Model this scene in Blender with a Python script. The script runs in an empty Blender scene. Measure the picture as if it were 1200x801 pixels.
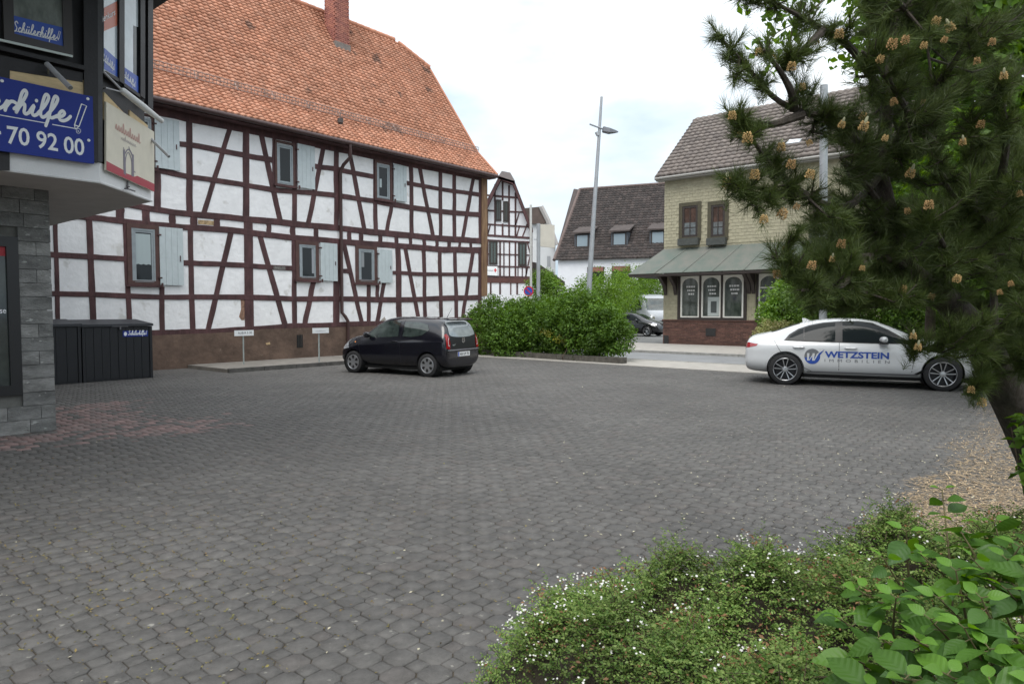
import bpy, bmesh, math, random
import numpy as np
from mathutils import Vector, Matrix
from mathutils.bvhtree import BVHTree
from mathutils.geometry import tessellate_polygon
random.seed(7); rng = np.random.default_rng(11)
S = bpy.context.scene
COL = S.collection
R = math.radians

# ------------------------------------------------------------------ camera
CAM_H = 1.65; FPX = 800.0; TH = math.atan(37.5 / FPX)
cam_d = bpy.data.cameras.new('camera'); cam = bpy.data.objects.new('camera', cam_d); COL.objects.link(cam)
cam_d.sensor_width = 36; cam_d.lens = 24; cam_d.clip_end = 4000; cam_d.clip_start = 0.05
cam.location = (0, 0, CAM_H); cam.rotation_euler = (math.pi / 2 - TH, 0, 0)
S.camera = cam
S.render.resolution_x = 1024; S.render.resolution_y = 683

# ------------------------------------------------------------------ world (bright overcast sky) and veiled sun
SUN_EL, SUN_AZ = R(58), R(200)
W = bpy.data.worlds.new('World'); S.world = W; W.use_nodes = True
nt = W.node_tree; nt.nodes.clear()
out = nt.nodes.new('ShaderNodeOutputWorld'); bg = nt.nodes.new('ShaderNodeBackground'); bg.inputs[1].default_value = 0.1
sky = nt.nodes.new('ShaderNodeTexSky'); sky.sky_type = 'NISHITA'; sky.sun_disc = False
sky.sun_elevation = SUN_EL; sky.sun_rotation = SUN_AZ; sky.air_density = 1.0; sky.dust_density = 2.5
tc = nt.nodes.new('ShaderNodeTexCoord'); mp = nt.nodes.new('ShaderNodeMapping'); mp.inputs['Scale'].default_value = (1.0, 1.0, 2.6)
mp.inputs['Location'].default_value = (0.35, 0.2, 0.4)
n1 = nt.nodes.new('ShaderNodeTexNoise'); n1.inputs['Scale'].default_value = 2.3; n1.inputs['Detail'].default_value = 7; n1.inputs['Roughness'].default_value = 0.55
cr = nt.nodes.new('ShaderNodeValToRGB'); cr.color_ramp.elements[0].position = 0.30; cr.color_ramp.elements[0].color = (0.72, 0.72, 0.72, 1)
cr.color_ramp.elements[1].position = 0.58; cr.color_ramp.elements[1].color = (1, 1, 1, 1)
n2 = nt.nodes.new('ShaderNodeTexNoise'); n2.inputs['Scale'].default_value = 3.6; n2.inputs['Detail'].default_value = 6
cr2 = nt.nodes.new('ShaderNodeValToRGB'); cr2.color_ramp.elements[0].position = 0.32; cr2.color_ramp.elements[0].color = (.70, .80, .90, 1)
cr2.color_ramp.elements[1].position = 0.62; cr2.color_ramp.elements[1].color = (1.22, 1.19, 1.16, 1)
mx = nt.nodes.new('ShaderNodeMixRGB')
L = nt.links.new
# an overcast sky: brighter and whiter towards the zenith, as cloud layers are
sx_ = nt.nodes.new('ShaderNodeSeparateXYZ'); L(tc.outputs['Generated'], sx_.inputs[0])
gr = nt.nodes.new('ShaderNodeValToRGB'); gr.color_ramp.elements[0].position = 0.0; gr.color_ramp.elements[0].color = (3.5, 4.15, 4.7, 1); gr.color_ramp.elements[1].position = 1.0; gr.color_ramp.elements[1].color = (12.4, 12.5, 12.6, 1)
e_g = gr.color_ramp.elements.new(0.38); e_g.color = (6.9, 7.3, 7.6, 1); L(sx_.outputs['Z'], gr.inputs[0])
mg = nt.nodes.new('ShaderNodeMixRGB'); mg.blend_type = 'MULTIPLY'; mg.inputs[0].default_value = 1.0; L(gr.outputs[0], mg.inputs[1]); L(cr2.outputs[0], mg.inputs[2])
L(tc.outputs['Generated'], mp.inputs['Vector']); L(mp.outputs[0], n1.inputs['Vector']); L(mp.outputs[0], n2.inputs['Vector'])
L(n1.outputs['Fac'], cr.inputs[0]); L(n2.outputs['Fac'], cr2.inputs[0])
L(cr.outputs[0], mx.inputs[0]); L(sky.outputs[0], mx.inputs[1]); L(mg.outputs[0], mx.inputs[2])
L(mx.outputs[0], bg.inputs[0]); L(bg.outputs[0], out.inputs[0])
sun_d = bpy.data.lights.new('sun', 'SUN'); sun_d.energy = 1.1; sun_d.angle = R(34); sun_d.color = (1, 0.965, 0.91)
sun = bpy.data.objects.new('sun', sun_d); COL.objects.link(sun)
sdir = Vector((math.sin(SUN_AZ) * math.cos(SUN_EL), math.cos(SUN_AZ) * math.cos(SUN_EL), math.sin(SUN_EL)))
sun.rotation_euler = sdir.to_track_quat('Z', 'Y').to_euler(); sun.location = sdir * 60
S.view_settings.view_transform = 'Standard'; S.view_settings.look = 'None'; S.view_settings.gamma = 1.0
S.view_settings.exposure = 0.84
S.cycles.max_bounces = 6; S.cycles.transparent_max_bounces = 6

# ------------------------------------------------------------------ pixel of the photograph -> point of the place
cT, sT = math.cos(TH), math.sin(TH)
def ray(px, py):
    u = (px - 600) / FPX; v = (400.5 - py) / FPX
    return Vector((u, cT + v * sT, -sT + v * cT))
EYE = Vector((0, 0, CAM_H))
def G(px, py, z=0.0):
    d = ray(px, py); return EYE + d * ((z - CAM_H) / d.z)
def AT(px, py, Y):
    d = ray(px, py); return EYE + d * (Y / d.y)
def PJ(p):
    z = p[2] - CAM_H; f = p[1] * cT - z * sT; up = p[1] * sT + z * cT
    return 600 + FPX * p[0] / f, 400.5 - FPX * up / f
AX = R(50.1); E1 = Vector((math.cos(AX), math.sin(AX), 0)); E2 = Vector((-E1.y, E1.x, 0)); UP = Vector((0, 0, 1))
B0 = G(280, 427)

# ------------------------------------------------------------------ materials
MAT = {}
def mat(name, col, rough=0.7, var=0.0, vs=3.0, bump=0.0, bs=20.0, metal=0.0, spec=None, col2=None, obj=True, coat=0.0, island=0.0, stretch=None, spots=None, blotch=None):
    if name in MAT: return MAT[name]
    m = bpy.data.materials.new(name); m.use_nodes = True; MAT[name] = m
    t = m.node_tree; b = t.nodes['Principled BSDF']; l = t.links.new
    b.inputs['Roughness'].default_value = rough; b.inputs['Metallic'].default_value = metal
    if spec is not None: b.inputs['Specular IOR Level'].default_value = spec
    if coat: b.inputs['Coat Weight'].default_value = coat; b.inputs['Coat Roughness'].default_value = 0.04
    c = (*col, 1)
    b.inputs['Base Color'].default_value = c
    tcn = None
    def coords():
        nonlocal tcn
        if tcn is None:
            a = t.nodes.new('ShaderNodeNewGeometry'); tcn = a.outputs['Position']
            if stretch:
                mm = t.nodes.new('ShaderNodeMapping'); mm.inputs['Scale'].default_value = stretch; l(tcn, mm.inputs[0]); tcn = mm.outputs[0]
        return tcn
    cur = None
    if var or col2:
        n = t.nodes.new('ShaderNodeTexNoise'); n.inputs['Scale'].default_value = vs; n.inputs['Detail'].default_value = 5; n.inputs['Roughness'].default_value = 0.65
        l(coords(), n.inputs['Vector'])
        r = t.nodes.new('ShaderNodeValToRGB'); l(n.outputs['Fac'], r.inputs[0])
        r.color_ramp.elements[0].position = 0.34; r.color_ramp.elements[1].position = 0.66
        if col2: r.color_ramp.elements[0].color = c; r.color_ramp.elements[1].color = (*col2, 1)
        else:
            r.color_ramp.elements[0].color = tuple(x * (1 - var) for x in col) + (1,); r.color_ramp.elements[1].color = tuple(min(1, x * (1 + var)) for x in col) + (1,)
        cur = r.outputs[0]
    if spots:                                     # (colour, scale, threshold): blotches of dirt or lichen
        sc_, ss, th = spots
        n = t.nodes.new('ShaderNodeTexNoise'); n.inputs['Scale'].default_value = ss; n.inputs['Detail'].default_value = 3; l(coords(), n.inputs['Vector'])
        r = t.nodes.new('ShaderNodeValToRGB'); r.color_ramp.elements[0].position = th; r.color_ramp.elements[1].position = th + 0.06; l(n.outputs['Fac'], r.inputs[0])
        q = t.nodes.new('ShaderNodeMixRGB'); l(r.outputs[0], q.inputs[0]); q.inputs[2].default_value = (*sc_, 1)
        if cur is None: q.inputs[1].default_value = c
        else: l(cur, q.inputs[1])
        cur = q.outputs[0]
    if blotch:                                    # (scale, amount): broad worn and dirty areas
        n = t.nodes.new('ShaderNodeTexNoise'); n.inputs['Scale'].default_value = blotch[0]; n.inputs['Detail'].default_value = 4; l(coords(), n.inputs['Vector'])
        mr = t.nodes.new('ShaderNodeMapRange'); mr.inputs[1].default_value = .32; mr.inputs[2].default_value = .68; mr.inputs[3].default_value = 1 - blotch[1]; mr.inputs[4].default_value = 1 + blotch[1]; l(n.outputs['Fac'], mr.inputs[0])
        hh = t.nodes.new('ShaderNodeHueSaturation'); l(mr.outputs[0], hh.inputs['Value'])
        if cur is None: hh.inputs['Color'].default_value = c
        else: l(cur, hh.inputs['Color'])
        cur = hh.outputs[0]
    if island:
        g = t.nodes.new('ShaderNodeNewGeometry'); h = t.nodes.new('ShaderNodeHueSaturation')
        mr = t.nodes.new('ShaderNodeMapRange'); mr.inputs[3].default_value = 1 - island; mr.inputs[4].default_value = 1 + island
        l(g.outputs['Random Per Island'], mr.inputs[0]); l(mr.outputs[0], h.inputs['Value'])
        if cur is None: h.inputs['Color'].default_value = c
        else: l(cur, h.inputs['Color'])
        cur = h.outputs[0]
    if cur is not None: l(cur, b.inputs['Base Color'])
    if bump:
        n = t.nodes.new('ShaderNodeTexNoise'); n.inputs['Scale'].default_value = bs; n.inputs['Detail'].default_value = 4
        l(coords(), n.inputs['Vector'])
        bp = t.nodes.new('ShaderNodeBump'); bp.inputs['Strength'].default_value = bump; bp.inputs['Distance'].default_value = 0.02
        l(n.outputs['Fac'], bp.inputs['Height']); l(bp.outputs[0], b.inputs['Normal'])
    return m
def leafmat(name, col, col2, trans=0.35, rough=0.45, island=0.35, gloss=0.025):
    m = bpy.data.materials.new(name); m.use_nodes = True; MAT[name] = m
    t = m.node_tree; t.nodes.clear(); l = t.links.new
    o = t.nodes.new('ShaderNodeOutputMaterial'); g = t.nodes.new('ShaderNodeNewGeometry')
    r = t.nodes.new('ShaderNodeValToRGB'); r.color_ramp.elements[0].color = (*col, 1); r.color_ramp.elements[1].color = (*col2, 1); l(g.outputs['Random Per Island'], r.inputs[0])
    n = t.nodes.new('ShaderNodeTexNoise'); n.inputs['Scale'].default_value = 1.7; n.inputs['Detail'].default_value = 3; l(g.outputs['Position'], n.inputs['Vector'])
    mr = t.nodes.new('ShaderNodeMapRange'); mr.inputs[1].default_value = 0.3; mr.inputs[2].default_value = 0.7; mr.inputs[3].default_value = 1 - island; mr.inputs[4].default_value = 1 + island; l(n.outputs['Fac'], mr.inputs[0])
    h = t.nodes.new('ShaderNodeHueSaturation'); l(r.outputs[0], h.inputs['Color']); l(mr.outputs[0], h.inputs['Value'])
    d = t.nodes.new('ShaderNodeBsdfDiffuse'); tr = t.nodes.new('ShaderNodeBsdfTranslucent'); gl = t.nodes.new('ShaderNodeBsdfGlossy'); gl.inputs['Roughness'].default_value = rough
    l(h.outputs[0], d.inputs[0])
    h2 = t.nodes.new('ShaderNodeHueSaturation'); h2.inputs['Hue'].default_value = 0.485; h2.inputs['Saturation'].default_value = 1.15; h2.inputs['Value'].default_value = 1.4; l(h.outputs[0], h2.inputs['Color']); l(h2.outputs[0], tr.inputs[0])
    a = t.nodes.new('ShaderNodeMixShader'); a.inputs[0].default_value = trans; l(d.outputs[0], a.inputs[1]); l(tr.outputs[0], a.inputs[2])
    f = t.nodes.new('ShaderNodeMixShader'); f.inputs[0].default_value = gloss; l(a.outputs[0], f.inputs[1]); l(gl.outputs[0], f.inputs[2]); l(f.outputs[0], o.inputs[0])
    return m
def glassmat(name, tint, rough=0.03, alpha=None):
    m = mat(name, tint, rough, spec=0.9); return m

# ------------------------------------------------------------------ objects
def tag(o, label=None, cat=None, group=None, kind=None):
    if label: o['label'] = label
    if cat: o['category'] = cat
    if group: o['group'] = group
    if kind: o['kind'] = kind
    return o
def thing(name, loc, label, cat, rz=0.0, group=None):
    o = bpy.data.objects.new(name, None); COL.objects.link(o); o.location = loc; o.rotation_euler = (0, 0, rz); o.empty_display_size = 0.2
    return tag(o, label, cat, group)
def setparent(o, p, local=False):
    if p is None: return
    o.parent = p
    if not local:
        M = Matrix.Identity(4); q = p
        ch = []
        while q is not None: ch.append(q); q = q.parent
        for q in reversed(ch):
            M = M @ q.matrix_parent_inverse @ q.matrix_basis
        o.matrix_parent_inverse = M.inverted()
def link(name, me, parent=None, local=False):
    o = bpy.data.objects.new(name, me); COL.objects.link(o); setparent(o, parent, local); return o
def frame_of(d):
    d = Vector(d).normalized(); a = Vector((0, 0, 1)) if abs(d.z) < 0.9 else Vector((1, 0, 0))
    x = d.cross(a).normalized(); return x, x.cross(d).normalized()
class MB:
    def __init__(s): s.v = []; s.f = []; s.m = []
    def add(s, vs, fs, mi=0):
        b = len(s.v); s.v += [tuple(p) for p in vs]; s.f += [tuple(i + b for i in f) for f in fs]; s.m += [mi] * len(fs); return s
    def box(s, c, sx, sy, sz, ux=Vector((1, 0, 0)), uy=None, uz=UP, mi=0):
        ux = Vector(ux); uz = Vector(uz); uy = uz.cross(ux) if uy is None else Vector(uy); c = Vector(c)
        p = [c + ux * (i * sx / 2) + uy * (j * sy / 2) + uz * (k * sz / 2) for i in (-1, 1) for j in (-1, 1) for k in (-1, 1)]
        return s.add(p, [(0, 1, 3, 2), (4, 6, 7, 5), (0, 4, 5, 1), (2, 3, 7, 6), (0, 2, 6, 4), (1, 5, 7, 3)], mi)
    def prism(s, pts, d, mi=0):                     # polygon swept by vector d
        n = len(pts); d = Vector(d); pts = [Vector(p) for p in pts]
        fs = [tuple(range(n)), tuple(range(2 * n - 1, n - 1, -1))] + [(i, n + i, n + (i + 1) % n, (i + 1) % n) for i in range(n)]
        nrm = Vector((0, 0, 0))
        for i in range(n): nrm += pts[i].cross(pts[(i + 1) % n])
        if nrm.dot(d) > 0: fs = [tuple(reversed(f)) for f in fs]
        return s.add(pts + [p + d for p in pts], fs, mi)
    def tube(s, pts, r, n=8, mi=0, caps=True):
        pts = [Vector(p) for p in pts]; rr = r if isinstance(r, (list, tuple)) else [r] * len(pts); vs = []; fs = []
        ref = None
        for i, p in enumerate(pts):
            d = (pts[min(i + 1, len(pts) - 1)] - pts[max(i - 1, 0)])
            if d.length < 1e-9: d = Vector((0, 0, 1))
            d.normalize()
            if ref is None: x, y = frame_of(d)
            else:
                x = (ref - d * ref.dot(d)); x = x.normalized() if x.length > 1e-6 else frame_of(d)[0]; y = x.cross(d)
            ref = x
            for k in range(n):
                a = 2 * math.pi * k / n; vs.append(p + x * (math.cos(a) * rr[i]) + y * (math.sin(a) * rr[i]))
        for i in range(len(pts) - 1):
            for k in range(n):
                a, b = i * n + k, i * n + (k + 1) % n; fs.append((a, a + n, b + n, b))
        if caps: fs += [tuple(range(n)), tuple(range(len(vs) - 1, len(vs) - n - 1, -1))]
        return s.add(vs, fs, mi)
    def lathe(s, prof, c, ax, n=24, mi=0):          # prof: (radius, height along ax)
        x, y = frame_of(ax); ax = Vector(ax).normalized(); c = Vector(c); vs = []; fs = []
        for (r, h) in prof:
            for k in range(n):
                a = 2 * math.pi * k / n; vs.append(c + ax * h + x * (r * math.cos(a)) + y * (r * math.sin(a)))
        for i in range(len(prof) - 1):
            for k in range(n):
                a, b = i * n + k, i * n + (k + 1) % n; fs.append((a, b, b + n, a + n))
        return s.add(vs, fs, mi)
    def mesh(s, name, mats, smooth=False):
        me = bpy.data.meshes.new(name); me.from_pydata(s.v, [], s.f)
        for m in (mats if isinstance(mats, (list, tuple)) else [mats]): me.materials.append(m)
        if len(me.materials) > 1: me.polygons.foreach_set('material_index', s.m)
        if smooth:
            me.polygons.foreach_set('use_smooth', [True] * len(me.polygons)); me.set_sharp_from_angle(angle=R(38))
        me.validate(); me.update(); return me
    def build(s, name, mats, parent=None, smooth=False, local=False):
        return link(name, s.mesh(name, mats, smooth), parent, local)
def npmesh(name, V, F, mats, mi=None):              # V (n,3), F (m,k) all faces of k corners
    me = bpy.data.meshes.new(name); V = np.ascontiguousarray(V, dtype=np.float32); F = np.ascontiguousarray(F, dtype=np.int32)
    m, k = F.shape; me.vertices.add(len(V)); me.vertices.foreach_set('co', V.ravel())
    me.loops.add(m * k); me.loops.foreach_set('vertex_index', F.ravel())
    me.polygons.add(m); me.polygons.foreach_set('loop_start', np.arange(0, m * k, k, dtype=np.int32)); me.polygons.foreach_set('loop_total', np.full(m, k, dtype=np.int32))
    for q in (mats if isinstance(mats, (list, tuple)) else [mats]): me.materials.append(q)
    if mi is not None: me.polygons.foreach_set('material_index', np.ascontiguousarray(mi, dtype=np.int32))
    me.update(calc_edges=True); me.validate(); return me
class Plane:                                        # an upright wall plane: P base point, u along it, n outwards
    def __init__(s, P, u, n): s.P = Vector(P); s.u = Vector(u); s.n = Vector(n)
    def sz(s, px, py, d=0.0):
        r = ray(px, py); P = s.P + s.n * d; t = (P - EYE).dot(s.n) / r.dot(s.n); q = EYE + r * t
        return (q - s.P).dot(s.u), q.z
    def pt(s, a, z, d=0.0):
        q = s.P + s.u * a + s.n * d; return Vector((q.x, q.y, s.P.z + z if False else z))
    def px(s, x, y, d=0.0): a, z = s.sz(x, y, d); return s.pt(a, z, d)
    def quad(s, mb, c, d0, d1, mi=0):               # c: list of pixels
        mb.prism([s.pt(*s.sz(*q), d0) for q in c], s.n * (d1 - d0), mi); return mb
    def rect(s, mb, a0, a1, z0, z1, d0, d1, mi=0):
        mb.prism([s.pt(a0, z0, d0), s.pt(a1, z0, d0), s.pt(a1, z1, d0), s.pt(a0, z1, d0)], s.n * (d1 - d0), mi); return mb
    def frame(s, mb, a0, a1, z0, z1, w, d0, d1, mi=0):
        s.rect(mb, a0, a0 + w, z0, z1, d0, d1, mi); s.rect(mb, a1 - w, a1, z0, z1, d0, d1, mi)
        s.rect(mb, a0 + w, a1 - w, z0, z0 + w, d0, d1 - 0.001, mi); s.rect(mb, a0 + w, a1 - w, z1 - w, z1, d0, d1 - 0.001, mi); return mb
    def box_of(s, x0, x1, y0, y1):                  # pixel box -> (a0, a1, z0, z1)
        xm = (x0 + x1) / 2; ym = (y0 + y1) / 2
        return s.sz(x0, ym)[0], s.sz(x1, ym)[0], s.sz(xm, y1)[1], s.sz(xm, y0)[1]

# ------------------------------------------------------------------ writing: block letters and pen strokes
def text_mesh(body, size=1.0, bold=0.0, ext=1.0, space=1.0):
    cu = bpy.data.curves.new('lettering', 'FONT'); cu.body = body; cu.size = size; cu.offset = bold; cu.resolution_u = 3; cu.space_character = space
    o = bpy.data.objects.new('lettering', cu); COL.objects.link(o); dg = bpy.context.evaluated_depsgraph_get()
    me = bpy.data.meshes.new_from_object(o.evaluated_get(dg)); bpy.data.objects.remove(o); bpy.data.curves.remove(cu)
    v = [(p.co.x * ext, p.co.y) for p in me.vertices]; f = [tuple(p.vertices) for p in me.polygons]; bpy.data.meshes.remove(me)
    return v, f
def place2d(vf, fn, mb=None, mi=0):
    mb = mb or MB(); v, f = vf; mb.add([fn(*p) for p in v], f, mi); return mb
def fit(vf, x0, y0, w, h=None):
    v, f = vf; xs = [p[0] for p in v]; ys = [p[1] for p in v]; sx = w / (max(xs) - min(xs)); sy = sx if h is None else h / (max(ys) - min(ys))
    return [((p[0] - min(xs)) * sx + x0, (p[1] - min(ys)) * sy + y0) + tuple(p[2:]) for p in v], f
def spline(pts, n=6):
    P = [pts[0]] + list(pts) + [pts[-1]]; o = []
    for i in range(1, len(P) - 2):
        a, b, c, d = [np.array(P[j], float) for j in (i - 1, i, i + 1, i + 2)]
        for k in range(n):
            t = k / n; o.append(tuple(0.5 * (2 * b + (c - a) * t + (2 * a - 5 * b + 4 * c - d) * t * t + (3 * b - a - 3 * c + d) * t ** 3)))
    o.append(tuple(pts[-1])); return o
def ribbon(pts, w):                                  # flat pen stroke with round ends
    v = []; f = []
    P = [np.array(p, float) for p in pts]
    for i, p in enumerate(P):
        d = P[min(i + 1, len(P) - 1)] - P[max(0, i - 1)]; d = d / (np.linalg.norm(d) + 1e-9); nn = np.array([-d[1], d[0]])
        e = .0006 * i / len(P); v += [tuple(p + nn * w / 2) + (e,), tuple(p - nn * w / 2) + (e,)]
        if i: a = 2 * i; f.append((a - 2, a - 1, a + 1, a))
    for p, e in ((P[0], -.0002), (P[-1], .0008)):
        b = len(v); v += [tuple(p + np.array([math.cos(t), math.sin(t)]) * w / 2) + (e,) for t in np.linspace(0, 2 * math.pi, 9)[:-1]]; f.append(tuple(range(b, b + 8)))
    return v, f
GL = {'S': (1.15, [[(.95, 1.95), (.62, 2.3), (.28, 1.95), (.48, 1.4), (.8, .85), (.62, .15), (.2, .0), (-.1, .4)]]),
      'c': (.78, [[(.62, .82), (.38, 1), (.1, .6), (.2, .08), (.5, .05), (.82, .35)]]),
      'h': (1.05, [[(-.1, .3), (.38, 1.1), (.62, 2.0), (.48, 2.32), (.3, 2.0), (.2, 1.1), (.08, 0)], [(.08, 0), (.3, .75), (.55, .98), (.62, .6), (.62, .15), (.8, .03), (1.1, .4)]]),
      'u': (1.08, [[(0, .4), (.16, 1.0), (.12, .3), (.3, .03), (.55, .4), (.7, 1.0), (.66, .25), (.82, .03), (1.1, .4)], [(.28, 1.5), (.3, 1.55)], [(.64, 1.5), (.66, 1.55)]]),
      'l': (.66, [[(-.05, .3), (.38, 1.2), (.58, 2.05), (.42, 2.35), (.25, 2.0), (.14, .5), (.28, .02), (.5, .12), (.7, .4)]]),
      'e': (.92, [[(-.05, .3), (.35, .45), (.52, .8), (.33, 1.0), (.12, .6), (.22, .1), (.5, .02), (.8, .25), (1.0, .6)]]),
      'r': (.8, [[(-.02, .35), (.2, 1.0), (.1, 0)], [(.14, .35), (.36, .88), (.58, .98), (.8, .85)]]),
      'i': (.6, [[(-.05, .35), (.2, 1.0), (.13, .3), (.26, .02), (.45, .12), (.65, .4)], [(.32, 1.5), (.34, 1.54)]]),
      'f': (.72, [[(-.05, .3), (.38, 1.2), (.6, 2.05), (.45, 2.35), (.28, 2.0), (.12, .2), (-.02, -.8)], [(.1, .25), (.35, .1), (.75, .45)]]),
      '!': (.8, [[(.25, 0), (.05, .45), (.55, 2.2), (.9, 2.1), (.45, .4), (.25, 0)], [(.05, .45), (.45, .4)]])}
def script(word, w, sx=1.0):                         # joined-up handwriting, x-height 1
    x = 0.0; V = []; F = []; ns = 0
    for ch in word:
        a, st = GL[ch]
        for s in st:
            v, f = ribbon(spline([((x + p[0] + p[1] * 0.12) * sx, p[1]) for p in s]) if ch != '!' else [((x + p[0] + 0.25) * sx, p[1]) for p in s], w if ch != '!' else w * .6)
            ns += 1; v = [(p[0], p[1], p[2] + .001 * (ns % 4)) for p in v]
            b = len(V); V += v; F += [tuple(i + b for i in q) for q in f]
        x += a
    return (V, F), x
def squiggle(n, seed, w):                            # faded, unreadable pen line
    r = random.Random(seed); V = []; F = []; x = 0
    for k in range(n):
        hgt = r.choice([1, 1, 1, 1.9]); pts = spline([(x, 0.1), (x + .3, hgt), (x + .45, hgt * .6), (x + .4, 0.05), (x + .8, .3)], 4)
        v, f = ribbon(pts, w); v = [(p[0], p[1], p[2] + .001 * (k % 2)) for p in v]; b = len(V); V += v; F += [tuple(i + b for i in q) for q in f]; x += .75
    return (V, F), x

# ------------------------------------------------------------------ leaves
def leafcloud(name, centers, radii, n, size, m, parent=None, up=0.35, asp=0.55, shell=0.55, squash=0.85, fold=0.25):
    C = np.array(centers, float); Rr = np.array(radii, float); k = rng.choice(len(C), n, p=Rr ** 2 / np.sum(Rr ** 2))
    d = rng.normal(size=(n, 3)); d /= np.linalg.norm(d, axis=1)[:, None]
    rad = Rr[k] * (shell + (1 - shell) * rng.random(n) ** 0.6)
    P = C[k] + d * rad[:, None] * np.array([1, 1, squash])
    ok = P[:, 2] > 0.01; P = P[ok]; d = d[ok]; n = len(P)
    return leaves_at(name, P, d + np.array([0, 0, up]) + rng.normal(scale=.55, size=(n, 3)), size * (0.6 + 0.8 * rng.random(n)), m, parent, asp, fold)
def leaves_at(name, P, N, sz, m, parent=None, asp=0.55, fold=0.25, direc=None):
    n = len(P); N = N / np.linalg.norm(N, axis=1)[:, None]
    t = rng.normal(size=(n, 3)) if direc is None else direc
    t = t - N * np.sum(t * N, axis=1)[:, None]; t /= np.linalg.norm(t, axis=1)[:, None] + 1e-9; b = np.cross(N, t)
    sz = np.asarray(sz)[:, None]
    v0 = P; v1 = P + t * sz * .45 + b * sz * asp / 2 + N * sz * fold * asp; v2 = P + t * sz; v3 = P + t * sz * .45 - b * sz * asp / 2 + N * sz * fold * asp
    V = np.stack([v0, v1, v2, v3], 1).reshape(-1, 3); i = np.arange(n) * 4
    F = np.concatenate([np.stack([i, i + 1, i + 2], 1), np.stack([i, i + 2, i + 3], 1)])
    return link(name, npmesh(name, V, F, m), parent)
def tris(name, V, m, parent=None):
    V = np.asarray(V).reshape(-1, 3); return link(name, npmesh(name, V, np.arange(len(V)).reshape(-1, 3), m), parent)

# ================================================================== GROUND
def st(p): d = Vector(p) - B0; return d.dot(E1), d.dot(E2)
def PT(s, t, z=0.0): q = B0 + E1 * s + E2 * t; return Vector((q.x, q.y, z))
S1 = st(G(740, 428.5))[0]; S2 = st(G(740, 420.5))[0]; S3 = st(G(740, 411))[0]; S4 = st(G(790, 403.5))[0]
m_asph = mat('asphalt', (.075, .076, .078), .85, .18, 1.5, .35, 120)
m_road = mat('road_asphalt', (.20, .205, .21), .8, .12, 1.2, .2, 90)
m_conc = mat('pavement_concrete', (.34, .32, .29), .85, .12, 2.5, .3, 60)
m_kerb = mat('kerb_concrete', (.27, .265, .25), .85, .2, 6, .3, 60)
m_joint = mat('joint_dirt', (.048, .041, .032), .95, col2=(.085, .066, .042), vs=2.2, bump=.5, bs=60)
m_earth = mat('earth', (.09, .065, .04), .95, .3, 6, .6, 30)
mb = MB(); mb.add([(-900, -60, -.06), (900, -60, -.06), (900, 1500, -.06), (-900, 1500, -.06)], [(0, 1, 2, 3)])
tag(mb.build('ground', mat('far_ground', (.12, .115, .10), .9, .2, .3)), kind='structure')
def sheet(name, s0, s1, t0, t1, z, m):
    b = MB(); b.add([PT(s0, t0, z), PT(s0, t1, z), PT(s1, t1, z), PT(s1, t0, z)], [(3, 2, 1, 0)]) ; o = b.build(name, m)
    return tag(o, kind='structure')
lot = sheet('parking_lot', -30, S1, -30, .2, -.010, m_joint)
road = sheet('road', S2, S3, -90, 60, -.045, m_road)
yard = sheet('yard', S4 + .02, S4 + 60, -90, 60, -.012, mat('yard_asphalt', (.17, .17, .168), .85, .15, 1.0, .2, 80))
def slab(name, s0, s1, t0, t1, z0, z1, m):
    b = MB(); b.prism([PT(s0, t0, z0), PT(s1, t0, z0), PT(s1, t1, z0), PT(s0, t1, z0)], (0, 0, z1 - z0)); return tag(b.build(name, m), kind='structure')
near_walk = slab('pavement', S1 + .01, S2 - .16, -60, 40, -.06, .012, m_conc)
far_walk = slab('pavement', S3 + .16, S4, -60, 40, -.06, .03, m_conc)
for s0, s1, z, wk in ((S2 - .15, S2 - .002, .022, near_walk), (S3 + .002, S3 + .15, .045, far_walk)):
    kb = MB(); kb.prism([PT(s0, 0, -.06), PT(s1, 0, -.06), PT(s1, .985, -.06), PT(s0, .985, -.06)], (0, 0, z + .06)); km = kb.mesh('kerb_stone', m_kerb)
    for k in range(-16, 6):
        o = link('kerb_stone', km, None, True); o.location = E2 * float(k); setparent(o, wk)

# ---- octagon and square setts, each one a stone; the nearest 300 are objects of their own
m_pav = [mat('sett_grey_%s' % n, c, .8, .24, 11, .5, 140, island=.07, spots=((.25, .24, .215), 15, sp), blotch=(.55, .14)) for n, c, sp in (('a', (.100, .0955, .090), .675), ('b', (.106, .1015, .0955), .665), ('c', (.091, .0875, .083), .70), ('d', (.104, .096, .0895), .68))]
m_pred = [mat('sett_red_%s' % n, c, .85, .2, 9, .4, 140, island=.15) for n, c in (('a', (.205, .140, .130)), ('b', (.165, .125, .117)))]
CELL = .1175; QA, QB = .0735, .0440
def sett_shape(octo):
    def ring(a, b, z):
        if octo: q = [(a, b), (b, a), (-b, a), (-a, b), (-a, -b), (-b, -a), (b, -a), (a, -b)]
        else: q = [(b, b), (-b, b), (-b, -b), (b, -b)]
        return [(x, y, z) for x, y in q]
    g = .0024
    top = ring(QA - g - .0035, QB - g * .4 - .002, 0) if octo else ring(0, QB - .0050, 0)
    mid = ring(QA - g, QB - g * .5, -.006) if octo else ring(0, QB - g, -.006)
    bot = [(x, y, -.03) for x, y, z in mid]
    n = len(top); v = np.array(top + mid + bot); f = [(0, i, i + 1) for i in range(1, n - 1)]
    for r in (0, 1):
        for i in range(n):
            a, b = r * n + i, r * n + (i + 1) % n; f += [(a, a + n, b + n), (a, b + n, b)]
    f = np.array(f)
    return v, f
SH = [sett_shape(True), sett_shape(False)]
lx = np.arange(-150, 170)
cells = []
for i in range(int(-24 / CELL), int(S1 / CELL) - 0):
    for j in range(int(-24 / CELL), int(.1 / CELL)):
        cells.append((i, j))
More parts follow.
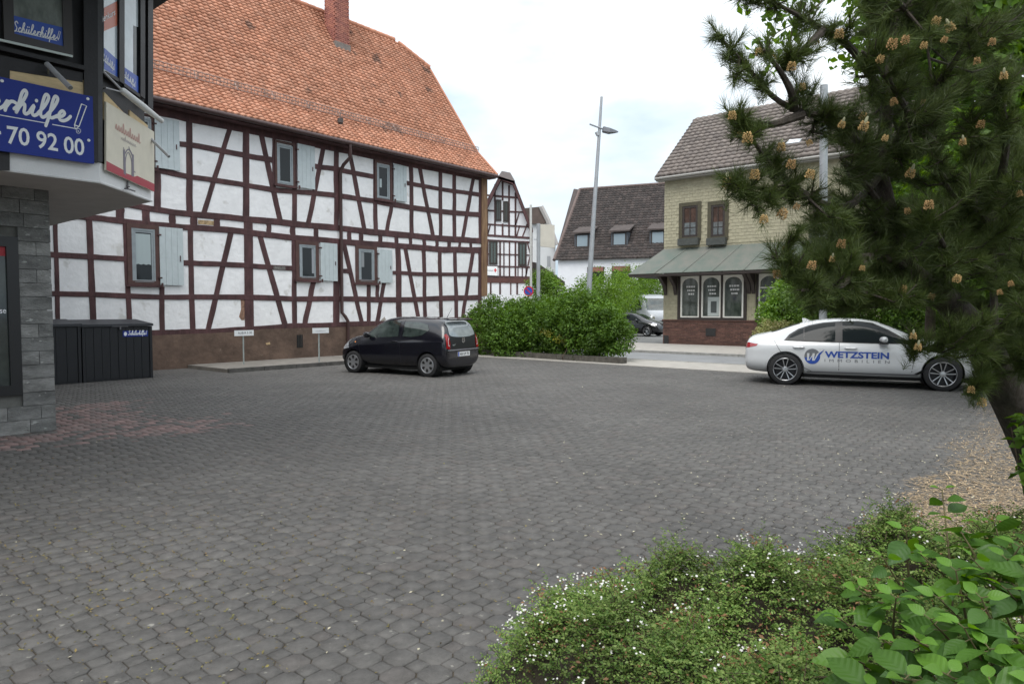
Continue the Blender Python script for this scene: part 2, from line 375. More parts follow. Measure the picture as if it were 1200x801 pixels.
cells = np.array(cells); cs = (cells[:, 0] + .5) * CELL; ct = (cells[:, 1] + .5) * CELL
cx = B0.x + E1.x * cs + E2.x * ct; cy = B0.y + E1.y * cs + E2.y * ct
f_ = cy * cT + CAM_H * sT; px_ = 600 + FPX * cx / np.maximum(f_, .05); up_ = cy * sT - CAM_H * cT; py_ = 400.5 - FPX * up_ / np.maximum(f_, .05)
vis = (cy > 1.6) & (px_ > -520) & (px_ < 1400) & (py_ < 900) & (cy < 31)
cells, cs, ct, cx, cy, px_, py_ = [a[vis] for a in (cells, cs, ct, cx, cy, px_, py_)]
par = (cells.sum(1) % 2)
tint = rng.choice(4, len(cx), p=(.36, .28, .24, .12))
SC = st(G(66, 503.5))                                   # foot of the stone-clad shop corner
dS = cs - SC[0]; dT = SC[1] - ct                        # along the shop front, out from it
wob = .35 * np.sin(cx * 2.1 + 1) + .3 * np.sin(cy * 1.7) + rng.normal(scale=.28, size=len(cx))
red = (dT + wob * .7 < 1.45) & (dT > -7) & (dS + wob < 1.15 + .25 * np.maximum(0, -dT + .6)) & (dT > -2.6)
red &= rng.random(len(cx)) > .22
tint[red] = 4 + rng.choice(2, red.sum(), p=(.5, .5))
inframe = (px_ > -5) & (px_ < 1205) & (py_ < 806) & ~((px_ > 590) & (py_ > 660)) & (px_ < 900)
order = np.argsort(np.where(inframe, cy + .0 * cx, 1e9)); solo = set(order[:300].tolist())
zj = rng.normal(scale=.0012, size=len(cx)) - .001; tl = rng.normal(scale=.007, size=(len(cx), 2)); rot = AX + rng.normal(scale=.015, size=len(cx)); jx = rng.normal(scale=.0012, size=(len(cx), 2))
def sett_verts(v, k):
    c, s = np.cos(rot[k]), np.sin(rot[k])
    x = v[None, :, 0] * c[:, None] - v[None, :, 1] * s[:, None]; y = v[None, :, 0] * s[:, None] + v[None, :, 1] * c[:, None]
    z = v[None, :, 2] + zj[k][:, None] + tl[k, 0][:, None] * x + tl[k, 1][:, None] * y
    return np.stack([x + (cx[k] + jx[k, 0])[:, None], y + (cy[k] + jx[k, 1])[:, None], z], 2)
allm = m_pav + m_pred
V = []; F = []; MI = []; base = 0
rest = np.array([i not in solo for i in range(len(cx))])
for q in (0, 1):
    k = np.nonzero((par == q) & rest)[0]; v, f = SH[q]; vv = sett_verts(v, k)
    V.append(vv.reshape(-1, 3)); F.append((f[None] + (np.arange(len(k)) * len(v))[:, None, None] + base).reshape(-1, 3)); MI.append(np.repeat(tint[k], len(f))); base += len(k) * len(v)
o = link('setts', npmesh('setts', np.concatenate(V), np.concatenate(F), allm, np.concatenate(MI)), lot); o['kind'] = 'stuff'
pm = {}
for k in sorted(solo):
    key = (int(par[k]), int(tint[k]))
    if key not in pm: v, f = SH[key[0]]; pm[key] = npmesh('paver', v, f, allm[key[1]])
    o = link('paver', pm[key], None, True); o.location = (cx[k] + jx[k, 0], cy[k] + jx[k, 1], zj[k]); o.rotation_euler = (float(tl[k, 1]), float(-tl[k, 0]), float(rot[k])); setparent(o, lot)

# ---- moss tufts in the joints, petals and needle litter
m_moss = mat('joint_moss', (.15, .155, .04), .95, .4, 6, island=.4, col2=(.20, .13, .06))
def scatter_px(n, x0, x1, y0, y1, dens=None):
    out_ = []
    while len(out_) < n:
        x = random.uniform(x0, x1); y = random.uniform(y0, y1)
        if dens and random.random() > dens(x, y): continue
        out_.append(G(x, y))
    return np.array([tuple(p) for p in out_])
P = scatter_px(2600, -20, 620, 480, 815, lambda x, y: max(.12, 1 - abs(y - 640) / 170) * max(.15, 1 - abs(x - 150) / 420))
ss = (P - np.array(B0)) @ np.array(E1); tt = (P - np.array(B0)) @ np.array(E2)
P[:, 2] = .001
gi = np.floor(ss / CELL) ; gj = np.floor(tt / CELL)
u = (gi + (rng.random(len(P)) < .5) * 1.0) * CELL; w_ = tt   # pulled onto the joint lines
uu = np.where(rng.random(len(P)) < .5, u, ss); ww = np.where(uu == u, tt, (gj + 0.0) * CELL)
P = np.array([tuple(B0)]) + uu[:, None] * np.array(E1) + ww[:, None] * np.array(E2); P[:, 2] = .0005
N = rng.normal(scale=.35, size=(len(P), 3)) + np.array([0, 0, 1])
o = leaves_at('joint_moss', P, N, .008 + .015 * rng.random(len(P)), m_moss, None, .55, .3); tag(o, kind='stuff')
m_pet = mat('fallen_petal', (.40, .37, .27), .8, .3, 30, island=.4)
P = np.concatenate([scatter_px(2300, 620, 1190, 440, 640, lambda x, y: .08 + .92 * ((x - 620) / 570) ** 1.5), scatter_px(70, 0, 700, 440, 800)]); P[:, 2] = .004
o = leaves_at('fallen_petals', P, rng.normal(scale=.2, size=(len(P), 3)) + np.array([0, 0, 1]), .010 + .026 * rng.random(len(P)) ** 3, m_pet, None, .6, .1); tag(o, kind='stuff')
m_lit = mat('needle_litter', (.36, .27, .165), .9, .3, 25, island=.45)
def strip(x, y):
    c = 1172 - max(0, (y - 540)) * .5; w = 20 + (y - 455) * .75; e = c - w * .9 + 10 * math.sin(y * .13) + 8 * math.sin(y * .31)
    return 1 if x > e + 25 else max(0.0, math.exp(-((e + 25 - x) / 16.0) ** 2) * .6)
P = scatter_px(24000, 1010, 1330, 455, 650, strip); n = len(P); a = rng.random(n) * 6.283; ln = .018 + .035 * rng.random(n)
d = np.stack([np.cos(a), np.sin(a), rng.normal(scale=.12, size=n)], 1); b = np.stack([-np.sin(a), np.cos(a), np.zeros(n)], 1)
P[:, 2] = .004 + .006 * rng.random(n); w3 = (.0022 + .004 * rng.random(n) ** 3)[:, None]
o = tris('needle_litter', np.stack([P - d * ln[:, None] - b * w3, P - d * ln[:, None] * .2 + b * w3 * 1.6, P + d * ln[:, None]], 1), m_lit); tag(o, kind='stuff')
P = scatter_px(700, 1040, 1330, 470, 650, lambda x, y: strip(x - 20, y)); P[:, 2] = .006
o = leaves_at('dry_leaves', P, rng.normal(scale=.35, size=(len(P), 3)) + np.array([0, 0, 1]), .012 + .025 * rng.random(len(P)), mat('dry_leaf', (.20, .13, .075), .85, .3, 20, island=.5), None, .55, .3); tag(o, kind='stuff')
# planted bed along the right of the lot
bed = MB(); 
bp_ = [G(1330, 690), G(1215, 560), G(1178, 500), G(1165, 462), G(1330, 452)]
bed.add([(p.x, p.y, .006) for p in bp_], [(0, 1, 2, 3, 4)][:1]); tag(bed.build('planting_bed', m_earth), kind='structure')

# ================================================================== HALF-TIMBERED HOUSE
m_plas = mat('white_plaster', (.85, .85, .855), .9, .05, 4, .8, 7, spots=((.66, .65, .63), 1.9, .64), blotch=(.9, .05))
m_beam = mat('maroon_timber', (.076, .034, .035), .8, .35, 6, .6, 45, stretch=(1, 1, .3), blotch=(1.3, .22))
m_plin = mat('brown_render', (.118, .078, .058), .9, .28, 2.2, .9, 9, spots=((.20, .15, .115), 3.1, .68), blotch=(.8, .15))
m_wood = mat('weathered_board', (.30, .185, .10), .8, col2=(.13, .07, .04), vs=7, stretch=(1, 1, .15), bump=.3, bs=40)
m_wfr = mat('grey_window_frame', (.29, .33, .35), .5, .1, 8)
m_pane = mat('window_glass', (.016, .020, .022), .04, spec=.35)
m_shut = mat('pale_blue_shutter', (.50, .56, .575), .6, .06, 6, .15, 40)
m_rope = mat('brown_window_trim', (.085, .042, .036), .7, .2, 8)
m_gut = mat('brown_gutter', (.060, .032, .030), .45, .1, 5)
HP = Plane(B0, E1, -E2)
house = thing('half_timbered_house', PT(3, 0), 'long white half-timbered house with maroon beams and a steep orange tiled roof', 'house')
SE = HP.sz(567, 345)[0] + .08; SW = -9.0; ZE = 7.32; DEP = 7.9
wall = MB()
g0 = .3
wall.prism([PT(SW, 0, 1.1), PT(SE, 0, 1.1), PT(SE, DEP, 1.1), PT(SW, DEP, 1.1)], (0, 0, 6.1))
wall.prism([PT(SW + .02, .02, 7.2), PT(SW + .02, DEP - .02, 7.2), PT(SW + .02, DEP - 3.3, 11.8), PT(SW + .02, 3.3, 11.8)], E1 * (SE - SW - .04))
wall.build('plaster_wall', m_plas, house)
pl = MB(); zt = [HP.sz(x, y + 2.6) for x, y in ((66, 396), (195.6, 389.5), (246, 387.6), (292, 385), (306, 383), (342, 381.7), (392, 380.5), (439, 379), (500, 376.5), (562, 373.3))]
zt = [(SW, zt[0][1])] + zt + [(SE + .03, zt[-1][1])]
pl.prism([PT(SW, -.06, -.1)] + [PT(SE + .04, -.06, -.1)] + [PT(s, -.06, z) for s, z in reversed(zt)], E2 * .05)
pl.prism([PT(SW, .0, -.1), PT(SE + .02, .0, -.1), PT(SE + .02, DEP, -.1), PT(SW, DEP, -.1)], (0, 0, 1.19))
pl.build('plinth', m_plin, house)
def beam(pts, w, d=.024, vert=True):                    # pts: pixels along the middle of the timber, w: its width in pixels
    P_ = []
    n = 5
    for i in range(len(pts) - 1):
        for k in range(n if len(pts) == 2 else 3):
            t = k / (n if len(pts) == 2 else 3); P_.append(tuple(a + (b - a) * t for a, b in zip(pts[i], pts[i + 1])))
    P_.append(pts[-1])
    A = []; B = []
    for (x, y) in P_:
        e = random.uniform(-.35, .35); g = w * random.uniform(.93, 1.07) / 2
        A.append((x + e - g, y) if vert else (x, y + e - g)); B.append((x + e + g, y) if vert else (x, y + e + g))
    mb = MB(); vs = []; fs = []
    for (a, b) in zip(A, B):
        pa, pb = HP.sz(*a), HP.sz(*b); vs += [HP.pt(*pa, -.02), HP.pt(*pa, d - .004), HP.pt(pa[0] * .93 + pb[0] * .07, pa[1] * .93 + pb[1] * .07, d), HP.pt(pb[0] * .93 + pa[0] * .07, pb[1] * .93 + pa[1] * .07, d), HP.pt(*pb, d - .004), HP.pt(*pb, -.02)]
    for i in range(len(A) - 1):
        for k in range(5): a = i * 6 + k; fs.append((a, a + 6, a + 7, a + 1) if vert else (a, a + 1, a + 7, a + 6))
    fs += [(0, 1, 2, 3, 4, 5), tuple(len(vs) - 1 - k for k in range(6))]
    mb.add(vs, fs); return mb.build('beam', m_beam, house)
LEFT = 8
Hz = [([(LEFT + 100, 108), (178, 128.5), (217, 137.5), (284, 150), (376, 169), (437, 181.5), (480, 190.5), (563, 206.5)], 10),
      ([(209, 168.3), (245, 173.4), (284, 181.4), (309, 186), (321, 188)], 6.3), ([(366, 194.5), (392, 198), (437, 207)], 5.6), ([(476, 214), (514, 221.4), (562, 228)], 4.8),
      ([(110, 176), (177.5, 198.6), (221.5, 207), (284, 216), (320, 222.4), (392, 228.5), (437, 235.5), (480, 243), (532, 249.5), (563, 251.6)], 5.9),
      ([(60, 222), (177.5, 245), (203.7, 248.8), (265.5, 254.4), (327, 260.4), (383, 266), (433.7, 271.4), (484, 276.5), (532, 280.6), (564, 282.3)], 7.0),
      ([(30, 243), (66, 251), (104, 254.4), (126, 257), (156, 261), (214, 266), (265, 269), (319, 276), (382, 282), (436, 285.7), (487, 289.5), (520, 292.3), (564, 293.2)], 6.8),
      ([(30, 296), (64, 298.5), (105, 300.5), (149, 303.5)], 6.3), ([(213, 308), (244, 308.6), (285.5, 311), (342, 314.5), (347, 314.8)], 6), ([(398, 317), (412, 318)], 5.2), ([(459, 319.5), (490, 320.7), (563, 321.4)], 4.4),
      ([(30, 343), (66, 344), (108, 345), (192, 348), (246, 347.6), (310, 348.3), (342, 350), (400, 350.2), (464.5, 351), (520, 349.6), (564, 348.3)], 6.0),
      ([(30, 393), (110, 391.5), (195.6, 389.5), (246, 387.6), (290, 385.2), (342, 381.7), (392.6, 380.5), (439, 378.8), (500, 376), (564, 373)], 5.6)]
for p, w in Hz: beam(p, w, .026, False)
Vt = [((178.5, 128), (178.5, 200), 5), ((184.4, 201), (184.4, 247), 7.5), ((221.5, 140), (222, 250), 7.5), ((288.3, 153), (288.3, 258), 7.3), ((321, 158), (321, 222), 4), ((344.8, 163), (345, 261), 5.4),
      ((394, 172), (394, 267), 5.6), ((439.5, 183), (440, 271), 4.6), ((458.3, 187), (458.3, 240), 4), ((481.5, 192), (482, 276), 4.4), ((516, 200), (516, 279), 4), ((532.4, 203), (532.4, 281), 4), ((562.6, 208), (562.6, 282), 3.4),
      ((64.5, 252), (68, 391), 5.2), ((104, 256), (110, 391), 7.3), ((146.5, 262), (152, 390), 6), ((189.5, 336), (190, 389), 6), ((222.8, 268), (225.6, 388), 6), ((290.6, 258), (292.3, 385), 10.5), ((344.5, 279), (345, 382), 5.5),
      ((394, 283), (394, 381), 7), ((466.2, 289), (467.6, 378), 6), ((432, 333), (432, 379), 4.3), ((442, 332), (442, 350), 4), ((496.5, 291), (498.2, 377), 4.3), ((515, 293), (517, 375), 4), ((532.7, 294), (535, 375), 4), ((562.2, 293), (562.2, 374), 4)]
for a, b, w in Vt: beam([a, b], w, .022)
Dg = [((270, 149), (238.6, 250), 6.2), ((306, 158), (328.5, 260), 6), ((379.3, 172), (361, 263), 5.4), ((409.5, 178), (427, 271), 4.8), ((458.8, 241), (452.6, 273), 4.4), ((491.4, 195), (507.6, 278), 4.3), ((554.9, 207), (541.5, 281), 4),
      ((270.8, 270), (243.4, 388), 6.3), ((304.5, 276), (334.5, 382), 6.3), ((367.3, 329), (356.6, 382), 6), ((402.6, 285), (424, 379), 5), ((450, 331), (441.6, 379), 4.6), ((474.8, 290), (491.2, 377), 4.5), ((554, 294), (541.5, 375), 4)]
for a, b, w in Dg: beam([a, b], w, .018)
def ybeam(x, tab): return np.interp(x, [p[0] for p in tab], [p[1] for p in tab])
for x, w in ((140.5, 10), (171, 9), (201.8, 7.5), (227, 8), (254, 7), (315, 5.5), (343, 6), (370, 5.4), (409, 4.8), (423, 5), (445.6, 4.5), (464.5, 4.3), (481, 3.6), (497, 4), (512, 3.8), (526, 4), (538.6, 3), (551.6, 3)):
    beam([(x, ybeam(x, Hz[5][0])), (x, ybeam(x, Hz[6][0]))], w, .020)
b = MB(); HP.quad(b, [(563.6, 206), (570.2, 206.5), (570.2, 347), (563.6, 347)], -.03, .05); b.build('corner_board', m_wood, house)
# bare patches where the plaster has fallen off
m_bare = mat('bare_daub', (.42, .30, .17), .95, .4, 12, .8, 40); m_bbrick = mat('bare_brick', (.27, .16, .11), .9, .4, 14, .5, 40)
b = MB(); HP.quad(b, [(232, 257.5), (250.5, 258.8), (250.5, 264), (232, 262.6)], .0, .008); b.build('bare_patch', m_bare, house)
b = MB(); HP.quad(b, [(282, 350.5), (286.5, 350), (286.5, 375), (283, 375), (280, 371), (282.5, 362)], .0, .006); b.build('bare_patch', m_bbrick, house)
b = MB(); HP.quad(b, [(450.5, 371), (452.5, 374.5), (447, 377), (445, 376.5)], .0, .006); b.build('bare_patch', mat('grey_scar', (.36, .33, .29), .95, .3, 20), house)
b = MB(); HP.quad(b, [(320, 311.5), (334, 312.3), (334, 316.5), (320, 315.5)], .026, .030); b.build('bare_patch', mat('decayed_timber', (.16, .15, .14), .95, .5, 25, .8, 60), house)

def house_window(x0, x1, y0, y1, cas, sx, sy, name_lbl=None, ledge=True, curtain=None):
    a0, a1, z0, z1 = HP.box_of(x0, x1, y0, y1)
    w = thing_part('window', PT(a0, 0, z0), house)
    c0, c1, cz0, cz1 = HP.box_of(*cas)
    m = MB(); HP.frame(m, c0, c1, cz0, cz1, min(a0 - c0, .12) if a0 - c0 > .03 else .05, -.01, .045); m.build('casing', m_rope, w)
    m = MB(); HP.frame(m, a0, a1, z0, z1, .055, .0, .038); HP.frame(m, a0 + .058, a1 - .058, z0 + .07, z1 - .058, .05, .0, .026); HP.rect(m, a0 + .06, a1 - .06, z0 + .057, z0 + .068, 0, .05); m.build('frame', m_wfr, w)
    m = MB(); HP.rect(m, a0 + .1, a1 - .1, z0 + .1, z1 - .1, -.01, .012); m.build('pane', m_pane, w)
    if curtain is not None:
        m = MB(); q0, q1, r0, r1, c_ = curtain
        A0 = a0 + .1 + q0 * (a1 - a0 - .2); A1 = a0 + .1 + q1 * (a1 - a0 - .2); Z0 = z0 + .1 + r0 * (z1 - z0 - .2); Z1 = z0 + .1 + r1 * (z1 - z0 - .2)
        nf = 7; vs = []
        for i in range(nf): t = i / (nf - 1); dd = .0135 + .002 * (i % 2); vs += [HP.pt(A0 + (A1 - A0) * t, Z0 + .02 * (i % 2), dd), HP.pt(A0 + (A1 - A0) * t, Z1, dd)]
        m.add(vs, [(2 * i, 2 * i + 2, 2 * i + 3, 2 * i + 1) for i in range(nf - 1)]); m.build('curtain', mat('curtain_%d' % int(c_[0] * 1000), c_, .8), w)
    m = MB(); HP.rect(m, c0 - .05, c1 + .04, z0 - .07, z0 - .012, -.01, .10); m.build('sill', m_beam, w)
    if sx:
        s0, s1, t0, t1 = HP.box_of(sx[0], sx[1], sy[0], sy[1]); sh = thing_part('shutter', PT(s0, 0, t0), house)
        k = 4
        pm_ = MB(); ww = (s1 - s0) / k; HP.rect(pm_, s0 + .002, s0 + ww - .003, t0, t1, .05, .075); 
        for i in range(k):
            q = MB(); HP.rect(q, s0 + i * ww + .002, s0 + (i + 1) * ww - .003, t0 + random.uniform(-.006, .006), t1, .052 + .002 * (i % 2), .078 + .002 * (i % 2)); q.build('plank', m_shut, sh)
        for zz in (t0 + .12 * (t1 - t0), t0 + .86 * (t1 - t0)): q = MB(); HP.rect(q, s0 - .05, s0 + .05, zz - .02, zz + .02, .045, .088); q.build('hinge', m_beam, sh)
        q = MB(); HP.rect(q, s1 - .1, s1 - .08, t0 + .42 * (t1 - t0), t0 + .52 * (t1 - t0), .08, .1); q.build('handle', m_beam, sh)
        q = MB(); HP.rect(q, s0 + .02, s0 + .06, t0 - .06, t0 + .05, .08, .12); q.build('catch', m_beam, sh)
    return w
def thing_part(name, loc, parent):                      # an Empty part that holds sub-parts
    o = bpy.data.objects.new(name, None); COL.objects.link(o); o.location = loc; o.empty_display_size = .1; setparent(o, parent); return o
# (built below once the helper exists)
house_window(154, 182, 268, 333, (148.5, 186.5, 263, 334), (186, 213.5), (267, 334), curtain=(0, .95, .33, .97, (.40, .47, .48)))
house_window(350.5, 371, 286.5, 328, (346, 373, 282.5, 329), (374.3, 394), (285, 329), curtain=(.80, .98, .12, .98, (.32, .34, .37)))
house_window(420, 438, 292, 331.5, (416.3, 441.2, 288, 332), (441.8, 458.3), (292.5, 331.3), curtain=(.05, .3, .45, .98, (.25, .27, .28)))
house_window(324, 343, 170, 217, (321.5, 345, 166, 219), (347.3, 367.5), (170.5, 221))
house_window(441, 456, 193, 234, (438.6, 458.8, 189, 236), (460, 475), (194, 236), curtain=(.1, .35, .3, .6, (.4, .4, .4)))
house_window(161, 178, 138, 196, (158, 180, 133, 198), (180.5, 209), (140, 198.5))
# cellar vent in the plinth
b = MB(); HP.rect(b, *HP.box_of(346.5, 353.5, 392, 407), .052, .066); vq = b.build('cellar_vent', mat('dark_void', (.012, .012, .012), .9), house)
b = MB(); a0, a1, z0, z1 = HP.box_of(346.5, 353.5, 392, 407)
for k in range(1, 4): HP.rect(b, a0 + (a1 - a0) * k / 4 - .008, a0 + (a1 - a0) * k / 4 + .008, z0, z1, .066, .078)
b.build('bar', mat('dark_iron', (.03, .028, .026), .6, .2), vq)
b = MB(); b.prism([HP.px(311, 402, .058), HP.px(316, 400.5, .058), HP.px(316.5, 403.5, .058), HP.px(312.5, 404, .058)], -E2 * .012); b.build('render_scar', m_bare, house)

# ---- roof: main slopes, flared foot, half hip, all in tiles
m_tile = [mat('clay_tile_%s' % n, c, .85, .14, 5, .3, 60, island=.16, spots=((.22, .12, .085), 1.2, .655), blotch=(.35, .10), stretch=(1, 1, .55)) for n, c in (('a', (.53, .25, .155)), ('b', (.475, .215, .13)), ('c', (.57, .285, .185)))]
m_tback = mat('roof_boarding', (.10, .06, .05), .9)
SV = SE + .28; T0, Z0, T1, Z1, T2, Z2 = -.45, 7.33, .68, 8.42, 3.66, 12.66       # eaves, kink, hip foot (t from the wall, z)
sl = (Z2 - Z1) / (T2 - T1); TR = 4.35; ZR = Z2 + (TR - T2) * sl; SH_ = 1.5     # ridge, set-back of the ridge end
roof = MB()
def rp(s, t, z): return PT(s, t, z)
e_ = -.05
roof.add([rp(SW, T0, Z0 + e_), rp(SV, T0, Z0 + e_), rp(SV, T1, Z1 + e_), rp(SW, T1, Z1 + e_), rp(SV, T2, Z2 + e_), rp(SW, T2, Z2 + e_), rp(SV - SH_, TR, ZR + e_), rp(SW, TR, ZR + e_),
          rp(SV, 2 * TR - T2, Z2 + e_), rp(SV, 2 * TR - T1, Z1 + e_), rp(SV, 2 * TR - T0, Z0 + e_), rp(SW, 2 * TR - T0, Z0 + e_), rp(SW, 2 * TR - T1, Z1 + e_)],
         [(0, 1, 2, 3), (3, 2, 4, 5), (5, 4, 6, 7), (4, 8, 6), (7, 6, 8, 9, 12), (12, 9, 10, 11)])
rf = roof.build('roof', m_tback, house)
def tile_shape(tw, th, wave=.022, thick=.016, nx=5, flat=False):
    v = []; f = []
    for j, (y, dz) in enumerate(((0, thick), (1, 0.0))):
        for i in range(nx):
            x = i / (nx - 1); zz = wave * (math.sin(x * math.pi * 2 - .6) if not flat else (0.5 - abs(x - .5)) * 1.2 * (1 if 0 < i < nx - 1 else 0)); v.append(((x - .5) * tw * 1.02, y * th * 1.12, zz + dz))
    for i in range(nx):
        x = i / (nx - 1); v.append(((x - .5) * tw * 1.02, 0.002, v[i][2] - thick * 1.2))
    for i in range(nx - 1):
        f += [(i, i + 1, nx + i + 1), (i, nx + i + 1, nx + i), (2 * nx + i, 2 * nx + i + 1, i + 1), (2 * nx + i, i + 1, i)]
    return np.array(v), np.array(f)
def lay_tiles(name, org, ud, vd, ulen, vlen, tw, th, mats, parent, inside=None, nsolo=0, part='roof_tile', wave=.022, thick=.016, nx=5, flat=False, jit=.006, probs=None):
    """tiles in courses on the plane org + u*ud + v*vd; the nsolo nearest ones are objects, the rest one mesh"""
    org = Vector(org); ud = Vector(ud).normalized(); vd = Vector(vd).normalized(); nd = ud.cross(vd).normalized()
    v, f = tile_shape(tw, th, wave, thick, nx, flat); nu = int(ulen / tw) + 1; nv = int(math.ceil(vlen / th))
    Cc = []
    for j in range(nv):
        for i in range(-1, nu + 1):
            uu = (i + .5) * tw; vv = j * th
            if inside and not inside(uu, vv + th * .5): continue
            if not inside and not (0 < uu < ulen): continue
            Cc.append((uu + random.gauss(0, jit * .4), vv + random.gauss(0, jit), random.gauss(0, jit * .35), random.gauss(0, .012)))
    Cc = np.array(Cc); n = len(Cc); c = np.cos(Cc[:, 3])[:, None]; s_ = np.sin(Cc[:, 3])[:, None]
    x = v[None, :, 0] * c - v[None, :, 1] * s_ + Cc[:, 0:1]; y = v[None, :, 0] * s_ + v[None, :, 1] * c + Cc[:, 1:2]; z = v[None, :, 2] + Cc[:, 2:3] + 0 * x
    O_, U_, V_, N_ = [np.array(q) for q in (org, ud, vd, nd)]
    Wd = O_ + x[..., None] * U_ + y[..., None] * V_ + z[..., None] * N_
    mi = rng.choice(len(mats), n, p=probs)
    dist = np.linalg.norm(Wd[:, 0] - np.array([0, 0, CAM_H]), axis=1)
    # only tiles in the picture count as nearest
    q = Wd[:, 0]; ff = q[:, 1] * cT - (q[:, 2] - CAM_H) * sT; X = 600 + FPX * q[:, 0] / np.maximum(ff, .1); Yv = 400.5 - FPX * (q[:, 1] * sT + (q[:, 2] - CAM_H) * cT) / np.maximum(ff, .1)
    seen = (X > 178) & (X < 1200) & (Yv > 0) & (Yv < 801); k = np.argsort(np.where(seen, dist, 1e9))[:nsolo]; k = np.array([i for i in k if seen[i]], int)
    isolo = np.zeros(n, bool); isolo[k] = True
    r = np.nonzero(~isolo)[0]
    o = link(part + 's', npmesh(part + 's', Wd[r].reshape(-1, 3), (f[None] + (np.arange(len(r)) * len(v))[:, None, None]).reshape(-1, 3), mats, np.repeat(mi[r], len(f))), parent); o['kind'] = 'stuff'
    ms = [npmesh(part, v, f, q) for q in mats] if len(k) else []
    Rm = Matrix((ud, vd, nd)).transposed().to_4x4()
    for i in k:
        o = link(part, ms[mi[i]], None, True); o.matrix_basis = Matrix.Translation(org + ud * Cc[i, 0] + vd * Cc[i, 1] + nd * Cc[i, 2]) @ Rm @ Matrix.Rotation(Cc[i, 3], 4, 'Z'); setparent(o, parent)
    return o
fl = Vector((0, 0, 0)) + E2 * (T1 - T0) + UP * (Z1 - Z0); mn = E2 * (T2 - T1) + UP * (Z2 - Z1)
LFL = fl.length; LMN = (mn * ((TR - T1) / (T2 - T1))).length; hipv = mn.length
lay_tiles('t', rp(SW, T0, Z0), E1, fl, SV - SW, LFL, .205, .165, m_tile, rf, None, 150, 'roof_tile', wave=.022, thick=.044)
def ins(u, v):
    lim = SV - SW - (0 if v < hipv else SH_ * (v - hipv) / (LMN - hipv)); return 0 < u < lim and v < LMN
lay_tiles('t', rp(SW, T1, Z1), E1, mn, SV - SW, LMN, .205, .165, m_tile, rf, ins, 150, 'roof_tile', wave=.022, thick=.044)
# hip end and back slope seen only from elsewhere: tiles too, as one mass
hv = (rp(SV - SH_, TR, ZR) - rp(SV, TR, Z2)); hl = hv.length; hw = 2 * (TR - T2)
lay_tiles('t', rp(SV, T2, Z2), E2, hv, hw, hl, .205, .165, m_tile, rf, lambda u, v: hw / 2 * v / hl < u < hw - hw / 2 * v / hl, 0, 'roof_tile')
b = MB(); N_R = int((SV - SH_ - SW) / .33)
m_rid = m_tile[1]
rmesh = MB(); rmesh.tube([Vector((0, 0, 0)), Vector((.36, 0, 0))], [.13, .115], 10); rme = rmesh.mesh('ridge_tile', m_rid, True)
def ridge_run(p, q, parent):
    d = q - p; n = max(1, int(d.length / .34)); x = d.normalized(); y = UP.cross(x).normalized(); z = x.cross(y)
    for i in range(n):
        o = link('ridge_tile', rme, None, True); o.matrix_basis = Matrix.Translation(p + x * (i * .34)) @ Matrix((x, y, z)).transposed().to_4x4(); setparent(o, parent)
ridge_run(rp(SV - SH_, TR, ZR - .02), rp(-4.5, TR, ZR - .02), rf)
ridge_run(rp(SV, T2, Z2 - .01), rp(SV - SH_, TR, ZR), rf); ridge_run(rp(SV, 2 * TR - T2, Z2 - .01), rp(SV - SH_, TR, ZR), rf)
b = MB(); b.tube([rp(SV + .01, T0, Z0), rp(SV + .01, T1, Z1), rp(SV + .01, T2, Z2)], .045, 6); b.build('verge', m_tile[1], rf)
# eaves board, gutter, downpipe
b = MB(); b.prism([rp(SW, T0 + .06, Z0 - .17), rp(SW, .0, Z0 - .17), rp(SW, .0, Z0 + .16), rp(SW, T0 + .06, Z0 - .05)], E1 * (SV - SW - .02)); b.build('eaves_board', m_beam, house)
b = MB(); b.tube([rp(SW, T0 - .03, Z0 - .085), rp(SV - .02, T0 - .03, Z0 - .085)], .075, 10); gt = b.build('gutter', m_gut, house, True)
pA = HP.px(399, 205, .09); tq = (pA - B0).dot(E1)
q1 = PT(tq + .12, T0 - .03, Z0 - .14)
b = MB(); b.tube([q1, q1 - UP * .42, PT(tq + .05, -.2, Z0 - .78), PT(tq, -.085, Z0 - 1.0), PT(tq, -.085, HP.sz(400, 366)[1]), PT(tq + .10, -.14, HP.sz(402, 371)[1]), PT(tq + .2, -.14, HP.sz(405, 376)[1]), PT(tq + .2, -.14, .05)], .058, 10); b.build('downpipe', m_gut, house, True)
# snow guard: a lattice fence along the roof
m_sg = mat('snow_guard_steel', (.33, .25, .22), .6)
sg = thing_part('snow_guard', rp(0, T1, Z1), house)
nn = mn.cross(E1).normalized()
if nn.dot(-E2) < 0: nn = -nn
sgv = mn.normalized()
for (s0, s1) in ((-8.9, SV - .25),):
    base_ = lambda s, h: rp(s, T1 - .22, Z1 - .20) + (nn * .06 + UP * .09) * 1.0 + (UP * .75 + nn * .25) * h
    b = MB()
    for h in (0, .11, .22): b.tube([base_(s0, h), base_(s1, h)], .013, 4)
    b.build('rail', m_sg, sg)
    b = MB(); s = s0
    while s < s1: b.tube([base_(s, -.02), base_(s, .23)], .010, 4); s += .11
    b.build('bars', m_sg, sg)['kind'] = 'stuff'
    s = s0 + .5
    while s < s1:
        b = MB(); b.tube([base_(s, .2) , base_(s, .0), base_(s, 0) + sgv * .3], .013, 5); b.build('bracket', m_sg, sg); s += 1.25
